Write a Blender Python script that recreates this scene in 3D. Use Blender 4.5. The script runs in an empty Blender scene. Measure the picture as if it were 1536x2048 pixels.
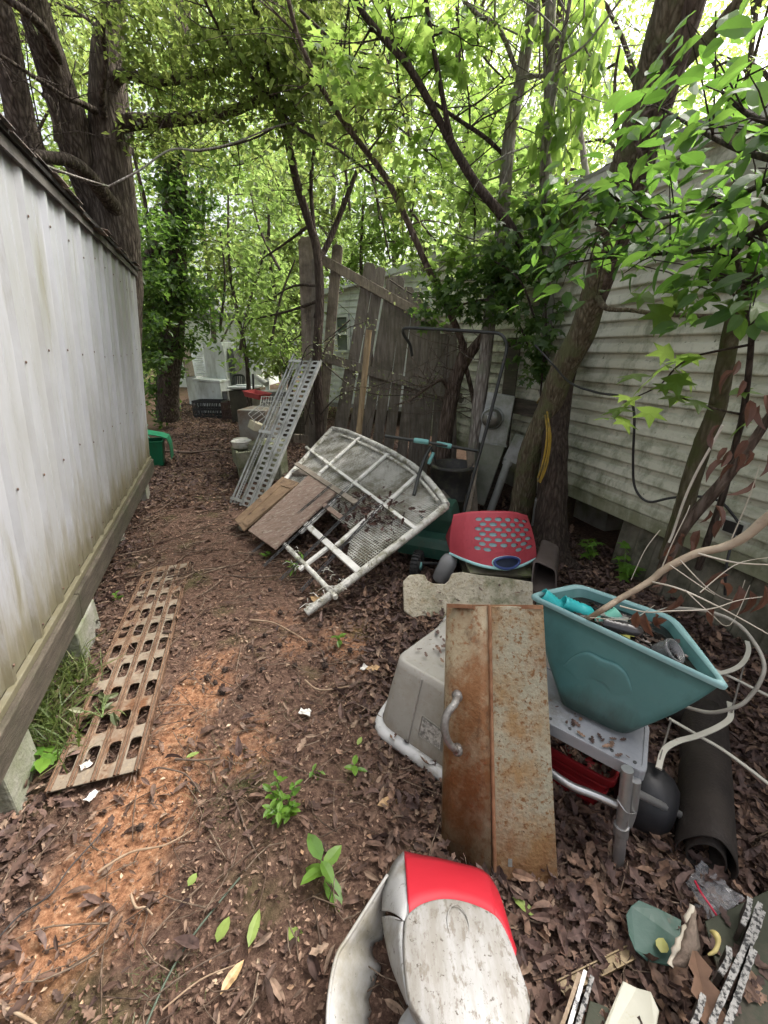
import bpy, math, random
import numpy as np
from mathutils import Vector as V, Matrix
random.seed(7)
rng = np.random.default_rng(7)
R = math.radians
scn = bpy.context.scene
col = scn.collection

# ------------------------------------------------------------------ camera
FPX, CX, CY, CAMH = 850.0, 768.0, 1024.0, 1.5       # focal length in photo pixels (1536 x 2048), eye height
PITCH = math.atan(324 / FPX)
CP, SP = math.cos(PITCH), math.sin(PITCH)
cam_d = bpy.data.cameras.new('camera')
cam_d.sensor_fit = 'VERTICAL'; cam_d.sensor_height = 36; cam_d.lens = 36 * FPX / 2048
cam_d.clip_start = 0.02; cam_d.clip_end = 600
cam = bpy.data.objects.new('camera', cam_d); col.objects.link(cam)
cam.location = (0, 0, CAMH); cam.rotation_euler = (R(90) - PITCH, 0, 0)
scn.camera = cam

# ------------------------------------------------------------------ sky, sun, exposure
SUN_EL, SUN_AZ = R(54), R(62)        # soft, from ahead and to the right, through the trees
w = bpy.data.worlds.new('World'); scn.world = w; w.use_nodes = True
nt = w.node_tree; nt.nodes.clear()
so = nt.nodes.new('ShaderNodeOutputWorld'); sb = nt.nodes.new('ShaderNodeBackground')
sk = nt.nodes.new('ShaderNodeTexSky'); sk.sky_type = 'NISHITA'; sk.sun_disc = False
sk.sun_elevation = SUN_EL; sk.sun_rotation = SUN_AZ; sk.air_density = 1.0; sk.dust_density = 9.0; sk.ozone_density = 0.6
hs = nt.nodes.new('ShaderNodeHueSaturation'); hs.inputs['Saturation'].default_value = 0.35   # cloud cover greys the sky
nt.links.new(sk.outputs[0], hs.inputs['Color']); nt.links.new(hs.outputs[0], sb.inputs[0])
sb.inputs[1].default_value = 0.15
nt.links.new(sb.outputs[0], so.inputs[0])
sd = bpy.data.lights.new('sun', 'SUN'); sd.energy = 1.05; sd.angle = R(25); sd.color = (1, 0.965, 0.91)
sun = bpy.data.objects.new('sun', sd); col.objects.link(sun)
sun.location = (0, -5, 12)
sdir = V((math.sin(SUN_AZ) * math.cos(SUN_EL), math.cos(SUN_AZ) * math.cos(SUN_EL), math.sin(SUN_EL)))
sun.rotation_euler = sdir.to_track_quat('Z', 'Y').to_euler()
vs = scn.view_settings
scn.display_settings.display_device = 'sRGB'
vs.view_transform = 'Standard'; vs.look = 'None'; vs.exposure = 1.6; vs.gamma = 1.0; vs.use_curve_mapping = False
cy = scn.cycles
cy.use_denoising = True
try: cy.denoising_prefilter = 'ACCURATE'
except Exception: pass
try: cy.denoiser = 'OPENIMAGEDENOISE'
except Exception: pass
cy.max_bounces = 6; cy.diffuse_bounces = 4; cy.glossy_bounces = 3; cy.transmission_bounces = 5; cy.transparent_max_bounces = 8
cy.caustics_reflective = False; cy.caustics_refractive = False; cy.sample_clamp_indirect = 6
cy.use_adaptive_sampling = True; cy.adaptive_threshold = 0.02

# ------------------------------------------------------------------ photo pixel -> world helpers
def ray(px, py):
    a, b = (px - CX) / FPX, (py - CY) / FPX
    return V((a, CP - b * SP, -SP - b * CP))
def Z(px, py, z=0.0):                 # where that sight line meets the level z
    r = ray(px, py); t = (z - CAMH) / r.z
    return V((r.x * t, r.y * t, z))
G = Z
def D(px, py, Y):                     # ... meets the distance Y
    r = ray(px, py); t = Y / r.y
    return V((r.x * t, Y, CAMH + r.z * t))
def depth(p): return p.y * CP - (p.z - CAMH) * SP
def wpx(px, p): return px * depth(p) / FPX      # metres that span px photo pixels at p
class PL:                             # a real plane: origin, two unit axes
    def __init__(s, o, a, b):
        s.o = V(o); s.e1 = V(a).normalized(); b = V(b)
        s.n = s.e1.cross(b).normalized(); s.e2 = s.n.cross(s.e1).normalized()
    def uv(s, px, py, w=0):
        r = ray(px, py); o = s.o + s.n * w; c = V((0, 0, CAMH))
        t = (o - c).dot(s.n) / r.dot(s.n); p = c + r * t - s.o
        return p.dot(s.e1), p.dot(s.e2)
    def P(s, u, v, w=0): return s.o + s.e1 * u + s.e2 * v + s.n * w
    def px(s, x, y, w=0): return s.P(*s.uv(x, y, w), w)

# ------------------------------------------------------------------ mesh builder
class MB:
    def __init__(s): s.v = []; s.f = []; s.mi = []; s.sm = []; s.m = 0
    def add(s, vs_, fs, smooth=False):
        k = len(s.v); s.v += [tuple(p) for p in vs_]
        for f in fs: s.f.append([i + k for i in f]); s.mi.append(s.m); s.sm.append(smooth)
        return s
    def obox(s, o, a, b, c):          # corner and three edge vectors
        o, a, b, c = V(o), V(a), V(b), V(c)
        if a.cross(b).dot(c) < 0: a, b = b, a
        p = [o, o + a, o + a + b, o + b, o + c, o + a + c, o + a + b + c, o + b + c]
        return s.add(p, [(3, 2, 1, 0), (4, 5, 6, 7), (0, 1, 5, 4), (1, 2, 6, 5), (2, 3, 7, 6), (3, 0, 4, 7)])
    def box(s, c, sz, yaw=0, pitch=0, roll=0):
        m = Matrix.Rotation(yaw, 3, 'Z') @ Matrix.Rotation(pitch, 3, 'X') @ Matrix.Rotation(roll, 3, 'Y')
        a, b, d = m @ V((sz[0], 0, 0)), m @ V((0, sz[1], 0)), m @ V((0, 0, sz[2]))
        return s.obox(V(c) - (a + b + d) / 2, a, b, d)
    def bar(s, p, q, wd, th, n=(0, 0, 1)):   # rectangular bar between two points
        p, q = V(p), V(q); d = (q - p); n = V(n); x = d.cross(n).normalized(); y = x.cross(d).normalized()
        return s.obox(p - x * wd / 2 - y * th / 2, d, x * wd, y * th)
    def loft(s, rings, closed=True, c0=True, c1=True, smooth=True):
        n = len(rings[0]); vs_ = [p for r in rings for p in r]; fs = []
        m = n if closed else n - 1
        for i in range(len(rings) - 1):
            for j in range(m):
                k = (j + 1) % n
                fs.append((i * n + j, i * n + k, (i + 1) * n + k, (i + 1) * n + j))
        s.add(vs_, fs, smooth)
        if c0: s.add(rings[0], [tuple(range(n))[::-1]])
        if c1: s.add(rings[-1], [tuple(range(n))])
        return s
    def tube(s, pts, r, n=7, cap=True, smooth=True, wob=0):
        pts = [V(p) for p in pts]; L = len(pts)
        rs = [r] * L if not hasattr(r, '__len__') else list(r)
        rings = []; prev = None
        for i, p in enumerate(pts):
            t = (pts[min(i + 1, L - 1)] - pts[max(i - 1, 0)])
            if t.length < 1e-9: t = V((0, 0, 1))
            t.normalize()
            if prev is None:
                a = t.cross(V((0, 0, 1)))
                if a.length < .1: a = t.cross(V((0, 1, 0)))
            else: a = prev - t * prev.dot(t)
            a.normalize(); prev = a; b = t.cross(a)
            rings.append([p + (a * math.cos(2 * math.pi * k / n) + b * math.sin(2 * math.pi * k / n)) * rs[i] * (1 + (random.uniform(-wob, wob) if wob else 0)) for k in range(n)])
        return s.loft(rings, True, cap, cap, smooth)
    def prism(s, poly, nv):           # planar outline with thickness
        poly = [V(p) for p in poly]; nv = V(nv); n = len(poly)
        area = V((0, 0, 0))
        for i in range(n): area += poly[i].cross(poly[(i + 1) % n])
        if area.dot(nv) < 0: poly = poly[::-1]
        top = [p + nv for p in poly]
        s.add(poly + top, [tuple(range(n))[::-1], tuple(range(n, 2 * n))] + [(i, (i + 1) % n, n + (i + 1) % n, n + i) for i in range(n)])
        return s
    def lathe(s, prof, M=None, n=20, smooth=True, c0=True, c1=True):
        M = M or Matrix()
        rings = [[M @ V((r * math.cos(2 * math.pi * k / n), r * math.sin(2 * math.pi * k / n), z)) for k in range(n)] for r, z in prof]
        return s.loft(rings, True, c0, c1, smooth)
    def build(s, name, mats, parent=None, bevel=0, solid=0, sub=0, loc=None):
        me = bpy.data.meshes.new(name)
        off = parent_loc(parent) if parent else V(loc or (0, 0, 0))
        me.from_pydata([tuple(V(p) - off) for p in s.v], [], s.f)
        if not isinstance(mats, (list, tuple)): mats = [mats]
        for m in mats: me.materials.append(m)
        me.polygons.foreach_set('material_index', s.mi); me.polygons.foreach_set('use_smooth', s.sm)
        me.update()
        o = bpy.data.objects.new(name, me); col.objects.link(o)
        if parent: o.parent = parent
        else: o.location = off
        if sub:
            md = o.modifiers.new('s', 'SUBSURF'); md.levels = sub; md.render_levels = sub
        if solid:
            md = o.modifiers.new('t', 'SOLIDIFY'); md.thickness = solid; md.offset = 0
        if bevel:
            md = o.modifiers.new('b', 'BEVEL'); md.width = bevel; md.segments = 2; md.limit_method = 'ANGLE'; md.angle_limit = R(40); md.harden_normals = False
        return o
def parent_loc(p):
    l = V((0, 0, 0))
    while p: l += p.location; p = p.parent
    return l
def tag(o, label=None, cat=None, group=None, kind=None):
    if label: o['label'] = label
    if cat: o['category'] = cat
    if group: o['group'] = group
    if kind: o['kind'] = kind
    return o
def T(name, label, cat, loc, group=None):
    o = bpy.data.objects.new(name, None); o.empty_display_size = .1; col.objects.link(o); o.location = V(loc)
    return tag(o, label, cat, group)
def copy_tree(o, parent=None):
    c = o.copy(); col.objects.link(c)
    if parent: c.parent = parent
    for ch in list(o.children): copy_tree(ch, c)
    return c
def mesh_np(name, verts, faces, mat, parent=None, smooth=False):
    verts = np.asarray(verts, np.float32); faces = np.asarray(faces, np.int32)
    if parent: verts = verts - np.array(parent_loc(parent), np.float32)
    me = bpy.data.meshes.new(name); nv, (nf, k) = len(verts), faces.shape
    me.vertices.add(nv); me.vertices.foreach_set('co', verts.ravel())
    me.loops.add(nf * k); me.loops.foreach_set('vertex_index', faces.ravel())
    me.polygons.add(nf); me.polygons.foreach_set('loop_start', np.arange(0, nf * k, k, dtype=np.int32))
    try: me.polygons.foreach_set('loop_total', np.full(nf, k, np.int32))
    except Exception: pass
    me.polygons.foreach_set('use_smooth', np.full(nf, smooth, bool))
    me.update(calc_edges=True); me.materials.append(mat)
    o = bpy.data.objects.new(name, me); col.objects.link(o)
    if parent: o.parent = parent
    return o
def lerp(a, b, t): return a + (b - a) * t
def smooth_path(pts, n=4):            # Catmull-Rom through points (any vectors)
    pts = [V(p) for p in pts]; out = []
    for i in range(len(pts) - 1):
        p0, p1, p2, p3 = pts[max(i - 1, 0)], pts[i], pts[i + 1], pts[min(i + 2, len(pts) - 1)]
        for k in range(n):
            t = k / n
            out.append(.5 * ((2 * p1) + (p2 - p0) * t + (2 * p0 - 5 * p1 + 4 * p2 - p3) * t * t + (3 * p1 - p0 - 3 * p2 + p3) * t ** 3))
    out.append(pts[-1]); return out
def roundpoly(pts, r, n=5):
    out = []; L = len(pts); pts = [V(p) for p in pts]
    for i in range(L):
        p, a, b = pts[i], pts[i - 1], pts[(i + 1) % L]
        rr = min(r, (a - p).length * .45, (b - p).length * .45)
        q0, q1 = p + (a - p).normalized() * rr, p + (b - p).normalized() * rr
        for k in range(n):
            t = k / (n - 1); out.append(q0 * (1 - t) ** 2 + p * 2 * t * (1 - t) + q1 * t * t)
    return out

# ------------------------------------------------------------------ materials
def nn(t, k, **kw):
    n = t.nodes.new(k)
    for a, b in kw.items(): setattr(n, a, b)
    return n
def ramp(t, stops, interp='LINEAR'):
    n = t.nodes.new('ShaderNodeValToRGB'); e = n.color_ramp; e.interpolation = interp
    while len(e.elements) < len(stops): e.elements.new(.5)
    while len(e.elements) > max(1, len(stops)): e.elements.remove(e.elements[-1])
    for x, (p, c) in zip(e.elements, stops): x.position = p; x.color = (c[0], c[1], c[2], 1) if hasattr(c, '__len__') else (c, c, c, 1)
    return n
def pmat(name, c1, c2=None, scale=6, rough=.6, bump=.0, bscale=None, metal=0, spec=.5, stretch=(1, 1, 1), dirt=(), coat=0, rough2=None, lo=.35, hi=.65, trans=0, alpha=1, ior=1.45):
    """two-tone noise, then dirt layers: (colour, scale, threshold, softness, stretch)"""
    m = bpy.data.materials.new(name); m.use_nodes = True; t = m.node_tree; L = t.links.new
    b = t.nodes['Principled BSDF']; tc = nn(t, 'ShaderNodeTexCoord'); mp = nn(t, 'ShaderNodeMapping'); mp.inputs['Scale'].default_value = stretch
    L(tc.outputs['Object'], mp.inputs[0])
    no = nn(t, 'ShaderNodeTexNoise'); no.inputs['Scale'].default_value = scale; no.inputs['Detail'].default_value = 8; no.inputs['Roughness'].default_value = .65
    L(mp.outputs[0], no.inputs['Vector'])
    c2 = c2 or c1
    r = ramp(t, [(lo, c1), (hi, c2)]); L(no.outputs['Fac'], r.inputs[0]); last = r.outputs[0]
    for dc, ds, th, sf, st in dirt:
        mq = nn(t, 'ShaderNodeMapping'); mq.inputs['Scale'].default_value = st; mq.inputs['Location'].default_value = (3.1 * ds, 1.7, 5.2); L(tc.outputs['Object'], mq.inputs[0])
        nq = nn(t, 'ShaderNodeTexNoise'); nq.inputs['Scale'].default_value = ds; nq.inputs['Detail'].default_value = 9; nq.inputs['Roughness'].default_value = .7; L(mq.outputs[0], nq.inputs['Vector'])
        rq = ramp(t, [(max(0, th - sf), 0.0), (min(1, th + sf), 1.0)]); L(nq.outputs['Fac'], rq.inputs[0])
        mx = nn(t, 'ShaderNodeMix', data_type='RGBA'); L(rq.outputs[0], mx.inputs[0]); L(last, mx.inputs[6]); mx.inputs[7].default_value = (*dc, 1); last = mx.outputs[2]
    L(last, b.inputs['Base Color'])
    b.inputs['Roughness'].default_value = rough; b.inputs['Metallic'].default_value = metal; b.inputs['Specular IOR Level'].default_value = spec
    b.inputs['Transmission Weight'].default_value = trans; b.inputs['Alpha'].default_value = alpha; b.inputs['IOR'].default_value = ior
    if coat: b.inputs['Coat Weight'].default_value = coat; b.inputs['Coat Roughness'].default_value = .15
    if rough2 is not None:
        rr = ramp(t, [(lo, rough), (hi, rough2)]); L(no.outputs['Fac'], rr.inputs[0]); L(rr.outputs[0], b.inputs['Roughness'])
    if bump:
        nb = nn(t, 'ShaderNodeTexNoise'); nb.inputs['Scale'].default_value = bscale or scale * 4; nb.inputs['Detail'].default_value = 6; L(mp.outputs[0], nb.inputs['Vector'])
        bp = nn(t, 'ShaderNodeBump'); bp.inputs['Strength'].default_value = min(1, bump); bp.inputs['Distance'].default_value = .012; L(nb.outputs['Fac'], bp.inputs['Height']); L(bp.outputs[0], b.inputs['Normal'])
    return m
def leafmat(name, cols, tcols, transl=.45, rough=.45, spec=.4):
    m = bpy.data.materials.new(name); m.use_nodes = True; t = m.node_tree; L = t.links.new
    b = t.nodes['Principled BSDF']; out = t.nodes['Material Output']; g = nn(t, 'ShaderNodeNewGeometry')
    n = len(cols); a = ramp(t, [(i / max(1, n - 1), c) for i, c in enumerate(cols)]); L(g.outputs['Random Per Island'], a.inputs[0])
    tc = nn(t, 'ShaderNodeTexCoord'); nz = nn(t, 'ShaderNodeTexNoise'); nz.inputs['Scale'].default_value = 55 if not transl else 28; nz.inputs['Detail'].default_value = 5; L(tc.outputs['Object'], nz.inputs['Vector'])
    mo = ramp(t, [(.32, .52), (.5, 1.0), (.7, 1.38)] if not transl else [(.35, .78), (.65, 1.18)]); L(nz.outputs['Fac'], mo.inputs[0])     # blotches, rot and veins
    mm = nn(t, 'ShaderNodeMix', data_type='RGBA', blend_type='MULTIPLY'); mm.inputs[0].default_value = 1; L(a.outputs[0], mm.inputs[6]); L(mo.outputs[0], mm.inputs[7]); L(mm.outputs[2], b.inputs['Base Color'])
    b.inputs['Roughness'].default_value = rough; b.inputs['Specular IOR Level'].default_value = spec
    if transl:
        n = len(tcols); q = ramp(t, [(i / max(1, n - 1), c) for i, c in enumerate(tcols)]); L(g.outputs['Random Per Island'], q.inputs[0])
        tr = nn(t, 'ShaderNodeBsdfTranslucent'); L(q.outputs[0], tr.inputs[0])
        mx = nn(t, 'ShaderNodeMixShader'); mx.inputs[0].default_value = transl; L(b.outputs[0], mx.inputs[1]); L(tr.outputs[0], mx.inputs[2]); L(mx.outputs[0], out.inputs[0])
    return m
def barkmat(name, c1, c2, c3, sc=14, ridge=1.0, lichen=None):
    m = bpy.data.materials.new(name); m.use_nodes = True; t = m.node_tree; L = t.links.new; b = t.nodes['Principled BSDF']
    tc = nn(t, 'ShaderNodeTexCoord'); mp = nn(t, 'ShaderNodeMapping'); mp.inputs['Scale'].default_value = (sc, sc, sc * .17); L(tc.outputs['Object'], mp.inputs[0])
    n1 = nn(t, 'ShaderNodeTexNoise'); n1.inputs['Scale'].default_value = 1.6; n1.inputs['Detail'].default_value = 8; n1.inputs['Roughness'].default_value = .7; n1.inputs['Distortion'].default_value = .6; L(mp.outputs[0], n1.inputs['Vector'])
    vo = nn(t, 'ShaderNodeTexVoronoi', feature='DISTANCE_TO_EDGE'); vo.inputs['Scale'].default_value = 2.2; L(mp.outputs[0], vo.inputs['Vector'])
    mm = nn(t, 'ShaderNodeMath', operation='MULTIPLY_ADD'); L(vo.outputs[0], mm.inputs[0]); mm.inputs[1].default_value = .8; L(n1.outputs['Fac'], mm.inputs[2])
    r = ramp(t, [(.3, c1), (.55, c2), (.85, c3)]); L(mm.outputs[0], r.inputs[0]); last = r.outputs[0]
    if lichen:
        nl = nn(t, 'ShaderNodeTexNoise'); nl.inputs['Scale'].default_value = 9; nl.inputs['Detail'].default_value = 8; L(tc.outputs['Object'], nl.inputs['Vector'])
        rl = ramp(t, [(.5, 0.0), (.62, 1.0)]); L(nl.outputs['Fac'], rl.inputs[0])
        mx = nn(t, 'ShaderNodeMix', data_type='RGBA'); L(rl.outputs[0], mx.inputs[0]); L(last, mx.inputs[6]); mx.inputs[7].default_value = (*lichen, 1); last = mx.outputs[2]
    L(last, b.inputs['Base Color']); b.inputs['Roughness'].default_value = .9; b.inputs['Specular IOR Level'].default_value = .2
    bp = nn(t, 'ShaderNodeBump'); bp.inputs['Strength'].default_value = 1.0 * ridge; bp.inputs['Distance'].default_value = .045; L(mm.outputs[0], bp.inputs['Height']); L(bp.outputs[0], b.inputs['Normal'])
    return m
M = {}
O1 = (1, 1, 1)
M['shed'] = pmat('shed_metal', (.335, .345, .37), (.39, .40, .42), 2, .42, .05, 3, spec=.5, dirt=[((.27, .27, .25), 2.2, .58, .14, (1, 1, .25)), ((.24, .235, .19), 8, .62, .08, (1, 1, .12))])
M['siding'] = pmat('vinyl_siding', (.50, .495, .39), (.60, .59, .475), 1.7, .6, .05, 8, dirt=[((.27, .28, .185), 2.2, .58, .10, (1, 1, 3)), ((.26, .27, .19), 11, .57, .08, (1, 1, .45)), ((.085, .09, .05), 26, .66, .05, O1)])
M['roofdark'] = pmat('dark_shingle', (.03, .028, .026), (.075, .07, .065), 18, .9, .6, 60)
M['timber'] = pmat('weathered_timber', (.045, .036, .026), (.105, .086, .064), 6, .85, .7, 30, stretch=(1, 1, 8), dirt=[((.05, .052, .026), 3, .55, .1, O1)])
M['fence'] = pmat('fence_wood', (.115, .098, .08), (.25, .215, .18), 5, .9, .8, 26, stretch=(8, 8, .7), dirt=[((.10, .09, .06), 3, .58, .1, O1)])
M['fencel'] = pmat('fence_wood_pale', (.17, .14, .105), (.31, .26, .20), 5, .9, .8, 26, stretch=(8, 8, .7), dirt=[((.07, .055, .04), 3, .58, .1, O1)])
M['concrete'] = pmat('concrete', (.22, .21, .18), (.36, .35, .31), 5, .9, .5, 60, dirt=[((.13, .15, .07), 3, .55, .12, O1)])
M['mossblock'] = pmat('mossy_block', (.14, .15, .09), (.30, .29, .22), 6, .95, .6, 60, dirt=[((.08, .11, .03), 4, .55, .1, O1)])

def grime(m, colr, z0, z1, ns, amt=1.0):   # algae and mud splash climbing up from the base, broken by noise
    t = m.node_tree; L = t.links.new; b = t.nodes['Principled BSDF']; src = b.inputs['Base Color'].links[0].from_socket
    tc = nn(t, 'ShaderNodeTexCoord'); sx = nn(t, 'ShaderNodeSeparateXYZ'); L(tc.outputs['Object'], sx.inputs[0])
    mr = nn(t, 'ShaderNodeMapRange'); L(sx.outputs[2], mr.inputs[0]); mr.inputs[1].default_value = z0; mr.inputs[2].default_value = z1; mr.inputs[3].default_value = .42; mr.inputs[4].default_value = -.25
    mp = nn(t, 'ShaderNodeMapping'); mp.inputs['Scale'].default_value = (1, 1, .22); L(tc.outputs['Object'], mp.inputs[0])
    n = nn(t, 'ShaderNodeTexNoise'); n.inputs['Scale'].default_value = ns; n.inputs['Detail'].default_value = 9; n.inputs['Roughness'].default_value = .7; L(mp.outputs[0], n.inputs['Vector'])
    a = nn(t, 'ShaderNodeMath', operation='ADD'); L(mr.outputs[0], a.inputs[0]); L(n.outputs['Fac'], a.inputs[1])
    r = ramp(t, [(.56, 0.0), (.86, amt)]); L(a.outputs[0], r.inputs[0])
    x = nn(t, 'ShaderNodeMix', data_type='RGBA'); L(r.outputs[0], x.inputs[0]); L(src, x.inputs[6]); x.inputs[7].default_value = (*colr, 1); L(x.outputs[2], b.inputs['Base Color'])
grime(M['shed'], (.17, .15, .085), .35, 1.15, 9, .8); grime(M['shed'], (.105, .092, .05), .35, .68, 26, .65)
grime(M['siding'], (.17, .18, .09), .40, .85, 8, .7)
# ================================================================== ground
def gz(x, y):
    return .018 * np.sin(x * 2.1 + 1.3) * np.sin(y * 1.7 + .4) + .010 * np.sin(x * 5.3 + y * 3.1) + .006 * np.sin(9 * x - 7 * y)
CLAY = [(395, 1385, 70, .8), (345, 1480, 70, .75), (310, 1580, 95, 1), (270, 1660, 105, 1), (200, 1750, 110, 1), (140, 1840, 110, .95), (90, 1900, 90, .7), (500, 1490, 70, .6), (690, 1275, 70, .55), (600, 1290, 60, .4), (430, 1330, 50, .5), (280, 1790, 80, .6), (730, 1340, 50, .4), (330, 860, 40, .5), (560, 1240, 50, .35)]
CL = []
for px, py, rr, k in CLAY:
    c = G(px, py); CL.append((c.x, c.y, wpx(rr, c) * 1.05, k))
def clay(x, y):
    s = np.zeros_like(x)
    for cx, cy_, r, k in CL: s = np.maximum(s, k * np.exp(-(((x - cx) ** 2 + ((y - cy_) * .8) ** 2) / r ** 2) ** 1.3))
    return s
xs = np.concatenate([-np.geomspace(160, 4.2, 26), np.linspace(-4, 4, 200), np.geomspace(4.2, 160, 26)])
ys = np.concatenate([-np.geomspace(80, 1.2, 14), np.linspace(-1, 8, 240), np.geomspace(8.1, 300, 40)])
X, Y_ = np.meshgrid(xs, ys); fade = np.clip(1.4 - np.hypot(X, Y_) / 14, 0, 1)
Zg = gz(X, Y_) * fade
nx, ny = len(xs), len(ys)
idx = np.arange(nx * ny).reshape(ny, nx)
fc = np.stack([idx[:-1, :-1], idx[:-1, 1:], idx[1:, 1:], idx[1:, :-1]], -1).reshape(-1, 4)
gm = bpy.data.materials.new('earth'); gm.use_nodes = True
t = gm.node_tree; L = t.links.new; b = t.nodes['Principled BSDF']
tc = nn(t, 'ShaderNodeTexCoord'); at = nn(t, 'ShaderNodeAttribute'); at.attribute_name = 'clay'
n1 = nn(t, 'ShaderNodeTexNoise'); n1.inputs['Scale'].default_value = 7; n1.inputs['Detail'].default_value = 12; n1.inputs['Roughness'].default_value = .72; L(tc.outputs['Object'], n1.inputs['Vector'])
n2 = nn(t, 'ShaderNodeTexNoise'); n2.inputs['Scale'].default_value = 45; n2.inputs['Detail'].default_value = 8; n2.inputs['Roughness'].default_value = .75; L(tc.outputs['Object'], n2.inputs['Vector'])
hum = ramp(t, [(.30, (.045, .026, .019)), (.48, (.105, .062, .045)), (.62, (.19, .12, .085)), (.76, (.31, .215, .155))]); L(n2.outputs['Fac'], hum.inputs[0])
cl = ramp(t, [(.30, (.10, .048, .03)), (.44, (.25, .115, .06)), (.55, (.40, .205, .11)), (.70, (.54, .36, .23))]); L(n2.outputs['Fac'], cl.inputs[0])
ad = nn(t, 'ShaderNodeMath', operation='MULTIPLY_ADD'); L(n1.outputs['Fac'], ad.inputs[0]); ad.inputs[1].default_value = 1.5; ad.inputs[2].default_value = -.78
a2 = nn(t, 'ShaderNodeMath', operation='ADD'); L(at.outputs['Fac'], a2.inputs[0]); L(ad.outputs[0], a2.inputs[1])
rr = ramp(t, [(.20, 0.0), (.75, .95)]); L(a2.outputs[0], rr.inputs[0])
mx = nn(t, 'ShaderNodeMix', data_type='RGBA'); L(rr.outputs[0], mx.inputs[0]); L(hum.outputs[0], mx.inputs[6]); L(cl.outputs[0], mx.inputs[7])
n3 = nn(t, 'ShaderNodeTexNoise'); n3.inputs['Scale'].default_value = 3.3; n3.inputs['Detail'].default_value = 9; L(tc.outputs['Object'], n3.inputs['Vector'])
rm = ramp(t, [(.56, 0.0), (.70, .55)]); L(n3.outputs['Fac'], rm.inputs[0])
mg = nn(t, 'ShaderNodeMix', data_type='RGBA'); L(rm.outputs[0], mg.inputs[0]); L(mx.outputs[2], mg.inputs[6]); mg.inputs[7].default_value = (.06, .075, .02, 1)
L(mg.outputs[2], b.inputs['Base Color']); b.inputs['Roughness'].default_value = .92; b.inputs['Specular IOR Level'].default_value = .2
bp = nn(t, 'ShaderNodeBump'); bp.inputs['Strength'].default_value = .9; bp.inputs['Distance'].default_value = .015; L(n2.outputs['Fac'], bp.inputs['Height']); L(bp.outputs[0], b.inputs['Normal'])
ground = mesh_np('ground', np.stack([X, Y_, Zg], -1).reshape(-1, 3), fc, gm, smooth=True)
ca = ground.data.attributes.new('clay', 'FLOAT', 'POINT'); ca.data.foreach_set('value', clay(X, Y_).ravel().astype(np.float32))
tag(ground, kind='structure')

# ================================================================== metal shed on the left
sd1 = V((-.375, 1, 0)).normalized(); SH = PL(G(10, 1620), sd1, V((.10, .03, 1)))
SW = SH.P
s_far = SH.uv(297, 915)[0]; hb = (SH.uv(0, 1391)[1] + SH.uv(297, 915)[1]) / 2
ht0, ht1 = SH.uv(0, 295)[1], SH.uv(280, 545)[1]
print('shed', s_far, hb, SH.uv(0, 1391), SH.uv(297, 915), SH.uv(0, 295), SH.uv(280, 545))
htop = (ht0 + ht1) / 2; s_near = -2.6
nS = SH.n if SH.n.x > 0 else -SH.n      # towards the path
sgn = 1 if SH.n.x > 0 else -1
shed = T('metal_shed', 'white ribbed metal shed with dirty lower wall raised on blocks', 'shed', SW(1, 0))
mb = MB(); prof = []
pitch_ = .285; s = s_near
while s < s_far - .05:
    for ds, hgt in ((0, 0), (.10, 0), (.106, .003), (.122, .003), (.128, 0), (.205, 0), (.228, .018), (.252, .018), (.275, 0)):
        if s + ds < s_far: prof.append((s + ds, hgt))
    s += pitch_
prof.append((s_far, 0))
hs_ = np.linspace(hb, htop, 9)
rows = [[SW(a, h, sgn * c) for a, c in prof] for h in hs_]
mb.loft(rows, False, False, False, smooth=False)
mb.m = 1                               # screws on the ribs
for h in (hb + .08, hb + .62, hb + 1.12, htop - .22):
    s = s_near + .24
    while s < s_far:
        p = SW(s + random.uniform(-.01, .01), h + random.uniform(-.03, .03), sgn * .0205)
        mb.lathe([(.006, 0), (.006, .002), (.0035, .004)], Matrix.Translation(p) @ nS.to_track_quat('Z', 'Y').to_matrix().to_4x4(), 8)
        s += pitch_
mb.build('wall_panel', [M['shed'], pmat('rusty_screw', (.05, .035, .03), (.14, .08, .05), 40, .7)], shed)
mb = MB(); mb.obox(SW(s_near, hb - .03, sgn * .002), sd1 * (s_far - s_near + .01), SH.e2 * .032, nS * .024)
mb.build('drip_trim', M['shed'], shed, bevel=.003)
mb = MB(); beam_h = .155
for a, c, dz in ((s_near, -.6, .0), (-.595, .9, .006), (.905, s_far + .03, .0)):
    mb.obox(SW(a, hb - .03 - beam_h + dz, -sgn * .06), sd1 * (c - a), SH.e2 * (beam_h - .003 - dz), nS * .105)
mb.build('sill_beam', M['timber'], shed, bevel=.006)
# end wall, back wall and roof, so that the shed is a closed building
nb_ = -nS * 2.6; nb_.z = 0
mb = MB(); a0, a1 = SW(s_near, hb), SW(s_far, hb); t0, t1 = SW(s_near, htop), SW(s_far, htop)
q = sd1 * -.01
rid0, rid1 = t0 + nb_ / 2 + V((0, 0, .55)), t1 + nb_ / 2 + V((0, 0, .55))
mb.add([a1 + q, a1 + nb_ + q, t1 + nb_ + q, rid1 + q, t1 + q], [(0, 1, 2, 3, 4)])
mb.add([a0, a0 + nb_, t0 + nb_, rid0, t0], [(0, 1, 2, 3, 4)])
mb.add([a0 + nb_, a1 + nb_, t1 + nb_, t0 + nb_], [(0, 1, 2, 3)])
mb.build('end_wall', M['shed'], shed, solid=.01)
mb = MB(); up = V((0, 0, .012)); ov = nS * .045; ov.z = 0
e0, e1 = t0 + ov - sd1 * .1 + V((0, 0, -.012)), t1 + ov + sd1 * .06 + V((0, 0, -.012))
mb.add([e0 + up, e1 + up, rid1 + sd1 * .06 + up * 3, rid0 + up * 3], [(0, 1, 2, 3)])
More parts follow.
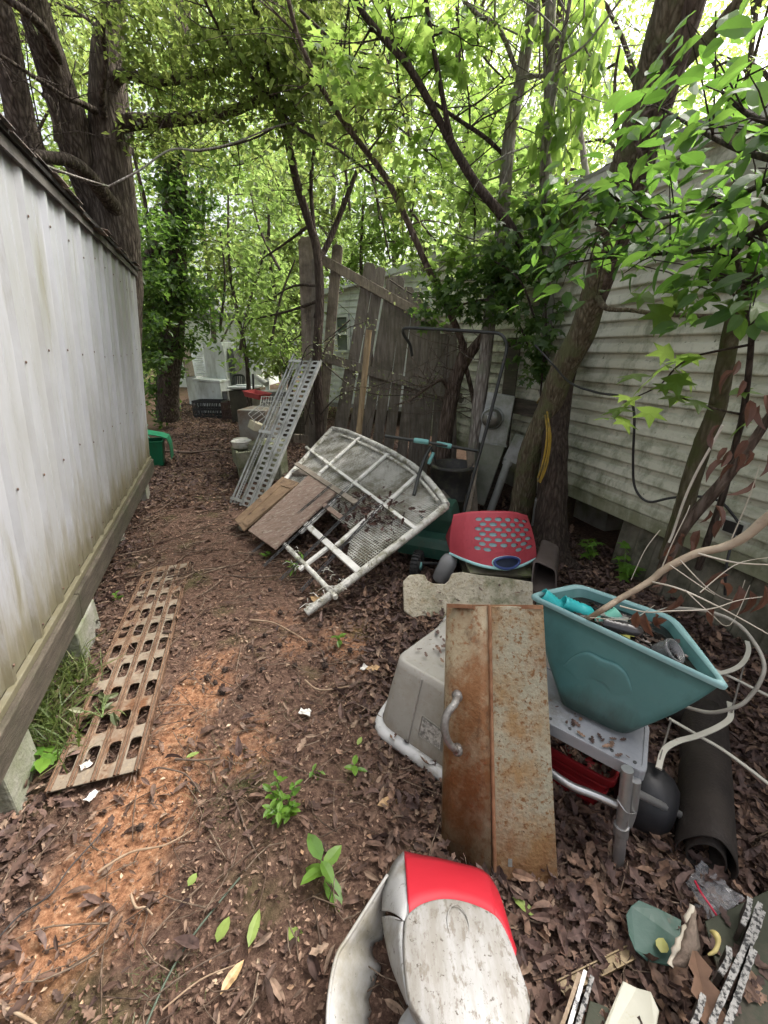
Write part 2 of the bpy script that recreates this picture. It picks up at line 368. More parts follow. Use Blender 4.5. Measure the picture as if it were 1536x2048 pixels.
mb.add([rid0 + up * 3, rid1 + sd1 * .06 + up * 3, e1 + nb_ - ov * 2 + up, e0 + nb_ - ov * 2 + up], [(0, 1, 2, 3)])
rf = mb.build('roof', M['roofdark'], shed, solid=.016)
mb = MB()
mb.obox(t0 + ov * .35 + V((0, 0, -.06)), (t1 - t0) + sd1 * .05, V((0, 0, .05)), ov * .25)
mb.build('fascia', pmat('dark_fascia', (.05, .045, .04), (.10, .09, .08), 8, .8, .3), shed)
mb = MB(); Ls = (e1 - e0).length; x = 0          # ragged shingle tabs on the eave
while x < Ls:
    wd = random.uniform(.10, .26); dp = random.uniform(.0, .03)
    o_ = e0 + sd1 * x + V((0, 0, .018 + random.uniform(0, .012)))
    mb.obox(o_ - ov.normalized() * .15 - V((0, 0, random.uniform(-.04, .0))), sd1 * (wd - .006), ov.normalized() * (.15 + dp) + V((0, 0, -.035 + random.uniform(-.015, .02))), V((0, 0, .005)))
    x += wd
mb.build('shingle_edge', pmat('shingle_tabs', (.05, .045, .04), (.24, .19, .15), 7, .9, .5, 80, lo=.45, hi=.6), rf)
# concrete blocks under the sill
def pier(lbl, px, py, h, wd, dpt, yaw=0, m='concrete'):
    p = G(px, py) - nS * .045
    o = MB(); a = sd1 * wd; c = V((nS.x, nS.y, 0)).normalized() * dpt
    o.obox(V((p.x, p.y, -.02)) - a / 2 - c / 2, a, c, V((0, 0, h + .02)))
    ob = o.build('concrete_block', M[m], None, bevel=.008, loc=(p.x, p.y, 0)); tag(ob, lbl, 'block', 'blocks under the shed')
hz = SW(0, hb - .03 - beam_h).z - .004
pier('grey concrete block under the shed sill, nearest the camera', -8, 1590, hz, .22, .3)
pier('grey concrete block under the shed sill beside the grass tuft', 165, 1290, hz, .34, .2)
pier('grey concrete block under the shed sill beside the far half of the rusty ramp', 232, 1085, hz, .2, .2)
pier('grey concrete block under the far corner of the shed', 288, 1000, hz, .2, .2)

# ================================================================== pale mobile home on the right
td = V((-.33, 1, 0)).normalized(); TR = PL((1.6, 2.9, 0), td, (0, 0, 1)); tn = TR.n if TR.n.x < 0 else -TR.n; ts = 1 if TR.n.x < 0 else -1
print('trailer', TR.uv(1130, 985), TR.uv(1536, 1150), TR.uv(1330, 330), TR.uv(890, 535), TR.uv(890, 700))
s0, s1 = -4.2, TR.uv(889, 650)[0] + .3; zb_, zt_ = .50, 2.47
home = T('mobile_home', 'long pale mobile home with mildewed horizontal vinyl siding', 'mobile home', TR.P(1, 0))
mb = MB(); prof = []; z = zb_; cs = .098
while z < zt_ - .01:
    prof += [(z, .018), (z + .005, .026), (z + .012, .027), (z + .050, .018), (z + .062, .006), (z + .078, .004), (z + cs - .004, .001)]
    z += cs
ss = list(np.linspace(s0, s1, 8))
mb.loft([[TR.P(a, h, ts * d_) for h, d_ in prof] for a in ss], False, False, False, smooth=False)
mb.build('siding', M['siding'], home)
bk = -tn * 3.6
mb = MB(); mb.obox(TR.P(s0, .46, -ts * .02), td * (s1 - s0), bk, V((0, 0, zt_ - .46)))
mb.build('body', pmat('home_body', (.3, .3, .26), None, 2, .8), home)
mb = MB(); mb.obox(TR.P(s0, .405, -ts * .012), td * (s1 - s0 + .01), V((0, 0, .093)), tn * .026)
mb.build('bottom_trim', M['siding'], home, bevel=.004)
mb = MB(); mb.obox(TR.P(s1 - .02, .5, -ts * .01), td * .05, V((0, 0, zt_ - .5)), tn * .034)
mb.build('corner_trim', M['siding'], home, bevel=.004)
mb = MB(); c0 = TR.P(s0, zt_, 0)
mb.obox(c0 + tn * .06, td * (s1 - s0 + .1), V((0, 0, .1)), -tn * .1)
mb.build('fascia', pmat('white_fascia', (.55, .55, .48), (.66, .66, .6), 3, .6, dirt=[((.2, .22, .14), 4, .58, .1, O1)]), home)
mb = MB(); mb.add([c0 + tn * .07 + V((0, 0, .104)), c0 + tn * .07 + V((0, 0, .104)) + td * (s1 - s0 + .15), c0 + bk / 2 + V((0, 0, .6)) + td * (s1 - s0 + .15), c0 + bk / 2 + V((0, 0, .6))], [(0, 1, 2, 3)])
mb.add([c0 + bk / 2 + V((0, 0, .6)) + td * (s1 - s0 + .15), c0 + bk / 2 + V((0, 0, .6)), c0 + bk - tn * .07 + V((0, 0, .104)), c0 + bk - tn * .07 + V((0, 0, .104)) + td * (s1 - s0 + .15)], [(0, 1, 2, 3)])
mb.build('roof', pmat('grey_roof', (.25, .25, .24), (.36, .36, .34), 4, .7), home, solid=.02)
def skirt(sa, sb, lean, m, zt=.40):
    o = MB(); pr = []; x = sa
    while x < sb:
        pr += [(x, 0), (x + .07, 0), (x + .085, .015), (x + .115, .015), (x + .13, 0)]; x += .14
    o.loft([[TR.P(a, 0, 0) + tn * (-.05 + lean) + tn * d_ for a, d_ in pr], [TR.P(a, 0, 0) + tn * (-.05 + d_) + V((0, 0, zt)) for a, d_ in pr]], False, False, False, smooth=False)
    return o.build('skirting_panel', m, home, solid=.004)
msk = pmat('tan_skirting', (.12, .11, .085), (.23, .21, .16), 3, .7, .2, dirt=[((.05, .05, .03), 4, .5, .12, O1)])
sA = TR.uv(1245, 1090)[0]
skirt(sA - 3, sA, .05, msk); skirt(2.6, s1 - .1, .06, msk)
for a in (-.9, .6, 2.0):
    mb = MB(); mb.box(TR.P(a, .2) - tn * .7, (.4, .4, .4), .3); mb.build('pier', M['concrete'], home)
op = TR.uv(1478, 1052); mb = MB(); mb.obox(TR.P(op[0] - .06, op[1] - .05, ts * .012), td * .12, V((0, 0, .09)), tn * .03); f = mb.build('outlet_box', pmat('outlet_grey', (.42, .42, .36), None, 5, .5), home, bevel=.005)
mb = MB(); mb.obox(TR.P(op[0] - .045, op[1] - .036, ts * .0425), td * .09, V((0, 0, .062)), tn * .004); mb.build('cover', pmat('outlet_black', (.02, .02, .02), None, 5, .4), f)

# second, farther pale house seen behind the fence
hd = V((-.15, 1, 0)).normalized(); HP = PL(D(712, 640, 9.5), V((-1, .55, 0)), (0, 0, 1))
house = T('clapboard_house', 'white clapboard house with one window beyond the broken fence', 'house', HP.P(0, -HP.o.z))
mb = MB(); u0, u1 = -2.6, HP.uv(643, 640)[0]; hn = HP.n if HP.n.y < 0 else -HP.n; hsn = 1 if HP.n.y < 0 else -1
zt2a = HP.uv(643, 589)[1]; zt2b = HP.uv(718, 566)[1]; ub = HP.uv(718, 566)[0]
def htopz(u): return zt2a + (zt2b - zt2a) * (u - u1) / (ub - u1)
k = -HP.o.z + .4
while k < zt2b + 2:
    a, b2 = (u0, min(u1, u1)); 
    ulim = u1
    if k + .12 > zt2a:            # gable slope cuts the upper boards
        ulim = min(u1, u1 + (k + .12 - zt2a) * (ub - u1) / (zt2b - zt2a))
    if ulim > u0 + .1:
        p0, p1 = HP.P(u0, k), HP.P(ulim, k)
        mb.add([p0 + hn * .02, p1 + hn * .02, p1 + hn * .002 + V((0, 0, .125)), p0 + hn * .002 + V((0, 0, .125))], [(0, 1, 2, 3)])
        mb.add([p0 + hn * .02, p1 + hn * .02, p1, p0], [(0, 1, 2, 3)])
    k += .12
mb.build('wall', pmat('white_clapboard', (.62, .64, .62), (.72, .73, .72), 2, .6, dirt=[((.3, .33, .27), 3, .62, .1, O1)]), house)
mb = MB(); mb.obox(HP.P(u0, -HP.o.z + .3, -hsn * .05), HP.e1 * (u1 - u0), V((0, 0, zt2a + HP.o.z - .3)), -hn * 3); mb.build('body', pmat('house_body', (.4, .4, .38), None, 3, .8), house)
mb = MB(); mb.bar(HP.P(u1 + .15, zt2a - .02, hsn * .05) , HP.P(u0, htopz(u0), hsn * .05), .10, .16, hn)
mb.build('roof', pmat('gable_trim', (.5, .52, .5), (.65, .66, .65), 3, .6), house)
wa = HP.uv(672, 630); wb = HP.uv(703, 705)
mb = MB(); W0, W1, H0, H1 = wb[0], wa[0], wb[1], wa[1]
for (a, b2, c, d_) in ((W0, W1, H1 - .05, H1), (W0, W1, H0, H0 + .05), (W0, W0 + .05, H0, H1), (W1 - .05, W1, H0, H1), (W0, W1, (H0 + H1) / 2 - .025, (H0 + H1) / 2 + .025)):
    mb.obox(HP.P(a, c, hsn * .03), HP.e1 * (b2 - a), V((0, 0, d_ - c)), hn * (.04 + .002 * (a + c) % .01))
wf = mb.build('window', pmat('window_frame', (.6, .62, .6), None, 3, .5), house)
mb = MB(); mb.obox(HP.P(W0 + .04, H0 + .04, hsn * .032), HP.e1 * (W1 - W0 - .08), V((0, 0, H1 - H0 - .08)), hn * .01)
mb.build('pane', pmat('window_pane', (.10, .12, .11), (.2, .22, .2), 1.5, .1, spec=.8), wf)
# ================================================================== leaf shapes
def _oval(wd=.25, fold=.07, droop=.12):
    m = [(0, 0), (.35, 0), (.7, 0), (1, 0)]; v = [(x, 0, -droop * x * x) for x, _ in m]
    for s in (1, -1): v += [(.22, s * wd * .8, fold - droop * .05), (.5, s * wd, fold - droop * .25), (.78, s * wd * .68, fold * .8 - droop * .6)]
    f = []
    for k, fl in ((4, False), (7, True)):
        q = [(0, 1, k), (k, 1, k + 1), (1, 2, k + 1), (k + 1, 2, k + 2), (2, 3, k + 2)]
        f += [t_[::-1] if fl else t_ for t_ in q]
    return np.array(v, float), np.array(f)
def _star(lobes=5):
    v = [(.38, 0, 0)]; f = []; a = []
    ang = [180, 128, 100, 66, 38, 20, 0, -20, -38, -66, -100, -128]; rad = [.36, .48, .24, .56, .24, .33, .66, .33, .24, .56, .24, .48]
    for d, r_ in zip(ang, rad): v.append((.38 + r_ * math.cos(R(d)), r_ * math.sin(R(d)) * 1.05, -.12 * r_ * r_ * 2))
    n = len(ang)
    for i in range(n): f.append((0, 1 + (i + 1) % n, 1 + i))
    return np.array(v, float), np.array(f)
def _oak(curl=.25, fold=.06):
    xs_ = np.linspace(0, 1, 8); hw = [.03, .17, .10, .24, .13, .23, .11, .01]; v = []; f = []
    for x in xs_: v.append((x, 0, curl * (x - .45) ** 2))
    for s in (1, -1):
        for x, h in zip(xs_, hw): v.append((x + .05 * (h > .15), s * h, curl * (x - .45) ** 2 + fold * h * 4))
    for i in range(7):
        f.append((i, i + 1, 8 + i + 1, 8 + i)); f.append((i, 16 + i, 16 + i + 1, i + 1))
    return np.array(v, float), np.array(f)
QUAD = (np.array([(0, 0, 0), (.5, -.29, .07), (1, 0, -.1), (.45, .29, .07)], float), np.array([(0, 1, 2, 3)]))
OVAL, STAR, OAK, OAK2 = _oval(), _star(), _oak(), _oak(.9, .12)
LANCE = _oval(.14, .05, .2); CURL = _oval(.2, .16, .5)
def leaf_mesh(name, pos, size, tmpl, mat, parent=None, pitch=(-.3, .45), roll=.5, yaw=None):
    tv, tf = tmpl; n = len(pos); pos = np.asarray(pos, float); size = np.asarray(size, float)
    if yaw is None: yaw = rng.uniform(0, 6.2832, n)
    p = rng.normal(pitch[0], pitch[1], n); r_ = rng.normal(0, roll, n)
    X_ = np.stack([np.cos(yaw) * np.cos(p), np.sin(yaw) * np.cos(p), np.sin(p)], -1)
    h = np.stack([-np.sin(yaw), np.cos(yaw), np.zeros(n)], -1); zz = np.cross(X_, h)
    Yv = h * np.cos(r_)[:, None] + zz * np.sin(r_)[:, None]; Zv = np.cross(X_, Yv)
    vv = pos[:, None, :] + size[:, None, None] * (tv[None, :, 0:1] * X_[:, None] + tv[None, :, 1:2] * Yv[:, None] + tv[None, :, 2:3] * Zv[:, None])
    ff = tf[None] + (np.arange(n) * len(tv))[:, None, None]
    return mesh_np(name, vv.reshape(-1, 3), ff.reshape(-1, tf.shape[1]), mat, parent)

# ================================================================== leaf litter and mulch (nobody could count it)
LIT = [(.040, .023, .017), (.085, .050, .037), (.135, .082, .06), (.10, .062, .05), (.19, .122, .088), (.066, .042, .034), (.27, .19, .135), (.125, .073, .05), (.05, .03, .024), (.20, .14, .105)]
lm = leafmat('dead_leaves', LIT, None, 0, .75, .25)
lm2 = leafmat('dead_leaves_pale', [(.04, .024, .021), (.085, .052, .043), (.15, .095, .075), (.10, .065, .056), (.065, .04, .034), (.27, .17, .115), (.09, .052, .038)], None, 0, .65, .3)
fm = leafmat('mulch_bits', [(.04, .023, .017), (.10, .058, .042), (.19, .115, .08), (.075, .044, .033), (.33, .22, .155), (.13, .08, .057)], None, 0, .8, .2)
def path_off(x, y): return x + .37 * y + .17          # sideways distance from the trodden line
def scatter(n, y0, y1, pw, x0=-1, x1=1):
    y = y0 + (y1 - y0) * rng.random(n) ** pw
    lo = -.375 * y - 1.15; hi = -.33 * y + 2.75
    x = lo + (hi - lo) * rng.random(n)
    return x, y
def keep(x, y, m, k): return m[:k], x[m][:k], y[m][:k]
def litter(name, n, y0, y1, pw, size, tmpl, mat, wfun, zr=(.004, .03), pitch=(0, .28), roll=.35):
    x, y = scatter(n, y0, y1, pw); pr = np.clip(wfun(x, y), 0, 1); m = rng.random(n) < pr; x, y = x[m], y[m]
    z = gz(x, y) * np.clip(1.4 - np.hypot(x, y) / 14, 0, 1) + rng.uniform(zr[0], zr[1], len(x))
    sz = size[0] + (size[1] - size[0]) * rng.random(len(x)) ** 1.6
    o = leaf_mesh(name, np.stack([x, y, z], -1), sz, tmpl, mat, None, pitch, roll)
    return tag(o, 'layer of brown dead leaves and mulch over red earth', 'leaf litter', kind='stuff')
def big_w(x, y):
    o = path_off(x, y); side = np.clip((np.abs(o) - .42) / .45, .04, 1) * np.where(o < -.42, .75, 1)
    return side * (1 - .93 * clay(x, y)) * 1
def all_w(x, y): return (1 - .62 * clay(x, y) ** .6)
litter('leaf_litter', 40000, .2, 6, 1.5, (.022, .068), OAK, lm, big_w, (.006, .03))
litter('leaf_litter', 19000, .2, 5, 1.5, (.035, .085), OAK2, lm2, lambda x, y: big_w(x, y) * np.clip((np.abs(path_off(x, y)) - .4), .0, 1), (.012, .045), (0, .35), .45)
litter('leaf_litter', 32000, .2, 8, 1.4, (.02, .07), LANCE, lm, lambda x, y: .22 + .78 * big_w(x, y), (.004, .028))
litter('leaf_litter', 14000, .3, 7, 1.5, (.03, .075), CURL, lm2, big_w, (.01, .04), (0, .5), .6)
litter('leaf_litter', 110000, .2, 12, 1.6, (.006, .022), QUAD, fm, all_w, (.002, .016), (0, .3), .4)
litter('leaf_litter', 30000, 4, 14, 1, (.03, .075), QUAD, lm2, all_w, (.004, .03), (0, .35), .5)
# pale chips on the clay and short twigs everywhere
litter('wood_chips', 9000, .3, 4, 1.3, (.006, .022), QUAD, leafmat('pale_chips', [(.42, .27, .17), (.30, .18, .11), (.52, .40, .28), (.2, .1, .06)], None, 0, .8, .2), lambda x, y: .15 + .85 * clay(x, y), (.003, .012), (0, .3), .4)
def twigs(n, y0, y1, ln, rad, mat, name='twig_scatter'):
    x, y = scatter(n, y0, y1, 1.4); mb = MB()
    for i in range(n):
        a = random.uniform(0, 6.28); l = random.uniform(*ln); r_ = random.uniform(*rad); z = .012 + random.uniform(0, .025) + float(gz(x[i], y[i]))
        b_ = random.uniform(-.25, .25) * l; d = V((math.cos(a), math.sin(a), random.uniform(-.05, .08))); s_ = V((-d.y, d.x, 0))
        p = V((x[i], y[i], z))
        mb.tube([p, p + d * l * .35 + s_ * b_ * .7, p + d * l * .7 + s_ * b_, p + d * l + s_ * b_ * .3], [r_, r_ * .9, r_ * .8, r_ * .5], 4)
    return tag(mb.build(name, mat), 'short dry twigs scattered over the path', 'twigs', kind='stuff')
twm = leafmat('dry_twig', [(.05, .032, .024), (.12, .085, .06), (.2, .15, .11), (.08, .05, .035)], None, 0, .8, .2)
twigs(1900, .3, 5, (.04, .22), (.0011, .003), twm)
twigs(900, 2.5, 9, (.08, .35), (.0025, .006), twm)

# ================================================================== trees
M['bark'] = barkmat('bark', (.016, .012, .010), (.075, .058, .046), (.20, .165, .135), 15)
M['barkr'] = barkmat('ridged_bark', (.03, .022, .014), (.14, .112, .07), (.30, .255, .175), 24, 1, (.16, .16, .08))
M['barkred'] = barkmat('stringy_bark', (.025, .018, .014), (.11, .08, .06), (.24, .185, .15), 18)
M['barks'] = barkmat('smooth_grey_bark', (.06, .05, .04), (.20, .175, .15), (.42, .39, .35), 17, .6, (.22, .225, .17))
M['barkg'] = barkmat('mossy_bark', (.04, .034, .018), (.10, .085, .05), (.17, .15, .10), 15, .7, (.09, .095, .04))
M['barkd'] = barkmat('dark_bark', (.022, .016, .013), (.065, .048, .038), (.13, .10, .08), 22)
M['twig'] = barkmat('twig_bark', (.025, .02, .015), (.055, .045, .034), (.10, .085, .065), 20, .4)
M['lolive'] = leafmat('olive_leaves', [(.045, .070, .018), (.070, .095, .024), (.055, .090, .024), (.085, .105, .028)], [(.27, .36, .08), (.37, .44, .12), (.26, .38, .09)], .55, .5, .3)
M['lbright'] = leafmat('bright_leaves', [(.055, .095, .02), (.085, .125, .025), (.065, .12, .022), (.12, .15, .03)], [(.36, .54, .13), (.50, .66, .20), (.38, .58, .14)], .55, .5, .3)
M['lfine'] = leafmat('pale_fine_leaves', [(.07, .11, .035), (.11, .15, .045), (.09, .13, .04), (.14, .17, .06)], [(.45, .62, .12), (.6, .75, .2), (.5, .68, .14)], .55, .5, .3)
M['livy'] = leafmat('dark_ivy', [(.030, .060, .018), (.050, .085, .024), (.040, .075, .028), (.07, .11, .03)], [(.16, .32, .05), (.25, .42, .07)], .4, .45, .4)
M['lgloss'] = leafmat('glossy_leaves', [(.030, .070, .020), (.045, .095, .026), (.06, .115, .03), (.036, .078, .026)], [(.18, .38, .05), (.28, .50, .08), (.2, .42, .06)], .42, .5, .3)
M['lmaple'] = leafmat('maple_leaves', [(.07, .13, .02), (.10, .17, .03), (.06, .12, .025)], [(.36, .56, .11), (.46, .64, .14)], .5, .45, .35)
def trk(pts, n=4):                    # (px, py, Y, width px) -> smooth 3D path and radii
    P_ = [D(a, b_, Y) for a, b_, Y, _ in pts]; r_ = [wpx(q[3], p) / 2 for q, p in zip(pts, P_)]
    path = smooth_path(P_, n); ti = np.linspace(0, len(pts) - 1, len(path))
    return path, list(np.interp(ti, range(len(pts)), r_))
def blob(px, py, Y, rpx, n, flat=.8): # a leaf clump: real centre and radius
    c = D(px, py, Y); return (c, wpx(rpx, c), n, flat)
def blob_pts(blobs, clump=9, tight=.16):
    out = []
    for c, r_, n, fl in blobs:
        k = max(1, n // clump); d = rng.normal(size=(k, 3)); d /= np.linalg.norm(d, axis=1)[:, None]
        rad = rng.random(k) ** .5 * r_; cc = np.array(c)[None] + d * rad[:, None] * np.array([1, 1, fl])
        q = np.repeat(cc, clump, 0) + rng.normal(size=(k * clump, 3)) * max(.05, r_ * tight) * np.array([1, 1, .6]); out.append(q)
    return np.concatenate(out)
def tree(name, label, cat, limbs, blobs, lsz, bark, leaf, tmpl=QUAD, group=None, clump=9, tight=.16, twig=True, pitch=(-.3, .45), tw=0, seg=9, wob=.04, ccat='crown'):
    base = limbs[0][0][0]
    for p, r_ in limbs:               # stems go on up beyond the frame
        if p[-1].z > 2.3 and r_[-1] > .018:
            d = (p[-1] - p[-3]).normalized(); d = (d + V((0, 0, .35))).normalized(); q, r0 = p[-1].copy(), r_[-1]
            for k in range(1, 6): p.append(q + d * .55 * k + V((.03 * math.sin(k * 2.1), .03 * math.cos(k * 1.7), 0))); r_.append(r0 * (1 - .17 * k))
    o = T(name, label, cat, (base.x, base.y, max(0, base.z) if base.z > .3 else 0), group)
    mb = MB()
    for i, (p, r_) in enumerate(limbs): mb.tube(p, r_, seg if r_[0] > .03 else 6, True, True, wob if r_[0] > .03 else 0)
    allp = [q for p, _ in limbs for q in p[len(p) // 4:]]
    if twig and blobs:
        for c, r_, n, fl in blobs:
            q = min(allp, key=lambda s: (s - V(c)).length); c = V(c); d = c - q
            if d.length > .05:
                m1 = q + d * .5 + V((random.uniform(-.1, .1), random.uniform(-.1, .1), random.uniform(-.05, .12))) * d.length
                rr_ = min(.03, .006 + .008 * d.length)
                mb.tube(smooth_path([q, m1, c], 3), [rr_ * (1 - .09 * k) for k in range(7)], 5)
            for k in range(5):
                e = c + V(rng.normal(size=3)) * r_ * .6
                mb.tube([c, (c + e) / 2 + V(rng.normal(size=3)) * r_ * .08, e], [.006, .004, .002], 4)
    for _ in range(tw):               # fine side branches along the limbs
        p, r_ = random.choice(limbs); i = random.randrange(len(p) // 3, len(p)); q = p[i]; d = V(rng.normal(size=3)); d.z = abs(d.z) * .6 + .1; d.normalize(); l = random.uniform(.3, 1.3)
        e = [q]; 
        for k in range(5): d = (d + V(rng.normal(size=3)) * .28).normalized(); e.append(e[-1] + d * l / 5)
        r0 = min(r_[i] * .5, random.uniform(.003, .0065)); mb.tube(e, [r0 * (1 - .14 * k) for k in range(6)], 4)
        if random.random() < .6: mb.tube([e[2], e[2] + V(rng.normal(size=3)) * .12, e[2] + V(rng.normal(size=3)) * .25], [r0 * .7, r0 * .5, r0 * .3], 4)
    mb.build('trunk', M[bark] if isinstance(bark, str) else bark, o)
    if blobs:
        pp = blob_pts(blobs, clump, tight); leaf_mesh(ccat, pp, rng.uniform(lsz[0], lsz[1], len(pp)), tmpl, M[leaf], o, pitch)
    return o

# --- big dark multi-stemmed tree behind the shed
YB = 5.4
b0 = D(262, 640, YB + .1); b0.z = -.05
LT = [trk([(225, 830, YB, 90), (238, 640, YB, 84), (240, 520, YB, 78), (232, 430, YB, 78), (225, 350, YB, 75), (220, 270, YB, 72), (218, 190, YB, 70), (216, 100, YB, 56), (224, 40, YB, 46), (235, -60, YB, 44), (240, -180, YB, 38)]),
      trk([(240, 560, YB, 80), (228, 490, YB, 72), (200, 405, YB, 70), (165, 330, YB - .1, 66), (140, 240, YB - .2, 64), (112, 160, YB - .3, 60), (84, 70, YB - .4, 58), (60, -20, YB - .5, 52), (30, -150, YB - .6, 44)]),
      trk([(200, 520, YB - .1, 60), (120, 400, YB - .3, 56), (85, 350, YB - .4, 54), (52, 275, YB - .5, 54), (28, 170, YB - .6, 50), (8, 60, YB - .7, 48), (-20, -60, YB - .8, 42)]),
      trk([(236, 425, YB - .1, 30), (205, 385, YB - .35, 30), (172, 345, YB - .6, 26), (140, 322, YB - .8, 24), (100, 315, YB - 1, 22), (60, 308, YB - 1.2, 18), (12, 292, YB - 1.3, 14), (-60, 270, YB - 1.4, 8)]),
      trk([(236, 245, YB, 34), (290, 242, YB - .1, 26), (345, 240, YB - .2, 22), (400, 234, YB - .3, 21), (450, 226, YB - .4, 19), (495, 210, YB - .5, 18), (535, 188, YB - .6, 17), (580, 158, YB - .7, 15), (630, 122, YB - .8, 11), (700, 90, YB - .9, 7)]),
      trk([(222, 165, YB, 26), (250, 148, YB - .2, 20), (285, 156, YB - .3, 18), (325, 162, YB - .4, 16), (378, 156, YB - .5, 15), (440, 142, YB - .6, 13), (480, 118, YB - .7, 10), (530, 130, YB - .8, 6)]),
      trk([(115, 130, YB - .3, 24), (108, 100, YB - .5, 20), (85, 55, YB - .7, 18), (50, 22, YB - .9, 16), (0, -10, YB - 1, 12)]),
      trk([(212, 250, YB - .1, 14), (202, 190, YB - .3, 12), (212, 130, YB - .4, 11), (205, 60, YB - .5, 10), (215, -30, YB - .6, 8)]),
      trk([(190, 222, YB - .2, 14), (160, 205, YB - .4, 11), (140, 200, YB - .5, 8)]),
      trk([(118, 285, YB - .7, 18), (112, 240, YB - .75, 14), (100, 200, YB - .8, 12), (85, 190, YB - .8, 8)])]
BB = [blob(x, y, YB + dy, r_, int(n * 1.15)) for x, y, dy, r_, n in (
    (310, 60, -.6, 110, 750), (430, 80, -.8, 110, 800), (540, 90, -1, 110, 800), (640, 60, -1.2, 110, 700), (350, 190, -.4, 90, 600), (470, 190, -.6, 90, 650), (580, 220, -.8, 80, 500), (300, 270, -.1, 60, 300),
    (120, 30, .6, 90, 350), (30, 30, .8, 80, 260), (400, 300, .3, 90, 420), (520, 310, .4, 80, 320), (160, 150, .9, 60, 180), (650, 180, -1, 90, 450), (250, -60, -.6, 150, 700), (480, -60, -1, 160, 900), (80, -80, -.5, 120, 450), (680, 290, .2, 80, 240), (60, 330, .8, 60, 120), (620, 0, -1.4, 130, 500))]
tree('broadleaf_tree', 'big dark tree with several leaning trunks rising behind the white shed', 'tree', LT, BB, (.042, .085), 'bark', 'lolive', QUAD, tw=60, seg=14, clump=8, tight=.2)

# --- ivy-clad tree farther down the path
YI = 8.2
IT = [trk([(335, 835, YI + .6, 44), (338, 760, YI + .4, 40), (344, 640, YI + .2, 42), (350, 520, YI, 46), (348, 420, YI, 44), (352, 300, YI, 44), (356, 180, YI, 40), (362, 40, YI, 36), (365, -80, YI, 30)]),
      trk([(342, 520, YI, 30), (315, 490, YI - .1, 22), (290, 530, YI - .2, 18), (270, 600, YI - .3, 14)]),
      trk([(348, 800, YI + .6, 12), (362, 700, YI + .5, 10), (366, 600, YI + .3, 9), (372, 480, YI, 8)]),
      trk([(318, 800, YI + .6, 12), (322, 700, YI + .4, 10), (318, 600, YI + .2, 9), (300, 480, YI, 8)])]
IB = [blob(x, y, YI + dy, r_, n) for x, y, dy, r_, n in (
    (350, 300, -.2, 46, 420), (348, 380, -.2, 50, 520), (345, 460, -.2, 56, 620), (335, 540, -.2, 62, 700), (330, 610, -.1, 60, 620), (320, 680, 0, 52, 420), (400, 420, .2, 50, 320), (420, 340, .2, 50, 260), (300, 590, .1, 44, 360), (375, 590, 0, 50, 360), (300, 700, .2, 40, 260), (310, 780, .5, 36, 200), (405, 600, .2, 40, 200), (365, 690, .3, 34, 160), (330, 820, .6, 34, 160), (300, 640, .2, 40, 300), (345, 740, .5, 36, 200), (360, 200, -.2, 60, 420), (420, 655, .4, 40, 160), (300, 520, .2, 36, 240))]
tree('ivy_clad_tree', 'tree wrapped in dark ivy beside the far corner of the shed', 'tree', IT, IB, (.07, .14), 'bark', 'livy', QUAD, clump=8, tight=.22)

# --- bright wood behind everything
def bg_tree(x, y, hgt, cr, n, leaf, lsz, label, group, bark='bark', zlo=.25, tr=.11):
    lean = V((random.uniform(-.12, .12), random.uniform(-.1, .1), 0))
    pts = [V((x, y, -.05)) + (lean * h + V((random.uniform(-.12, .12), random.uniform(-.12, .12), h))) if h else V((x, y, -.05)) for h in np.linspace(0, hgt, 7)]
    limbs = [(smooth_path(pts, 3), list(np.linspace(tr, tr * .3, 19)))]
    blobs = []
    for i in range(13):
        h = hgt * (zlo + (1.02 - zlo) * (i + random.random()) / 13); sp = cr * (1 - .35 * abs(h / hgt - .6))
        a = random.uniform(0, 6.28); rr_ = sp * random.uniform(.25, .9)
        c = V((x + math.cos(a) * rr_, y + math.sin(a) * rr_, h)) + lean * h
        blobs.append((c, sp * random.uniform(.38, .6), n // 13, .75))
        q = pts[min(6, int(h / hgt * 6))]; m_ = (q + c) / 2 + V((0, 0, .2)); limbs.append((smooth_path([q - V((0, 0, .5)), m_, c], 3), [tr * .4 * (1 - .12 * k) for k in range(7)]))
    return tree('background_tree', label, 'tree', limbs, blobs, lsz, bark, leaf, QUAD, group, clump=10, tight=.2, twig=False, seg=7)
gl = 'leafy trees of the wood behind the yard'
la, lb_, lc = 'bright yellow green broadleaf tree in the wood behind the yard', 'pale fine leaved tree above the mobile home roof', 'darker olive tree in the wood at the left'
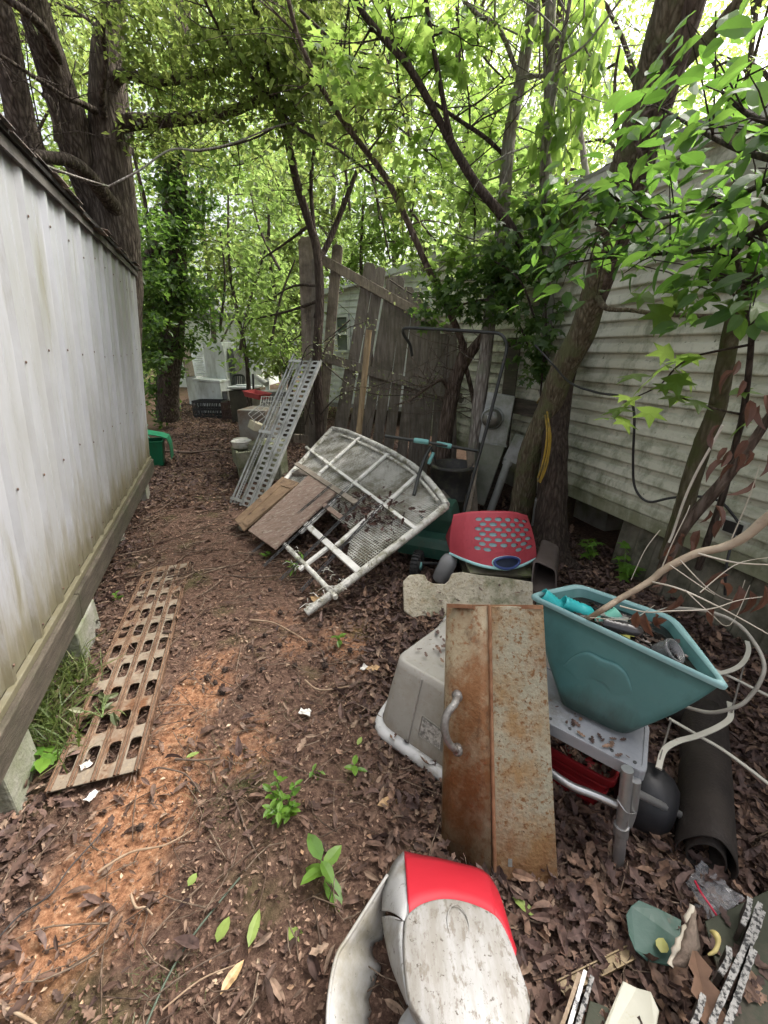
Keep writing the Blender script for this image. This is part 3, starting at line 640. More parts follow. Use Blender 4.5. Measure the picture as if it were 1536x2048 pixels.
for x, y, h, cr, n, lf, sz, lab in (
    (-8.5, 12.5, 9, 3.0, 5200, 'lolive', (.10, .19), lc), (-12, 16, 11, 3.4, 5200, 'lbright', (.12, .22), lc), (-6.6, 17.5, 11.5, 3.2, 6000, 'lbright', (.11, .20), la), (-9.5, 21, 14, 4, 6000, 'lbright', (.14, .26), la),
    (-3.4, 19.5, 12.5, 3.4, 6500, 'lbright', (.12, .22), la), (-1.4, 13.2, 9.5, 2.7, 6200, 'lbright', (.09, .16), la), (.6, 17, 12, 3.2, 6500, 'lbright', (.10, .19), la), (2.4, 12.4, 9.6, 2.6, 6200, 'lfine', (.07, .14), lb_),
    (5.2, 14.5, 11.5, 3.3, 7200, 'lfine', (.08, .16), lb_), (8.2, 11.5, 10.5, 3.0, 7200, 'lfine', (.07, .14), lb_), (4.2, 20, 14, 3.8, 6500, 'lfine', (.11, .21), lb_), (11.5, 15.5, 13, 3.8, 7000, 'lfine', (.10, .19), lb_),
    (-16, 13, 11, 3.4, 4200, 'lbright', (.12, .22), lc), (-15, 23, 15, 4.5, 4500, 'lbright', (.18, .3), lc), (-1.0, 25, 15.5, 4.5, 5200, 'lbright', (.16, .28), la), (-5.2, 26, 15, 4.5, 5200, 'lbright', (.16, .28), la), (9, 23, 16.5, 4.5, 5600, 'lfine', (.15, .26), lb_), (15, 12, 12, 3.6, 5000, 'lfine', (.1, .19), lb_), (6.6, 9.2, 8.8, 2.2, 5200, 'lfine', (.06, .11), lb_), (4.6, 8.4, 8.6, 2.1, 5600, 'lfine', (.05, .10), lb_), (2.6, 9.2, 8.6, 2.0, 5200, 'lfine', (.05, .10), lb_), (8.4, 7.4, 8.8, 2.3, 5600, 'lfine', (.05, .10), lb_)):
    bg_tree(x, y, h, cr, n, lf, sz, lab, gl)
# a low mass of undergrowth far off, with a gap where the path goes through
pp = []
for i in range(260):
    y = random.uniform(9.5, 26); x = random.uniform(-1.2 * y, .9 * y)
    if -.46 * y < x < -.29 * y and y < 24: continue
    pp.append((V((x, y, random.uniform(.3, 3.2))), random.uniform(.6, 1.2), 130, .8))
pp += [(V((random.uniform(-40, 40), random.uniform(27, 34), random.uniform(.5, 9))), random.uniform(1.5, 3), 60, .8) for _ in range(150)]
q = blob_pts(pp, 10, .22)
tag(leaf_mesh('undergrowth', q, rng.uniform(.10, .22, len(q)) * np.where(q[:, 1] > 26.5, 2.2, 1), QUAD, M['lbright'], None), 'mass of bright undergrowth and far wood beyond the yard', 'undergrowth', kind='stuff')
# ================================================================== nearer trees, saplings, shrubs
# sapling threaded through the fence posts
SA = [trk([(640, 905, 4.9, 20), (640, 860, 4.9, 19), (634, 720, 4.9, 18), (640, 600, 4.9, 18), (634, 500, 4.9, 18), (620, 450, 4.9, 17), (595, 370, 4.8, 16), (575, 280, 4.7, 15), (555, 215, 4.6, 14), (542, 150, 4.5, 13), (525, 65, 4.4, 13), (505, 0, 4.3, 12), (480, -90, 4.2, 10)]),
      trk([(636, 520, 4.9, 14), (650, 500, 4.95, 12), (680, 430, 5.0, 11), (705, 365, 5.0, 9), (722, 320, 5.0, 6)]),
      trk([(630, 480, 4.9, 9), (622, 380, 4.9, 8), (628, 300, 4.8, 7), (640, 230, 4.8, 5)]),
      trk([(558, 222, 4.6, 8), (600, 260, 4.4, 7), (660, 290, 4.2, 6), (720, 330, 4.1, 5), (768, 372, 4.0, 4)]),
      trk([(556, 212, 4.6, 8), (500, 150, 4.4, 7), (440, 60, 4.2, 6), (400, -20, 4.0, 5)]),
      trk([(556, 250, 4.6, 5), (500, 280, 4.4, 4), (400, 302, 4.2, 4), (340, 300, 4.1, 3), (217, 373, 3.9, 3), (120, 335, 3.8, 2)])]
tree('sapling', 'thin crooked sapling growing up between the two tall lone fence boards', 'sapling', SA,
     [blob(560, 120, 4.5, 90, 260), blob(650, 260, 4.6, 90, 260), blob(480, 330, 4.8, 80, 200), blob(560, 380, 5.2, 80, 220), blob(720, 300, 4.8, 70, 180), blob(540, 600, 6.0, 70, 330), blob(520, 520, 6.0, 70, 300), blob(570, 690, 5.6, 46, 200), blob(500, 640, 6.2, 50, 220)], (.05, .10), 'barkd', 'lbright', OVAL, clump=7, tight=.25, tw=40)
# long dark limb sweeping from the upper left
LB = [trk([(1108, 640, 3.75, 24), (1083, 548, 3.7, 19), (1048, 495, 3.65, 19), (1003, 430, 3.6, 19), (953, 370, 3.55, 18), (913, 305, 3.5, 17), (875, 235, 3.45, 16), (818, 135, 3.35, 14), (768, 78, 3.3, 13), (722, 20, 3.25, 12), (680, -60, 3.2, 11)]),
      trk([(908, 298, 3.5, 13), (893, 235, 3.42, 12), (868, 100, 3.35, 11), (852, 0, 3.3, 10), (845, -90, 3.25, 9)]),
      trk([(1010, 312, 3.8, 8), (970, 275, 3.7, 8), (910, 235, 3.6, 7), (868, 205, 3.55, 6)]),
      trk([(835, 160, 3.4, 6), (800, 92, 3.35, 5), (740, 60, 3.3, 4)])]
tree('leaning_tree', 'slender grey tree whose forked limb sweeps across to the upper left', 'tree', LB,
     [blob(780, 40, 3.4, 80, 120), blob(880, 120, 3.5, 90, 150), blob(960, 60, 3.6, 90, 170), blob(850, 300, 3.8, 70, 140), blob(700, 130, 3.4, 80, 130), blob(990, 240, 3.9, 80, 150)], (.05, .10), 'barkd', 'lmaple', STAR, clump=5, tight=.3, tw=40)
# slim spotted trunk
SC = [trk([(932, 1060, 3.9, 30), (937, 1019, 3.9, 28), (944, 960, 3.9, 27), (953, 856, 3.9, 27), (962, 775, 3.9, 27), (970, 719, 3.9, 26), (983, 600, 3.9, 26), (998, 490, 3.85, 25), (1008, 410, 3.8, 25), (1018, 280, 3.75, 25), (1040, 170, 3.7, 25), (1058, 65, 3.65, 25), (1068, 0, 3.6, 24), (1085, -120, 3.5, 22)]),
      trk([(1044, 150, 3.7, 9), (1090, 152, 3.6, 7), (1115, 143, 3.55, 5)]), trk([(1042, 170, 3.7, 10), (1000, 60, 3.6, 9), (950, 25, 3.5, 8), (900, -40, 3.4, 6)])]
tree('slim_tree', 'slim tree with pale spotted bark rising in front of the meter box', 'tree', SC,
     [blob(1010, 560, 3.9, 60, 150), blob(950, 480, 4.0, 70, 170), blob(900, 520, 4.1, 60, 150), blob(1000, 400, 3.9, 60, 120), blob(940, 380, 4.0, 60, 130), blob(1060, 330, 3.8, 50, 80)], (.06, .11), 'barks', 'lbright', STAR, clump=6, tight=.3, tw=24)
SDD = [trk([(1078, 1000, 3.8, 26), (1088, 820, 3.75, 26), (1098, 640, 3.7, 26), (1088, 550, 3.7, 25), (1090, 420, 3.65, 24), (1093, 300, 3.6, 24), (1100, 200, 3.55, 24), (1098, 80, 3.5, 24), (1102, 0, 3.45, 22), (1106, -120, 3.4, 20)]),
       trk([(1098, 250, 3.55, 10), (1118, 120, 3.4, 9), (1135, 30, 3.3, 8), (1150, -60, 3.2, 7)]), trk([(1110, 130, 3.4, 5), (1170, 90, 3.3, 4), (1240, 0, 3.2, 3)]),
       trk([(1185, 520, 4.2, 14), (1178, 400, 4.2, 13), (1165, 300, 4.2, 12), (1150, 210, 4.1, 10), (1130, 160, 4, 8)])]
tree('slim_tree', 'slim upright tree with a dark ivy covered stem behind the spotted one', 'tree', SDD,
     [blob(1120, 260, 3.5, 60, 80), blob(1140, 200, 3.4, 60, 60), blob(1110, 420, 3.6, 60, 110), blob(1190, 120, 3.4, 70, 50), blob(1130, 60, 3.5, 70, 80)], (.07, .13), 'barks', 'lmaple', OVAL, clump=5, tight=.3, pitch=(-.9, .35), tw=20)
# ivy over the stems by the meter
iv = T('ivy', 'dark ivy climbing the stems between fence and mobile home', 'ivy', G(985, 990))
mb = MB()
for a in ([(1085, 980, 3.6), (1080, 820, 3.6), (1092, 650, 3.55), (1085, 500, 3.55), (1092, 380, 3.5)], [(1060, 700, 3.5), (1020, 620, 3.6), (960, 600, 3.75), (900, 620, 3.9)], [(1070, 640, 3.5), (1040, 560, 3.5), (985, 520, 3.7)]): mb.tube(smooth_path([D(*q) for q in a], 4), .008, 5)
mb.build('stem', M['barkd'], iv)
bl = [blob(x, y, Y, r_, n) for x, y, Y, r_, n in ((1040, 480, 3.6, 70, 110), (1000, 530, 3.7, 60, 90), (950, 560, 3.8, 55, 85), (900, 580, 3.95, 50, 70), (1050, 560, 3.6, 60, 90), (1010, 610, 3.65, 55, 80), (1080, 640, 3.5, 50, 80), (1080, 730, 3.55, 40, 60), (880, 600, 4.0, 40, 90), (1060, 690, 3.5, 40, 60), (1090, 400, 3.55, 40, 60), (1090, 520, 3.5, 40, 80), (950, 620, 3.75, 40, 70), (860, 640, 4.2, 34, 60))]
q = blob_pts(bl, 6, .3); leaf_mesh('foliage', q, rng.uniform(.05, .10, len(q)), _star(), M['livy'], iv, (-.7, .4))
# small forked tree at the fence end
SE = [trk([(884, 985, 4.3, 34), (884, 960, 4.3, 31), (889, 881, 4.3, 30), (902, 800, 4.3, 30), (913, 752, 4.25, 28), (931, 719, 4.2, 24), (962, 678, 4.15, 18), (990, 640, 4.1, 12)]),
      trk([(912, 755, 4.25, 18), (920, 715, 4.2, 15), (926, 690, 4.2, 14), (888, 600, 4.1, 13), (853, 530, 4.0, 13), (818, 450, 3.95, 12), (768, 350, 3.9, 12), (700, 262, 3.8, 11), (640, 170, 3.7, 10), (595, 70, 3.6, 9), (570, -30, 3.5, 8)]),
      trk([(900, 790, 4.3, 12), (885, 760, 4.2, 8), (855, 775, 4.1, 7), (820, 800, 4.0, 5), (790, 810, 3.9, 3)]),
      trk([(920, 690, 4.2, 10), (945, 790, 4.3, 9), (950, 840, 4.35, 8)])]
tree('forked_tree', 'small brown forked tree at the end of the board fence', 'tree', SE,
     [blob(640, 170, 3.8, 80, 150), blob(720, 260, 3.9, 70, 120), blob(800, 400, 4.0, 60, 100), blob(720, 200, 3.8, 90, 160), blob(800, 200, 3.8, 80, 140)], (.05, .10), 'barkred', 'lolive', OVAL, clump=6, tight=.25, tw=40)
# main leaning trunk
MF = [trk([(1020, 1110, 3.32, 60), (1043, 1015, 3.28, 46), (1059, 912, 3.2, 44), (1097, 819, 3.1, 46), (1128, 734, 3.0, 50), (1166, 662, 2.9, 52), (1196, 560, 2.76, 50), (1233, 415, 2.58, 58), (1258, 320, 2.48, 64), (1298, 190, 2.38, 68), (1328, 75, 2.3, 74), (1350, 0, 2.26, 74), (1385, -140, 2.2, 70)], 6),
      trk([(1302, 200, 2.38, 34), (1330, 160, 2.34, 27), (1368, 125, 2.3, 25), (1423, 68, 2.25, 24), (1478, 2, 2.2, 22), (1540, -70, 2.15, 20)]),
      trk([(1192, 585, 2.8, 16), (1212, 616, 2.6, 10), (1260, 620, 2.45, 9), (1310, 627, 2.35, 9), (1400, 632, 2.25, 9), (1500, 636, 2.2, 9), (1560, 648, 2.15, 8)]),
      trk([(1254, 310, 2.45, 12), (1234, 260, 2.4, 9), (1230, 160, 2.35, 7), (1240, 90, 2.3, 5)])]
lt = tree('leaning_tree', 'thick leaning tree with ridged bark in front of the mobile home siding', 'tree', MF, [], (.1, .1), 'barkr', 'lgloss', seg=18, wob=.03)
o = MB(); p2, r2 = trk([(1150, 700, 2.98, 10), (1186, 630, 2.82, 22), (1216, 540, 2.70, 36), (1262, 400, 2.54, 50), (1300, 270, 2.4, 50), (1345, 130, 2.3, 52), (1385, 0, 2.22, 50), (1420, -120, 2.18, 46)], 6)
d_ = (p2[-1] - p2[-3]).normalized(); q_, r_q = p2[-1].copy(), r2[-1]
for k in range(1, 6): p2.append(q_ + d_ * .55 * k); r2.append(r_q * (1 - .16 * k))
o.tube(p2, r2, 14, True, True, .05); o.build('second_stem', M['barkred'], lt)
o = MB(); vp = smooth_path([D(1215, 470, 2.55), D(1240, 372, 2.47), D(1285, 335, 2.37), D(1268, 250, 2.35), D(1330, 195, 2.27), D(1318, 90, 2.24)], 5); o.tube(vp, .009, 6)
o.build('vine', M['barkred'], lt)
# dark buttressed trunk behind it
MD = [trk([(1098, 1150, 2.84, 120), (1097, 1118, 2.86, 88), (1100, 1080, 2.9, 70), (1103, 1020, 2.94, 60), (1108, 920, 3.0, 52), (1114, 840, 3.08, 46), (1132, 750, 3.2, 36), (1165, 650, 3.3, 26), (1196, 560, 3.35, 18)], 5),
      trk([(1112, 1105, 2.84, 46), (1135, 1128, 2.76, 34), (1165, 1146, 2.68, 24), (1205, 1160, 2.6, 12)]), trk([(1085, 1110, 2.84, 40), (1066, 1132, 2.78, 26), (1050, 1142, 2.75, 12)])]
tree('dark_tree', 'dark smooth trunk with flared roots standing behind the leaning tree', 'tree', MD, [], (.1, .1), 'barkd', 'lgloss', seg=16)
# mossy slanting stem at the right with thin companions
MH = [trk([(1335, 1120, 1.95, 34), (1368, 1013, 1.92, 34), (1383, 960, 1.9, 34), (1408, 882, 1.87, 34), (1433, 820, 1.84, 33), (1449, 735, 1.8, 32), (1467, 645, 1.76, 31), (1483, 600, 1.74, 30), (1499, 560, 1.72, 29), (1515, 490, 1.68, 28), (1540, 400, 1.62, 26), (1575, 260, 1.55, 24)], 5)]
tree('slanting_tree', 'mossy slanting stem in front of the siding at the right edge', 'tree', MH, [], (.1, .1), 'barkg', 'lgloss', seg=12)
MT = [trk([(1396, 1138, 1.7, 13), (1414, 1085, 1.68, 13), (1449, 982, 1.66, 12), (1471, 888, 1.64, 12), (1486, 829, 1.62, 12), (1500, 716, 1.58, 11), (1502, 638, 1.55, 10), (1483, 560, 1.5, 9), (1470, 500, 1.48, 8)]),
      trk([(1502, 690, 1.57, 6), (1520, 660, 1.5, 5), (1540, 640, 1.45, 4)]), trk([(1497, 690, 1.57, 6), (1420, 705, 1.65, 5), (1385, 715, 1.7, 4), (1352, 735, 1.72, 4), (1320, 770, 1.75, 3), (1270, 795, 1.8, 3)]),
      trk([(1480, 828, 1.62, 6), (1440, 820, 1.65, 4), (1390, 805, 1.7, 4), (1320, 780, 1.75, 3)]), trk([(1498, 640, 1.55, 5), (1440, 560, 1.6, 4), (1380, 590, 1.7, 3)])]
sap = tree('sapling', 'thin dark sapling with light green star shaped leaves before the siding', 'sapling', MT, [], (.1, .1), 'barkd', 'lmaple')
stars = [(1290, 745, 1.76), (1275, 790, 1.78), (1255, 790, 1.8), (1240, 812, 1.8), (1225, 835, 1.8), (1300, 755, 1.75), (1345, 722, 1.72), (1372, 740, 1.7), (1350, 745, 1.72), (1325, 765, 1.74), (1350, 702, 1.7), (1380, 704, 1.68), (1400, 708, 1.66), (1320, 722, 1.72), (1325, 605, 1.72), (1345, 590, 1.7), (1310, 590, 1.72), (1360, 580, 1.68), (1460, 595, 1.6), (1520, 600, 1.5), (1370, 790, 1.7), (1352, 785, 1.72), (1395, 798, 1.7), (1460, 780, 1.64), (1300, 560, 1.8), (1500, 840, 1.6), (1240, 830, 1.8), (1390, 575, 1.66), (1300, 810, 1.76)]
pos = [D(*s) for s in stars]; leaf_mesh('crown', pos, rng.uniform(.075, .13, len(pos)), STAR, M['lmaple'], sap, (-.45, .3), .35)
MW = [trk([(1310, 1180, 1.55, 22), (1320, 1154, 1.55, 24), (1346, 1091, 1.53, 26), (1377, 1041, 1.5, 26), (1439, 972, 1.46, 24), (1496, 897, 1.42, 20), (1536, 838, 1.4, 18), (1590, 760, 1.36, 16)])]
tree('bare_stem', 'brown slanting stem with shrivelled leaves at the right edge', 'stem', MW, [], (.1, .1), 'barkred', 'lgloss')
o = MB(); o.tube(smooth_path([D(1338, 1085, 1.48), D(1346, 1066, 1.48), D(1367, 1004, 1.47), D(1392, 947, 1.46), D(1430, 879, 1.44), D(1445, 850, 1.43)], 4), [.0045] * 21, 6)
o.build('bare_stem', pmat('bleached_wood', (.5, .46, .38), (.62, .58, .5), 12, .7), None, loc=D(1346, 1066, 1.48)); tag(col.objects[-1], 'thin bleached white stem crossing the brown slanting one', 'stem')

# big glossy shrub hanging in from the right
gs = T('shrub', 'glossy dark green shrub hanging in from the upper right', 'shrub', (1.98, 1.05, 0))
mb = MB(); gb = []
root = V((1.98, 1.05, 0))
spr = [((1600, 330, 1.25), (1500, 380, 1.6), (1400, 420, 1.8), (1300, 440, 2.0), (1190, 450, 2.15)), ((1600, 330, 1.25), (1480, 300, 1.5), (1380, 250, 1.75), (1320, 215, 1.9)), ((1600, 400, 1.25), (1500, 470, 1.5), (1400, 500, 1.75), (1300, 510, 1.95), (1180, 520, 2.15), (1100, 540, 2.3)), ((1600, 260, 1.25), (1500, 230, 1.45), (1440, 180, 1.6)), ((1500, 470, 1.5), (1440, 540, 1.65), (1390, 570, 1.75)), ((1300, 440, 2.0), (1240, 400, 2.1), (1180, 380, 2.2), (1140, 420, 2.25)), ((1600, 480, 1.2), (1540, 540, 1.4), (1490, 570, 1.5))]
mb.tube(smooth_path([root, V((1.93, 1.12, 1.0)), D(1600, 480, 1.2), D(1600, 330, 1.25), D(1600, 260, 1.25), D(1590, 100, 1.25)], 5), list(np.linspace(.026, .010, 26)), 8)
lp, ly = [], []
for sp in spr:
    path = smooth_path([D(*s) for s in sp], 8); mb.tube(path, list(np.linspace(.010, .0035, len(path))), 6)
    for i in range(4, len(path)):
        for k in range(2 if random.random() < .45 else 3):
            sd_ = V((random.uniform(-1, 1), random.uniform(-1, .6), random.uniform(-.7, .8))) * random.uniform(.03, .26)
            e = path[i] + sd_
            if random.random() < .35: mb.tube([path[i], (path[i] + e) / 2 + V((0, 0, .01)), e], [.003, .0022, .0015], 4)
            for j in range(2): lp.append(e + V(rng.normal(size=3)) * .03); ly.append(math.atan2(sd_.y, sd_.x) + random.uniform(-.8, .8))
mb.build('stem', M['barkd'], gs)
leaf_mesh('foliage', [tuple(p) for p in lp], rng.uniform(.05, .105, len(lp)), _oval(.26, .05, .25), M['lgloss'], gs, (-.25, .35), .45, np.array(ly))

# little leafy vine twigs in front of the fence
vn = T('vine', 'spindly vine with tiny pale leaves tangled across the fence boards', 'vine', G(630, 900))
mb = MB(); lp = []
for a in ([(625, 850, 4.9), (600, 760, 4.9), (620, 690, 4.85), (680, 720, 4.8), (720, 770, 4.75)], [(640, 830, 4.85), (680, 790, 4.8), (740, 775, 4.75), (800, 760, 4.7), (850, 775, 4.65), (880, 740, 4.6)], [(640, 720, 4.85), (700, 770, 4.75), (760, 790, 4.7), (830, 790, 4.6), (880, 800, 4.5)], [(600, 880, 4.9), (596, 780, 4.9), (560, 700, 4.95), (600, 640, 4.9)], [(700, 640, 4.8), (640, 690, 4.85), (600, 720, 4.9)], [(610, 850, 4.95), (650, 700, 4.9), (690, 660, 4.9), (740, 640, 4.9)], [(780, 560, 4.6), (830, 590, 4.4), (890, 595, 4.3), (960, 580, 4.1)]):
    path = smooth_path([D(*s) for s in a], 6); mb.tube(path, list(np.linspace(.007, .003, len(path))), 4)
    for p in path[3:]:
        for k in range(4): lp.append(p + V(rng.normal(size=3)) * .06)
mb.build('stem', M['twig'], vn); leaf_mesh('foliage', [tuple(p) for p in lp], rng.uniform(.02, .05, len(lp)), OVAL, leafmat('pale_small_leaves', [(.10, .12, .05), (.17, .19, .09), (.08, .11, .04)], [(.3, .36, .12), (.4, .45, .2)], .35), vn)

# thin hanging twigs in the canopy
def cane(lbl, pts, w0, w1, mat='twig', nm='hanging_branch'):
    P_ = smooth_path([D(*s) for s in pts], 5); o = MB(); o.tube(P_, list(np.linspace(wpx(w0, P_[0]) / 2, wpx(w1, P_[-1]) / 2, len(P_))), 6)
    ob = o.build(nm, M[mat], None, loc=P_[0]); return tag(ob, lbl, 'branch', 'bare branches hanging in the canopy')
cane('pale dead branch arching over the shed roof to the fence', [(640, 235, 4.6), (555, 252, 4.3), (470, 285, 4.1), (400, 300, 3.9), (340, 300, 3.8), (280, 340, 3.7), (217, 373, 3.6)], 3, 4, 'barks')
cane('dead branch running down to the shed eave', [(217, 373, 3.6), (150, 352, 3.3), (90, 330, 3.0), (40, 305, 2.7), (-40, 270, 2.4)], 3.5, 4, 'barks')
dk = 'thin dark branch in the upper canopy between the sapling and the spotted tree'
for pts in ([(790, 30, 3.5), (800, 200, 3.8), (830, 330, 4.1), (820, 470, 4.4)], [(600, 20, 3.6), (680, 90, 3.8), (760, 110, 3.7), (768, 78, 3.4)], [(700, 0, 3.4), (690, 120, 3.8), (720, 260, 4.2), (760, 420, 4.6), (780, 520, 4.8)], [(950, 0, 3.5), (960, 100, 3.7), (1010, 160, 3.7)], [(940, 330, 4, ), (950, 430, 4), (948, 480, 4.1)], [(560, 130, 4.6), (640, 130, 4.4), (700, 60, 4.2)], [(520, 90, 4.6), (450, 110, 4.8), (380, 60, 5.0)], [(640, 60, 3.6), (670, 170, 3.9), (740, 250, 4.2), (800, 300, 4.3)], [(820, 420, 4.3), (870, 480, 4.2), (900, 500, 4.1)], [(560, 540, 5.6), (520, 460, 5.8), (500, 380, 6)], [(540, 700, 5.8), (560, 600, 5.8), (590, 520, 5.8)], [(480, 700, 8), (500, 600, 8), (530, 500, 8), (540, 420, 8)], [(440, 660, 9), (450, 560, 9), (440, 460, 9)], [(700, 420, 5.2), (690, 300, 5.3), (700, 180, 5.3)], [(760, 440, 5.2), (740, 330, 5.3), (690, 240, 5.3)]):
    cane(dk, [p[:3] for p in pts], 6, 3, 'twig')
# mid-distance leafy saplings that fill the space behind the fence and the junk
def midtree(lbl, x, Yb, ypx, blobs, lf, lsz, tm=QUAD, wd=.05):
    b_ = V((x, Yb, -.05)); top = V((x + random.uniform(-.3, .3), Yb + random.uniform(-.3, .3), blobs and max(b[0].z for b in blobs) or 4))
    limbs = [(smooth_path([b_, lerp(b_, top, .35) + V((.08, 0, 0)), lerp(b_, top, .7) - V((.08, 0, 0)), top], 4), list(np.linspace(wd, wd * .3, 13)))]
    return tree('mid_tree', lbl, 'tree', limbs, blobs, lsz, 'bark', lf, tm, 'bushy young trees behind the junk', clump=8, tight=.24, tw=14)
midtree('bushy bright young tree behind the cinder blocks', -2.7, 8.5, 0, [blob(540, y, 8.5, r_, n) for y, r_, n in ((640, 60, 420), (560, 70, 460), (480, 80, 460), (700, 50, 300), (400, 90, 460))], 'lbright', (.08, .15))
midtree('bushy young tree just left of the fence boards', -1.6, 7.2, 0, [blob(x, y, 7.2, r_, n) for x, y, r_, n in ((590, 600, 50, 280), (580, 500, 60, 320), (570, 680, 46, 240), (640, 420, 70, 320), (600, 350, 80, 360), (560, 740, 30, 140))], 'lolive', (.07, .13))
midtree('bushy bright young tree directly behind the board fence', -.3, 7.6, 0, [blob(x, y, 7.6, r_, n) for x, y, r_, n in ((740, 480, 70, 420), (800, 420, 80, 460), (700, 540, 40, 160), (850, 480, 70, 380), (760, 360, 90, 460), (880, 380, 80, 380))], 'lbright', (.08, .15))
midtree('bushy young tree above the corner of the mobile home', 1.6, 7.0, 0, [blob(x, y, 6.6, r_, n) for x, y, r_, n in ((960, 400, 70, 360), (1000, 320, 80, 380), (900, 300, 80, 380), (1060, 260, 80, 320), (960, 220, 80, 340))], 'lbright', (.07, .13))
midtree('shady young tree overhanging the far junk', -5.2, 10.8, 0, [blob(x, y, 10.6, r_, n) for x, y, r_, n in ((400, 590, 50, 200), (360, 570, 60, 300), (470, 580, 55, 240), (440, 540, 70, 420), (400, 480, 80, 420), (480, 500, 70, 360))], 'lolive', (.09, .17))
midtree('shady young tree behind the far corner of the shed', -4.6, 7.6, 0, [blob(x, y, 7.2, r_, n) for x, y, r_, n in ((300, 560, 40, 260), (300, 650, 36, 220), (310, 720, 30, 160), (290, 460, 50, 260))], 'livy', (.07, .13))
# ================================================================== plate with rounded slots
def slot_plate(mb, P, cells, hw, hh, rad, th, nc=4):
    """cells: (u0,u1,v0,v1, has_hole); P(u,v,w) -> point. Real through holes with inner walls."""
    def outline(uc, vc):
        pts = []
        r_ = min(rad, hw, hh)
        for qx, qy, a0 in ((1, 1, 0), (-1, 1, 90), (-1, -1, 180), (1, -1, 270)):
            for k in range(nc):
                a = R(a0 + 90 * k / (nc - 1)); pts.append((uc + qx * (hw - r_) + r_ * math.cos(a), vc + qy * (hh - r_) + r_ * math.sin(a)))
        return pts
    for u0, u1, v0, v1, hole in cells:
        if not hole:
            q = [P(u0, v0, th), P(u1, v0, th), P(u1, v1, th), P(u0, v1, th)]; b_ = [P(u0, v0, 0), P(u1, v0, 0), P(u1, v1, 0), P(u0, v1, 0)]
            mb.add(q + b_, [(0, 1, 2, 3), (7, 6, 5, 4)]); continue
        uc, vc = (u0 + u1) / 2, (v0 + v1) / 2; inn = outline(uc, vc); out = []
        for i, (a, c) in enumerate(inn):
            qd = i // nc; k = i % nc; f = k / (nc - 1)
            cu, cv = ((u1, v1), (u0, v1), (u0, v0), (u1, v0))[qd]
            if qd in (0, 2): out.append((cu, lerp(vc, cv, min(1, .35 + f * 1.3))) if f < .5 else (lerp(uc, cu, min(1, .35 + (1 - f) * 1.3)), cv))
            else: out.append((lerp(uc, cu, min(1, .35 + f * 1.3)), cv) if f < .5 else (cu, lerp(vc, cv, min(1, .35 + (1 - f) * 1.3))))
        n = len(inn)
        V4 = [P(a, c, th) for a, c in out] + [P(a, c, th) for a, c in inn] + [P(a, c, 0) for a, c in out] + [P(a, c, 0) for a, c in inn]
        fs = []
        for i in range(n):
            j = (i + 1) % n
            fs += [(i, j, n + j, n + i), (2 * n + j, 2 * n + i, 3 * n + i, 3 * n + j), (n + i, n + j, 3 * n + j, 3 * n + i)]
        mb.add(V4, fs)
        # corner triangles left open by the cell outline
        for qd, (cu, cv) in enumerate(((u1, v1), (u0, v1), (u0, v0), (u1, v0))):
            a = out[qd * nc + nc // 2 - 1]; c = out[qd * nc + nc // 2]
            for w_, rv in ((th, False), (0, True)):
                tri = [P(*a, w_), P(cu, cv, w_), P(*c, w_)]; mb.add(tri, [(0, 1, 2) if not rv else (2, 1, 0)])
# ------------------------------------------------------------------ perforated vehicle ramp on the ground
rA, rB, rC, rD = G(100, 1572, .03), G(272, 1556, .03), G(375, 1134, .03), G(297, 1131, .03)
n0, n1 = (rA + rB) / 2, (rC + rD) / 2; rL = (n1 - n0).length
RP = PL(n0, (n1 - n0).cross(V((0, 0, 1))), n1 - n0); rw = .148
mrust = pmat('rusty_beige_paint', (.19, .155, .115), (.26, .215, .165), 5, .6, .15, 50, dirt=[((.15, .068, .03), 6, .55, .07, (1, .5, 1)), ((.09, .037, .016), 24, .61, .05, O1), ((.30, .24, .17), 40, .6, .1, O1)])
mrib = pmat('rust_rib', (.09, .045, .025), (.19, .115, .07), 22, .8, .3, 60)
rt = T('loading_ramp', 'rusty beige slotted metal ramp lying flat beside the shed', 'ramp', (n0.x, n0.y, 0))
mb = MB(); cells = []; nr = 10
for i in range(4):
    for j in range(nr):
        u0 = -rw + i * rw / 2; v0 = .03 + j * (rL - .06) / nr; cells.append((u0, u0 + rw / 2, v0, v0 + (rL - .06) / nr, True))
for i in range(4): cells += [(-rw + i * rw / 2, -rw + (i + 1) * rw / 2, 0, .03, False), (-rw + i * rw / 2, -rw + (i + 1) * rw / 2, rL - .03, rL, False)]
slot_plate(mb, lambda u, v, w_: RP.P(u, v, w_ if RP.n.z > 0 else -w_), cells, .021, .052, .013, .004); mb.build('slotted_plate', mrust, rt)
un = V((0, 0, 1))
for u in (-rw, -rw / 2, 0, rw / 2, rw):
    mb = MB()
    for du in ((-.006, .006) if abs(u) < rw else ((0, .012) if u < 0 else (-.012, 0))):
        mb.tube([RP.P(u + du, 0) + un * .006, RP.P(u + du, rL) + un * .006], .0048, 6)
    if abs(u) == rw: mb.obox(RP.P(u - .002, 0) - un * .028, RP.e2 * rL, RP.e1 * .004, un * .031)
    mb.build('rib', mrib, rt)
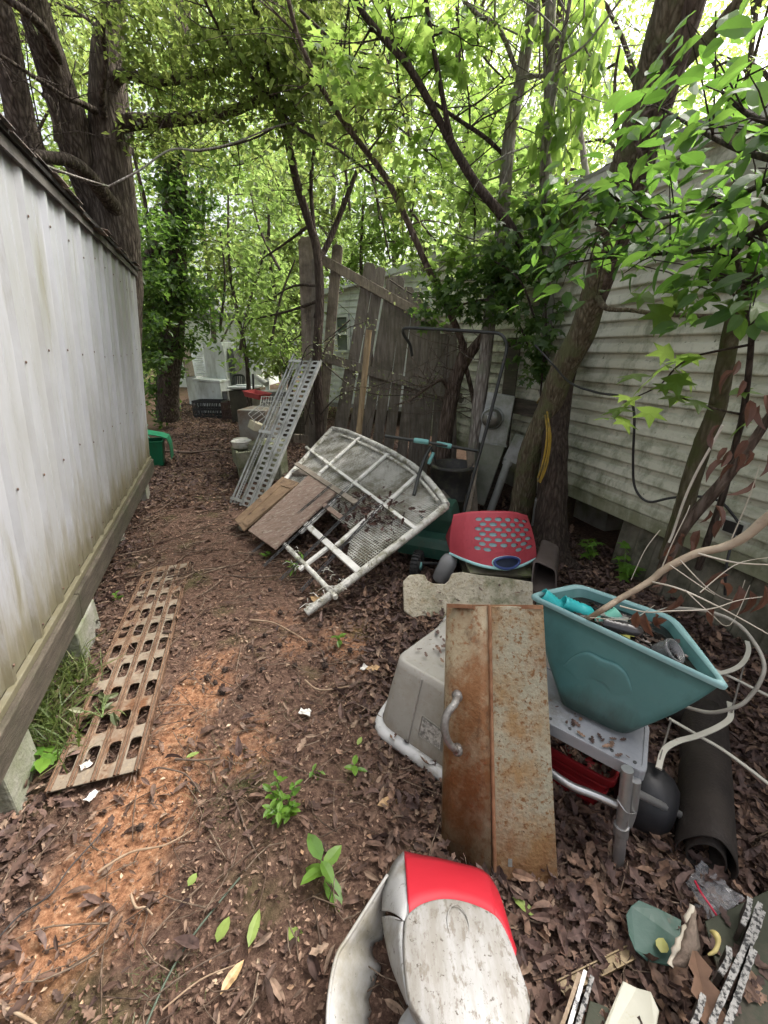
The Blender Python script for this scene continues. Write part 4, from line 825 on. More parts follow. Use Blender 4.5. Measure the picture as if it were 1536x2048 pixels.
# wilted sprig and paper scraps lying on it
def sprig(name, lbl, cat, px, py, zz, n, ln, cols, tcols, lsz, tm=OVAL, up=.3, mat=None):
    p = G(px, py, zz); o = T(name, lbl, cat, p); mb = MB(); lp = []; ly = []
    for i in range(n):
        a = random.uniform(0, 6.28); e = p + V((math.cos(a) * ln, math.sin(a) * ln, ln * up * random.uniform(.4, 1.5)))
        m_ = (p + e) / 2 + V((0, 0, ln * .15)); mb.tube([p, m_, e], [.0022, .0018, .001], 5)
        for k in range(4): lp.append(lerp(p, e, .4 + .2 * k)); ly.append(a + random.uniform(-1, 1))
    mb.build('stem', leafmat(name + '_stem', [(.12, .18, .05)], None, 0), o)
    leaf_mesh('foliage', [tuple(q) for q in lp], rng.uniform(lsz[0], lsz[1], len(lp)), tm, mat or leafmat(name + '_leaf', cols, tcols, .3), o, (-.1, .3), .4, np.array(ly)); return o
WILT = [(.10, .13, .05), (.22, .24, .12), (.07, .09, .04), (.30, .30, .18)]
sprig('leafy_sprig', 'wilted green sprig dropped on the rusty ramp', 'sprig', 205, 1435, .04, 6, .075, WILT, [(.2, .25, .08)], (.04, .075), _oval(.2, .08, .3), .5)
mpaper = pmat('crumpled_paper', (.55, .53, .48), (.75, .73, .69), 9, .8, .4, 30, dirt=[((.3, .24, .17), 7, .6, .08, O1)])
def scrap(lbl, px, py, sz, zz=.03, m=None, name='paper_scrap', cat='paper', ang=None):
    p = G(px, py, zz); mb = MB(); n = 5; a0 = random.uniform(0, 6) if ang is None else ang
    pts = [[p + V((math.cos(a0) * (i - 2) - math.sin(a0) * (j - 2) * .7, math.sin(a0) * (i - 2) + math.cos(a0) * (j - 2) * .7, 0)) * sz / 5 + V((random.uniform(-.1, .1), random.uniform(-.1, .1), random.uniform(-.12, .28))) * sz * .7 for i in range(n)] for j in range(n)]
    mb.loft(pts, False, False, False, smooth=False)
    return tag(mb.build(name, m or mpaper, None, solid=.0012, loc=p), lbl, cat)
scrap('crumpled white paper scrap lying on the near end of the rusty ramp', 172, 1530, .045, .045)
scrap('crumpled white paper scrap on the leaves off the near end of the ramp', 185, 1592, .05)
scrap('crumpled pale paper scrap on the bare middle of the path', 610, 1425, .06)
scrap('small pale scrap by the left corner of the wicker headboard', 728, 1336, .05, .02)

# ------------------------------------------------------------------ wicker headboard
hB1 = G(615, 1226, .03); hB0 = G(478, 1062, .03); hu = (hB0 - hB1).normalized(); hp = V((hu.y, -hu.x, 0)); hp = hp if hp.x > 0 else -hp
k_ = 1.075; hv = (hp * k_ + V((0, 0, .47))).normalized(); HB = PL(hB1, hu, hv); hs1 = 1 if HB.n.z > 0 else -1
def hq(x, y, w_=0): return HB.px(x, y, w_ * hs1)
MW_ = pmat('peeling_white_wicker', (.50, .49, .44), (.68, .67, .62), 14, .75, .5, 90, dirt=[((.20, .19, .13), 9, .56, .07, O1), ((.09, .075, .05), 26, .64, .05, O1)])
MWs = pmat('white_wicker_strand', (.48, .47, .42), (.66, .65, .60), 12, .8, 0, dirt=[((.22, .21, .15), 6, .52, .08, O1)])
MWp = pmat('white_rail', (.60, .59, .55), (.72, .71, .67), 9, .65, .2, 40, dirt=[((.26, .25, .18), 8, .58, .06, O1)])
hb_o = T('wicker_headboard', 'peeling white wicker headboard leaning low beside the path', 'headboard', (hB1.x, hB1.y, 0))
mb = MB()
def wrap(pts, r_, n=10):              # wound cane: fine rings along the bar
    P_ = smooth_path(pts, 10); dl = [0]
    for i in range(1, len(P_)): dl.append(dl[-1] + (P_[i] - P_[i - 1]).length)
    m_ = int(dl[-1] / .006); out = []; j = 0
    for q in range(m_ + 1):
        d = dl[-1] * q / m_
        while j < len(dl) - 2 and dl[j + 1] < d: j += 1
        out.append(lerp(P_[j], P_[j + 1], (d - dl[j]) / max(1e-6, dl[j + 1] - dl[j])))
    mb.tube(out, [r_ * (1 + (.10 if q % 2 else -.05) + random.uniform(-.05, .05)) for q in range(len(out))], n)
arch = [(664, 857), (690, 862), (718, 873), (775, 900), (805, 918), (833, 937), (862, 967), (884, 995), (893, 1010)]
wrap([hq(612, 1226), hq(755, 1120), hq(893, 1012)], .026); mb.build('side_post', MW_, hb_o); mb = MB()
wrap([hq(480, 1058), hq(570, 960), hq(662, 860)], .024); mb.build('side_post', MW_, hb_o); mb = MB()
wrap([hq(*p) for p in arch], .022); wrap([hq(p[0] - 8, p[1] + 8, .01) for p in arch[1:-1]], .012, 8); mb.build('arched_rail', MW_, hb_o)
def hrail(a, c, wd, th, nm, w_=.012):
    mb = MB(); mb.bar(hq(*a, w_), hq(*c, w_), wd, th, HB.n * hs1); return mb.build(nm, MWp, hb_o, bevel=.004)
hrail((612, 894), (832, 1058), .028, .02, 'cross_rail', .018)
hrail((606, 1043), (718, 1143), .045, .024, 'cross_rail', .02)
mb = MB(); wrap([hq(566, 1086, .01), hq(620, 1140, .01), hq(672, 1195, .01)], .017); mb.build('bottom_rail', MW_, hb_o)
for a, c in (((718, 876), (640, 946)), ((776, 908), (705, 970)), ((833, 952), (770, 1010)), ((640, 948), (612, 976)), ((702, 970), (600, 1066)), ((768, 1008), (672, 1092)), ((660, 1092), (598, 1140))):
    hrail(a, c, .036, .022, 'slat', .01)
def inpoly(u, v, pl):
    r_ = False; j = len(pl) - 1
    for i in range(len(pl)):
        (a, b_), (c, d) = pl[i], pl[j]
        if (b_ > v) != (d > v) and u < (c - a) * (v - b_) / (d - b_) + a: r_ = not r_
        j = i
    return r_
wp1 = [HB.uv(*p) for p in arch] + [HB.uv(830, 1060), HB.uv(718, 1143), HB.uv(690, 1118), HB.uv(700, 1060), HB.uv(640, 1010), HB.uv(560, 985), HB.uv(600, 925)]
holes = [HB.uv(745, 1040), HB.uv(640, 900), HB.uv(718, 1128), HB.uv(708, 1118)]; hr = [.05, .03, .035, .03]
us, vs_ = [p[0] for p in wp1], [p[1] for p in wp1]
mb = MB(); v = min(vs_); row = 0
def ragged(u, v): return any((u - a) ** 2 + (v - c) ** 2 < r_ * r_ for (a, c), r_ in zip(holes, hr)) or random.random() < .018
while v < max(vs_):
    u = min(us); run = []; ph = row % 2
    def flush():
        if len(run) > 2: mb.tube(run, .0045, 4, False)
        run.clear()
    k = 0
    while u < max(us):
        if inpoly(u, v, wp1) and not ragged(u, v): run.append(HB.P(u, v, hs1 * ((-.004 if (k + ph) % 2 else .005) - .012 + random.uniform(-.0015, .0015))) + HB.e2 * random.uniform(-.001, .001))
        else: flush()
        u += .022; k += 1
    flush(); v += .0185; row += 1
u = min(us)
while u < max(us):
    v = min(vs_); run = []
    while v < max(vs_):
        if inpoly(u, v, wp1): run.append(HB.P(u, v, -hs1 * .012))
        elif len(run) > 1: mb.tube([run[0], run[-1]], .0032, 4, False); run = []
        else: run = []
        v += .02
    if len(run) > 1: mb.tube([run[0], run[-1]], .0032, 4, False)
    u += .022
mb.build('woven_panel', MWs, hb_o)
mb = MB()                             # frayed strands at the lower right leg
for i in range(46):
    u, v = HB.uv(*random.choice([(640, 1205), (655, 1190), (625, 1215), (600, 1130), (680, 1180), (590, 1110), (735, 1135), (660, 1150)]))
    p = HB.P(u + random.uniform(-.06, .06), v + random.uniform(-.05, .05), .02 * hs1); d = V((random.uniform(-1, .4), random.uniform(-.8, .3), random.uniform(-.2, .5))) * random.uniform(.03, .10)
    mb.tube([p, p + d * .5 + V((0, 0, .012)), p + d - V((0, 0, .01))], [.0032, .0026, .0016], 4)
tag(mb.build('fraying', MWs, hb_o), kind='stuff')
mlv = leafmat('caught_leaves', [(.06, .03, .025), (.10, .05, .04), (.04, .022, .018), (.14, .075, .055)], None, 0, .7)
q = [HB.P(*HB.uv(random.gauss(738, 38), random.gauss(1025, 20)), hs1 * random.uniform(.002, .03)) for _ in range(190)]
tag(leaf_mesh('leaf_litter', [tuple(p) for p in q], rng.uniform(.03, .065, len(q)), OAK2, mlv, None, (0, .5), .6), 'reddish dead leaves caught in the headboard weave', 'leaf litter', kind='stuff')
# weathered boards resting on the headboard
mbrown = pmat('brown_cabinet_wood', (.15, .095, .055), (.25, .17, .105), 5, .75, .4, 40, stretch=(2, 2, 2), dirt=[((.08, .05, .035), 12, .6, .06, O1)])
mply = pmat('flaking_plywood', (.19, .13, .10), (.27, .19, .15), 9, .85, .5, 40, stretch=(1, 3, 1), dirt=[((.34, .29, .24), 17, .57, .05, (1.2, 3, 2)), ((.08, .05, .04), 22, .64, .05, O1)])
def hboard(nm, lbl, cat, poly, w_, th, m):
    o = T(nm, lbl, cat, hq(*poly[0], w_)); mb = MB(); mb.prism([hq(*p, w_) for p in poly], HB.n * hs1 * th); mb.build('board', m, o, bevel=.004); return o
d1 = hboard('cabinet_door', 'narrow brown framed cabinet door leaning on the wicker headboard', 'door', [(471, 1042), (566, 956), (600, 968), (488, 1064)], .035, .018, mbrown)
mb = MB()
ipoly = [(485, 1040), (562, 970), (583, 977), (494, 1052)]
for i in range(4): mb.bar(hq(*ipoly[i], .056), hq(*ipoly[(i + 1) % 4], .056), .012, .006, HB.n * hs1)
mb.build('molding', mbrown, d1)
hboard('plywood_board', 'wide flaking plywood board beside the framed cabinet door', 'board', [(498, 1064), (622, 950), (676, 986), (551, 1101)], .04, .02, mply)
def hstrip(lbl, a, c, wd, m, w_=.06, nm='wooden_strip'):
    p = hq(*a, w_); mb = MB(); mb.bar(p, hq(*c, w_), wd, .02, HB.n * hs1); return tag(mb.build(nm, m, None, bevel=.003, loc=p), lbl, 'strip')
hstrip('brown wooden strip slanting across the headboard above the plywood', (592, 927), (712, 1006), .045, pmat('old_strip', (.16, .13, .10), (.30, .26, .21), 8, .85, .3))
hstrip('short brown wooden strip lying below the wire stakes', (648, 1010), (683, 1036), .04, mply, .05)
# truss wire stakes
mwire = pmat('black_wire', (.035, .037, .038), (.07, .072, .075), 20, .5, spec=.5)
for (a, c), lbl in (((( 501, 1110), (662, 972)), 'left end'), (((528, 1134), (700, 972)), 'second'), (((562, 1161), (733, 992)), 'third'), (((603, 1184), (764, 1012)), 'right end')):
    txt = {'left end': 'black truss wire stake lying across the plywood board', 'second': 'black truss wire stake between the plywood and the short strip', 'third': 'black truss wire stake crossing the middle of the open headboard frame', 'right end': 'black truss wire stake nearest the woven lower corner of the headboard'}[lbl]
    p0, p1 = G(a[0], a[1], .03), hq(c[0], c[1], .085); mb = MB(); dd = (p1 - p0).normalized(); sx = dd.cross(HB.n).normalized() * .024
    mb.tube([p0, p1], .003, 6); mb.tube([p0 + sx, p1 + sx, p1 + sx * .5 + dd * .02, p1], .003, 6)
    zz = []; L_ = (p1 - p0).length; m_ = int(L_ / .055)
    for i in range(m_ + 1): zz.append(p0 + dd * L_ * i / m_ + (sx if i % 2 else V((0, 0, 0))))
    mb.tube(zz, .002, 5)
    tag(mb.build('wire_stake', mwire, None, loc=p0), txt, 'stake', 'wire stakes on the headboard')

# ------------------------------------------------------------------ grey metal catwalk plank leaning on the fence
sBL, sTL, sBR = G(464, 1004, .01), D(597, 722, 4.95), G(522, 1022, .01)
SC_ = PL(sBL, sBR - sBL, sTL - sBL); sW = (sBR - sBL).length; sL = (sTL - sBL).length; ss_ = 1 if SC_.n.y < 0 else -1
mgalv = pmat('dull_galvanised', (.28, .29, .28), (.40, .41, .39), 7, .5, .1, 60, metal=.55, dirt=[((.16, .16, .13), 6, .58, .1, O1)])
mgal2 = pmat('pale_galvanised', (.42, .43, .42), (.55, .56, .54), 7, .5, .1, 60, metal=.4, dirt=[((.22, .22, .18), 6, .6, .1, O1)])
sp_o = T('catwalk_plank', 'grey perforated metal catwalk plank leaning against the tall fence post', 'plank', (sBL.x, sBL.y, 0))
P_ = lambda u, v, w_: SC_.P(u, v, w_ * ss_)
mb = MB(); cells = []; nr = 30
for j in range(nr):
    for u0, u1 in ((.10, .19), (.19, .285)): cells.append((u0 * sW / .3, u1 * sW / .3, j * sL / nr, (j + 1) * sL / nr, True))
slot_plate(mb, P_, cells, .032, .016, .006, .004, 2); mb.build('perforated_deck', mgal2, sp_o)
mb = MB(); cells = []
for j in range(60): cells.append((.05, .085, j * sL / 60, (j + 1) * sL / 60, True))
slot_plate(mb, P_, cells, .010, .009, .009, .003, 4); mb.build('perforated_web', mgal2, sp_o)
for u in (0, .035, .10, .19): 
    mb = MB(); mb.tube([P_(u * sW / .3, -.01, .012), P_(u * sW / .3, sL + (.08 if u == 0 else .02), .012)], .0125, 8); mb.build('rail', mgalv, sp_o)
mb = MB(); mb.obox(P_(sW - .008, 0, 0), SC_.e2 * sL, SC_.e1 * .006, SC_.n * ss_ * .03); mb.build('edge_flange', mgal2, sp_o)
for v in (.02, sL * .47, sL - .04):
    mb = MB(); mb.obox(P_(-.01, v, .027), SC_.e1 * (sW * .42), SC_.e2 * .03, SC_.n * ss_ * .006); mb.build('cross_brace', mgal2, sp_o)

# ------------------------------------------------------------------ broken board fence
FO = D(760, 700, 5.15); FP = PL(FO, V((1, -.10, 0)), V((0, .05, 1))); fs_ = 1 if FP.n.y < 0 else -1
def fq(x, y, w_=0): return FP.px(x, y, w_ * fs_)
fn = FP.n * fs_
fe = T('board_fence', 'sagging dark board fence panel with slanting rails and two tall lone boards', 'fence', (FO.x, FO.y, 0))
def picket(top, bot, wd, m='fence', w_=0, pointed=True):
    a, c = fq(*bot, w_), fq(*top, w_); d = (c - a).normalized(); sx = d.cross(fn).normalized(); h = (c - a).length; mb = MB(); n = 5
    k = wd * .22 if pointed else .004; e0 = random.uniform(-.003, .003)
    ol = [a - sx * wd / 2, a + sx * wd / 2] + [a + d * (h - k) + sx * (wd / 2 + e0), a + d * h + sx * (wd / 2 - k), a + d * h - sx * (wd / 2 - k), a + d * (h - k) - sx * (wd / 2 + e0)]
    mb.prism(ol, fn * random.uniform(.015, .019)); return mb.build('picket', M[m], fe, bevel=.002)
picket((612, 474), (628, 1000), .165, 'fencel', .02); picket((676, 490), (640, 900), .115, 'fencel', -.012)
tops = [(741, 526), (762, 536), (786, 556), (799, 552), (818, 574), (838, 584), (852, 612), (872, 636), (886, 668)]
bots = [(666, 960), (692, 962), (714, 968), (745, 962), (768, 968), (798, 965), (822, 960), (843, 952), (870, 945)]
for i, (a, c) in enumerate(zip(tops, bots)): picket(a, c, .122, 'fence', -.02 - .003 * (i % 3))
picket((700, 728), (655, 960), .10, 'fence', -.04, False)
picket((894, 690), (884, 940), .07, 'fence', -.03)
def frail(a, c, wd, m='fencel', w_=.025, nm='rail'):
    mb = MB(); mb.bar(fq(*a, w_), fq(*c, w_), wd, .038, fn); return mb.build(nm, M[m], fe, bevel=.004)
frail((646, 520), (905, 664), .095); frail((640, 712), (935, 800), .105, 'fence', .027); frail((588, 876), (690, 886), .10, 'fencel', .03)
mb = MB(); a, c = fq(625, 1000, .06), fq(634, 520, .06); mb.bar(a, c, .09, .09, fn); mb.build('post', M['fence'], fe, bevel=.005)
mb = MB(); a, c = D(905, 960, 5.0), D(905, 670, 5.0); mb.bar(a, c, .09, .09, fn); mb.build('post', M['fence'], fe, bevel=.005)
mb = MB(); pb = smooth_path([D(712, 905, 4.6), D(718, 860, 4.6), D(726, 780, 4.6), D(734, 700, 4.6), D(738, 660, 4.6)], 6)
for i in range(0, len(pb) - 1, 3):
    pass
mb.tube(pb, [.031 * (1.12 if i % 6 == 0 else 1) for i in range(len(pb))], 9)
tag(mb.build('bamboo_pole', pmat('tan_bamboo', (.24, .17, .09), (.36, .27, .16), 8, .6, .2, 30, stretch=(8, 8, 1)), None, loc=pb[0]), 'tan split pole standing upright before the fence boards', 'pole')

# ------------------------------------------------------------------ meter box on its post
MP = PL(D(985, 850, 3.75), V((1, -.35, 0)), V((.20, 0, 1))); ms_ = 1 if MP.n.y < 0 else -1; mnn = MP.n * ms_
def mq(x, y, w_=0): return MP.px(x, y, w_ * ms_)
mgr = pmat('weathered_grey_metal', (.30, .31, .30), (.42, .43, .42), 6, .45, .1, 40, metal=.15, dirt=[((.12, .14, .08), 4, .55, .12, O1)])
mgr2 = pmat('algae_grey_metal', (.22, .225, .195), (.31, .315, .28), 6, .5, .1, 40, metal=.2, dirt=[((.12, .14, .08), 3, .5, .14, O1)])
mt = T('meter_box', 'grey electric meter box with round glass meter on a leaning wooden post', 'meter', (mq(985, 1000).x, mq(985, 1000).y, 0))
mb = MB(); mb.prism([mq(975, 784), mq(1030, 793), mq(1012, 892), mq(957, 882)], -mnn * .11); mb.build('upper_box', mgr, mt, bevel=.006)
mb = MB(); mb.prism([mq(962, 882, -.006), mq(1010, 893, -.006), mq(968, 1012, -.006), mq(934, 1000, -.006)], -mnn * .10); mb.build('lower_box', mgr2, mt, bevel=.006)
mb = MB(); mb.bar(mq(958, 883, .004), mq(1013, 893, .004), .014, .012, mnn); mb.build('lid_lip', mgr, mt)
c = mq(985, 836, .002); Q = Matrix.Translation(c) @ mnn.to_track_quat('Z', 'Y').to_matrix().to_4x4()
mb = MB(); mb.lathe([(.096, 0), (.098, .014), (.090, .02), (.086, .03)], Q, 28); mt_r = mb.build('meter_ring', mgr, mt)
mb = MB(); mb.lathe([(.084, .028), (.083, .07), (.074, .098), (.05, .112), (.02, .116), (.001, .117)], Q, 28); mb.build('meter_glass', pmat('meter_glass', (.06, .06, .05), (.12, .115, .09), 5, .12, spec=.8, coat=.5), mt_r)
mb = MB(); mb.obox(mq(974, 842, .121) , MP.e1 * .03, MP.e2 * .05, mnn * .003); mb.build('meter_label', pmat('meter_label', (.55, .56, .55), None, 5, .5), mt_r)
mb = MB(); mb.bar(mq(1004, 900, -.16), mq(1030, 676, -.16), .11, .09, mnn); mb.bar(mq(965, 1080, -.163), mq(1004, 900, -.163), .11, .09, mnn); mb.build('post', M['timber'], mt, bevel=.006)
mb = MB(); mb.bar(mq(1022, 810, -.10), mq(1085, 822, -.10), .13, .04, mnn); mb.bar(mq(1022, 985, -.11), mq(1070, 1000, -.11), .12, .04, mnn); mb.build('cross_board', M['timber'], mt, bevel=.005)
mb = MB(); mb.prism([mq(1030, 868, .0), mq(1054, 876, .0), mq(1032, 930, .0), mq(1006, 918, .0)], -mnn * .09); mb.build('junction_box', mgr, mt, bevel=.008)
mb = MB(); mb.tube([mq(1018, 918, -.04), mq(998, 975, -.04), mq(966, 1062, -.04)], .034, 14); mb.tube([mq(1019, 916, -.04), mq(1014, 930, -.04)], .045, 14); mb.build('conduit', pmat('grey_conduit', (.30, .31, .28), (.38, .39, .36), 5, .55, dirt=[((.18, .2, .12), 5, .58, .1, O1)]), mt)
mb = MB(); mb.prism([mq(1057, 997, .0), mq(1090, 1004, .0), mq(1076, 1056, .0), mq(1052, 1050, .0)], -mnn * .10)
vb = tag(mb.build('vent_box', pmat('grey_plastic_vent', (.30, .29, .26), (.38, .37, .33), 5, .6), None, bevel=.01, loc=mq(1070, 1050)), 'small ribbed grey plastic box between the two trunks', 'box')
mb = MB()
for k in range(6): mb.bar(lerp(mq(1062, 1003, .002), mq(1058, 1044, .002), 0) + MP.e1 * .018 * k, mq(1058, 1044, .002) + MP.e1 * .018 * k, .005, .006, mnn)
mb.build('louver', pmat('vent_louver', (.24, .23, .21), None, 5, .6), vb)
my = pmat('yellow_hose', (.30, .19, .02), (.40, .26, .04), 9, .5, dirt=[((.13, .10, .035), 8, .55, .08, O1)])
hos = T('yellow_hose', 'yellow hose looped over the cross board behind the leaning tree', 'hose', D(1090, 960, 3.05))
for k, pts in enumerate(([(1078, 800, 3.55), (1084, 792, 3.35), (1090, 806, 3.18), (1098, 850, 2.88), (1095, 905, 2.86), (1082, 955, 2.86), (1076, 962, 2.92)], [(1074, 806, 3.55), (1080, 798, 3.35), (1086, 812, 3.18), (1094, 860, 2.89), (1088, 915, 2.87), (1076, 955, 2.88)], [(1098, 846, 2.87), (1101, 880, 2.85), (1094, 930, 2.85), (1080, 965, 2.86)])):
    mb = MB(); mb.tube(smooth_path([D(*p) for p in pts], 6), .0068, 8); mb.build('hose_loop', my, hos)
mblk = pmat('black_cable', (.012, .012, .012), (.03, .03, .03), 10, .45)
def cable(nm, lbl, cat, pts, r_, m, n=7, grp=None):
    P_ = smooth_path(pts, 7); mb = MB(); mb.tube(P_, r_, n); return tag(mb.build(nm, m, None, loc=P_[0]), lbl, cat, grp)
cable('power_cord', 'black cord drooping across the siding to the outlet', 'cord', [D(1070, 690, 3.1), D(1105, 728, 3.0), D(1140, 765, 2.62), D(1195, 785, 2.4), D(1250, 795, 2.22), D(1268, 825, 2.18), D(1266, 920, 2.18), D(1270, 975, 2.16), D(1295, 1003, 2.1), D(1340, 996, 2.02), D(1385, 992, 1.97), D(1440, 1003, 1.92), D(1478, 1046, 1.85)], .0065, mblk)
cable('power_cord', 'black cord hanging straight down from the outlet', 'cord', [D(1475, 1050, 1.80), D(1462, 1090, 1.76), D(1452, 1140, 1.72), D(1450, 1190, 1.7)], .006, mblk)
def fill_poly(mb, poly, nv): return mb.prism(poly, nv)
def ring_between(a, b, n): return [lerp(V(a), V(b), i / (n - 1)) for i in range(n)]
# ------------------------------------------------------------------ rusty metal lid leaning on the beige tub
q0, q1 = Z(985, 1757, .02), Z(1116, 1770, .02)
lu = V((q1.x - q0.x, q1.y - q0.y, 0)).normalized(); lt_ = Z(990, 1210, .74); lv = (lt_ - Z(1000, 1760, .02)).normalized()
LP_ = PL(q0, lu, lv); ls_ = 1 if LP_.n.y < 0 else -1
def lq(x, y, w_=0): return LP_.px(x, y, w_ * ls_)
mlid = pmat('rusted_grey_paint', (.25, .235, .165), (.345, .325, .24), 5, .6, .4, 70, metal=.1, dirt=[((.25, .15, .06), 5, .54, .09, (1, 1, .8)), ((.16, .066, .022), 3.4, .59, .07, (1.4, 1, .6)), ((.17, .085, .032), 60, .575, .035, O1), ((.06, .028, .014), 95, .63, .03, O1)])
grime(mlid, (.15, .07, .028), .0, .38, 8, .7)
mlid2 = pmat('heavier_rust', (.26, .21, .13), (.33, .275, .185), 6, .65, .3, 70, metal=.1, dirt=[((.17, .075, .026), 5, .52, .09, (1, 1, .5)), ((.06, .026, .012), 9, .61, .06, (1, 1, .5)), ((.17, .075, .028), 44, .57, .05, O1)])
ld = T('rusty_lid', 'large rusty metal lid with a grey pull handle leaning on the beige tub', 'lid', (q0.x, q0.y, 0))
seamT, seamB = (978, 1212), (989, 1752)
def strip(A, B, C, D_, th, m, nm, w0=0, w1=0):
    mb = MB(); mb.prism([lq(*A, w0), lq(*B, w0), lq(*C, w0), lq(*D_, w0)], -LP_.n * ls_ * th); return mb.build(nm, m, ld, bevel=.003)
strip((985, 1757), (1117, 1772), (1087, 1213), (980, 1212), .045, mlid, 'main_panel')
mb = MB(); a0, a1, b0_, b1 = lq(978, 1212), lq(983, 1755), lq(940, 1212, -.03), lq(927, 1728, -.03); c0_, c1 = lq(896, 1210, -.075), lq(884, 1702, -.075)
n_ = LP_.n * ls_
mb.loft([[a0, lerp(a0, b0_, .5) + n_ * .008, b0_, lerp(b0_, c0_, .6) + n_ * .012, c0_, c0_ - n_ * .05], [a1, lerp(a1, b1, .5) + n_ * .008, b1, lerp(b1, c1, .6) + n_ * .012, c1, c1 - n_ * .05]], False, False, False, smooth=True)
mb.build('curved_panel', mlid2, ld, solid=.004)
mb = MB(); mb.tube([lq(979, 1211, .002), lq(984, 1480, .002), lq(990, 1755, .002)], .006, 6); mb.bar(lq(895, 1211, -.05), lq(945, 1213, -.022), .012, .01, n_); mb.bar(lq(945, 1213, -.02), lq(1086, 1214, .003), .012, .008, n_); mb.build('seam', pmat('rust_seam', (.17, .075, .035), (.28, .15, .08), 20, .8, .3, 60), ld)
mb = MB(); mb.obox(lq(1016, 1733, .0005), LP_.e1 * .012, LP_.e2 * .022, n_ * .001); mb.build('rating_plate', pmat('worn_plate', (.12, .12, .11), (.2, .2, .18), 60, .6), ld)
hd_ = T('pull_handle', None, None, (0, 0, 0)); hd_.parent = ld; hd_.location = lq(905, 1450, 0) - ld.location
mhand = pmat('pitted_chrome', (.10, .09, .08), (.26, .25, .235), 26, .55, .3, 60, metal=.5, dirt=[((.10, .06, .04), 14, .58, .08, O1)])
mb = MB(); mb.tube(smooth_path([lq(915, 1394, -.02), lq(909, 1408, .03), lq(894, 1428, .045), lq(889, 1452, .048), lq(893, 1476, .045), lq(904, 1494, .03), lq(914, 1502, -.02)], 5), [.009, .010, .011, .012, .012, .012, .011, .0115, .012, .012, .0125, .0125, .0125, .0125, .0125, .0125, .0125, .012, .012, .012, .012, .012, .011, .011, .011, .010, .010, .009, .009, .009, .009], 10)
for y in (1394, 1502): mb.lathe([(.017, -.02), (.016, .004), (.008, .008)], Matrix.Translation(lq(915, y, -.016)) @ n_.to_track_quat('Z', 'Y').to_matrix().to_4x4(), 12)
hh = mb.build('pull_handle', mhand, ld); bpy.data.objects.remove(hd_)

# ------------------------------------------------------------------ beige tub upside down
mtub = pmat('chalky_beige_plastic', (.30, .285, .25), (.38, .365, .33), 5, .6, .08, 90, dirt=[((.27, .25, .20), 3.5, .58, .12, O1), ((.25, .21, .16), 50, .64, .06, O1)])
grime(mtub, (.17, .13, .09), .0, .16, 10, .8)
zt3 = .31
top4 = [Z(788, 1316, zt3), Z(888, 1244, zt3), Z(1085, 1262, zt3), Z(985, 1430, zt3)]
bot4 = [Z(752, 1452, .02), Z(900, 1205, .02) + V((.06, .0, 0)), Z(1135, 1330, .02), Z(962, 1602, .02)]
cb = sum(bot4, V((0, 0, 0))) / 4; ctp = sum(top4, V((0, 0, 0))) / 4
tb = T('plastic_tub', 'beige plastic tub lying upside down behind the rusty lid', 'tub', (cb.x, cb.y, 0))
def rp(c4, r_, k=1.0, dz=0, cen=None):
    cen = cen or sum(c4, V((0, 0, 0))) / 4
    return [cen + (p - cen) * k + V((0, 0, dz)) for p in roundpoly(c4, r_, 6)]
mb = MB(); mid = [lerp(a, b_, .9) for a, b_ in zip(bot4, top4)]
mb.loft([rp(bot4, .08, 1.0), rp(bot4, .08, .985, .03), rp([lerp(a, b_, .5) for a, b_ in zip(bot4, top4)], .07), rp(mid, .06, .995), rp(top4, .05, .985, 0), rp(top4, .05, .93, .004), rp(top4, .05, .88, -.012), rp(top4, .04, .2, -.012)], True, False, True)
tbb = mb.build('tub_body', mtub, tb)
mb = MB(); mb.loft([rp(bot4, .08, 1.055, -.012), rp(bot4, .08, 1.065, .004), rp(bot4, .08, 1.05, .022), rp(bot4, .08, .99, .026)], True, False, False); mb.build('rim', pmat('pale_rim_plastic', (.50, .50, .49), (.60, .60, .59), 5, .5, dirt=[((.3, .28, .22), 9, .62, .08, O1)]), tb, solid=.004)
fA, fB, fC, fD = bot4[0], bot4[3], top4[3], top4[0]
def fface(s, t_, w_=0): 
    p = lerp(lerp(fA, fB, s), lerp(fD, fC, s), t_); nrm = (fB - fA).cross(fD - fA).normalized(); nrm = nrm if nrm.y < 0 else -nrm
    return p + nrm * w_
mb = MB(); mb.tube([fface(.33, .07, .004), fface(.33, .94, .002)], .004, 6); mb.build('corner_seam', mtub, tb)
def quadface(pl_, w0, w1, m, nm, par, th=.004):
    mb = MB(); mb.prism(pl_, (w1 - w0)); return mb.build(nm, m, par, bevel=.002)
fnrm = (fB - fA).cross(fD - fA).normalized(); fnrm = fnrm if fnrm.y < 0 else -fnrm
mb = MB(); mb.prism([fface(.42, .28, .001), fface(.62, .26, .001), fface(.62, .48, .001), fface(.42, .50, .001)], fnrm * .004)
mb.build('label_patch', pmat('worn_label', (.17, .165, .15), (.50, .48, .44), 55, .7, .2, 60, lo=.42, hi=.58), tb)
mb = MB(); mb.tube([fface(.41, .26, .003), fface(.63, .24, .003), fface(.63, .50, .003), fface(.41, .52, .003), fface(.41, .26, .003)], .0025, 5); mb.build('label_border', mtub, tb)

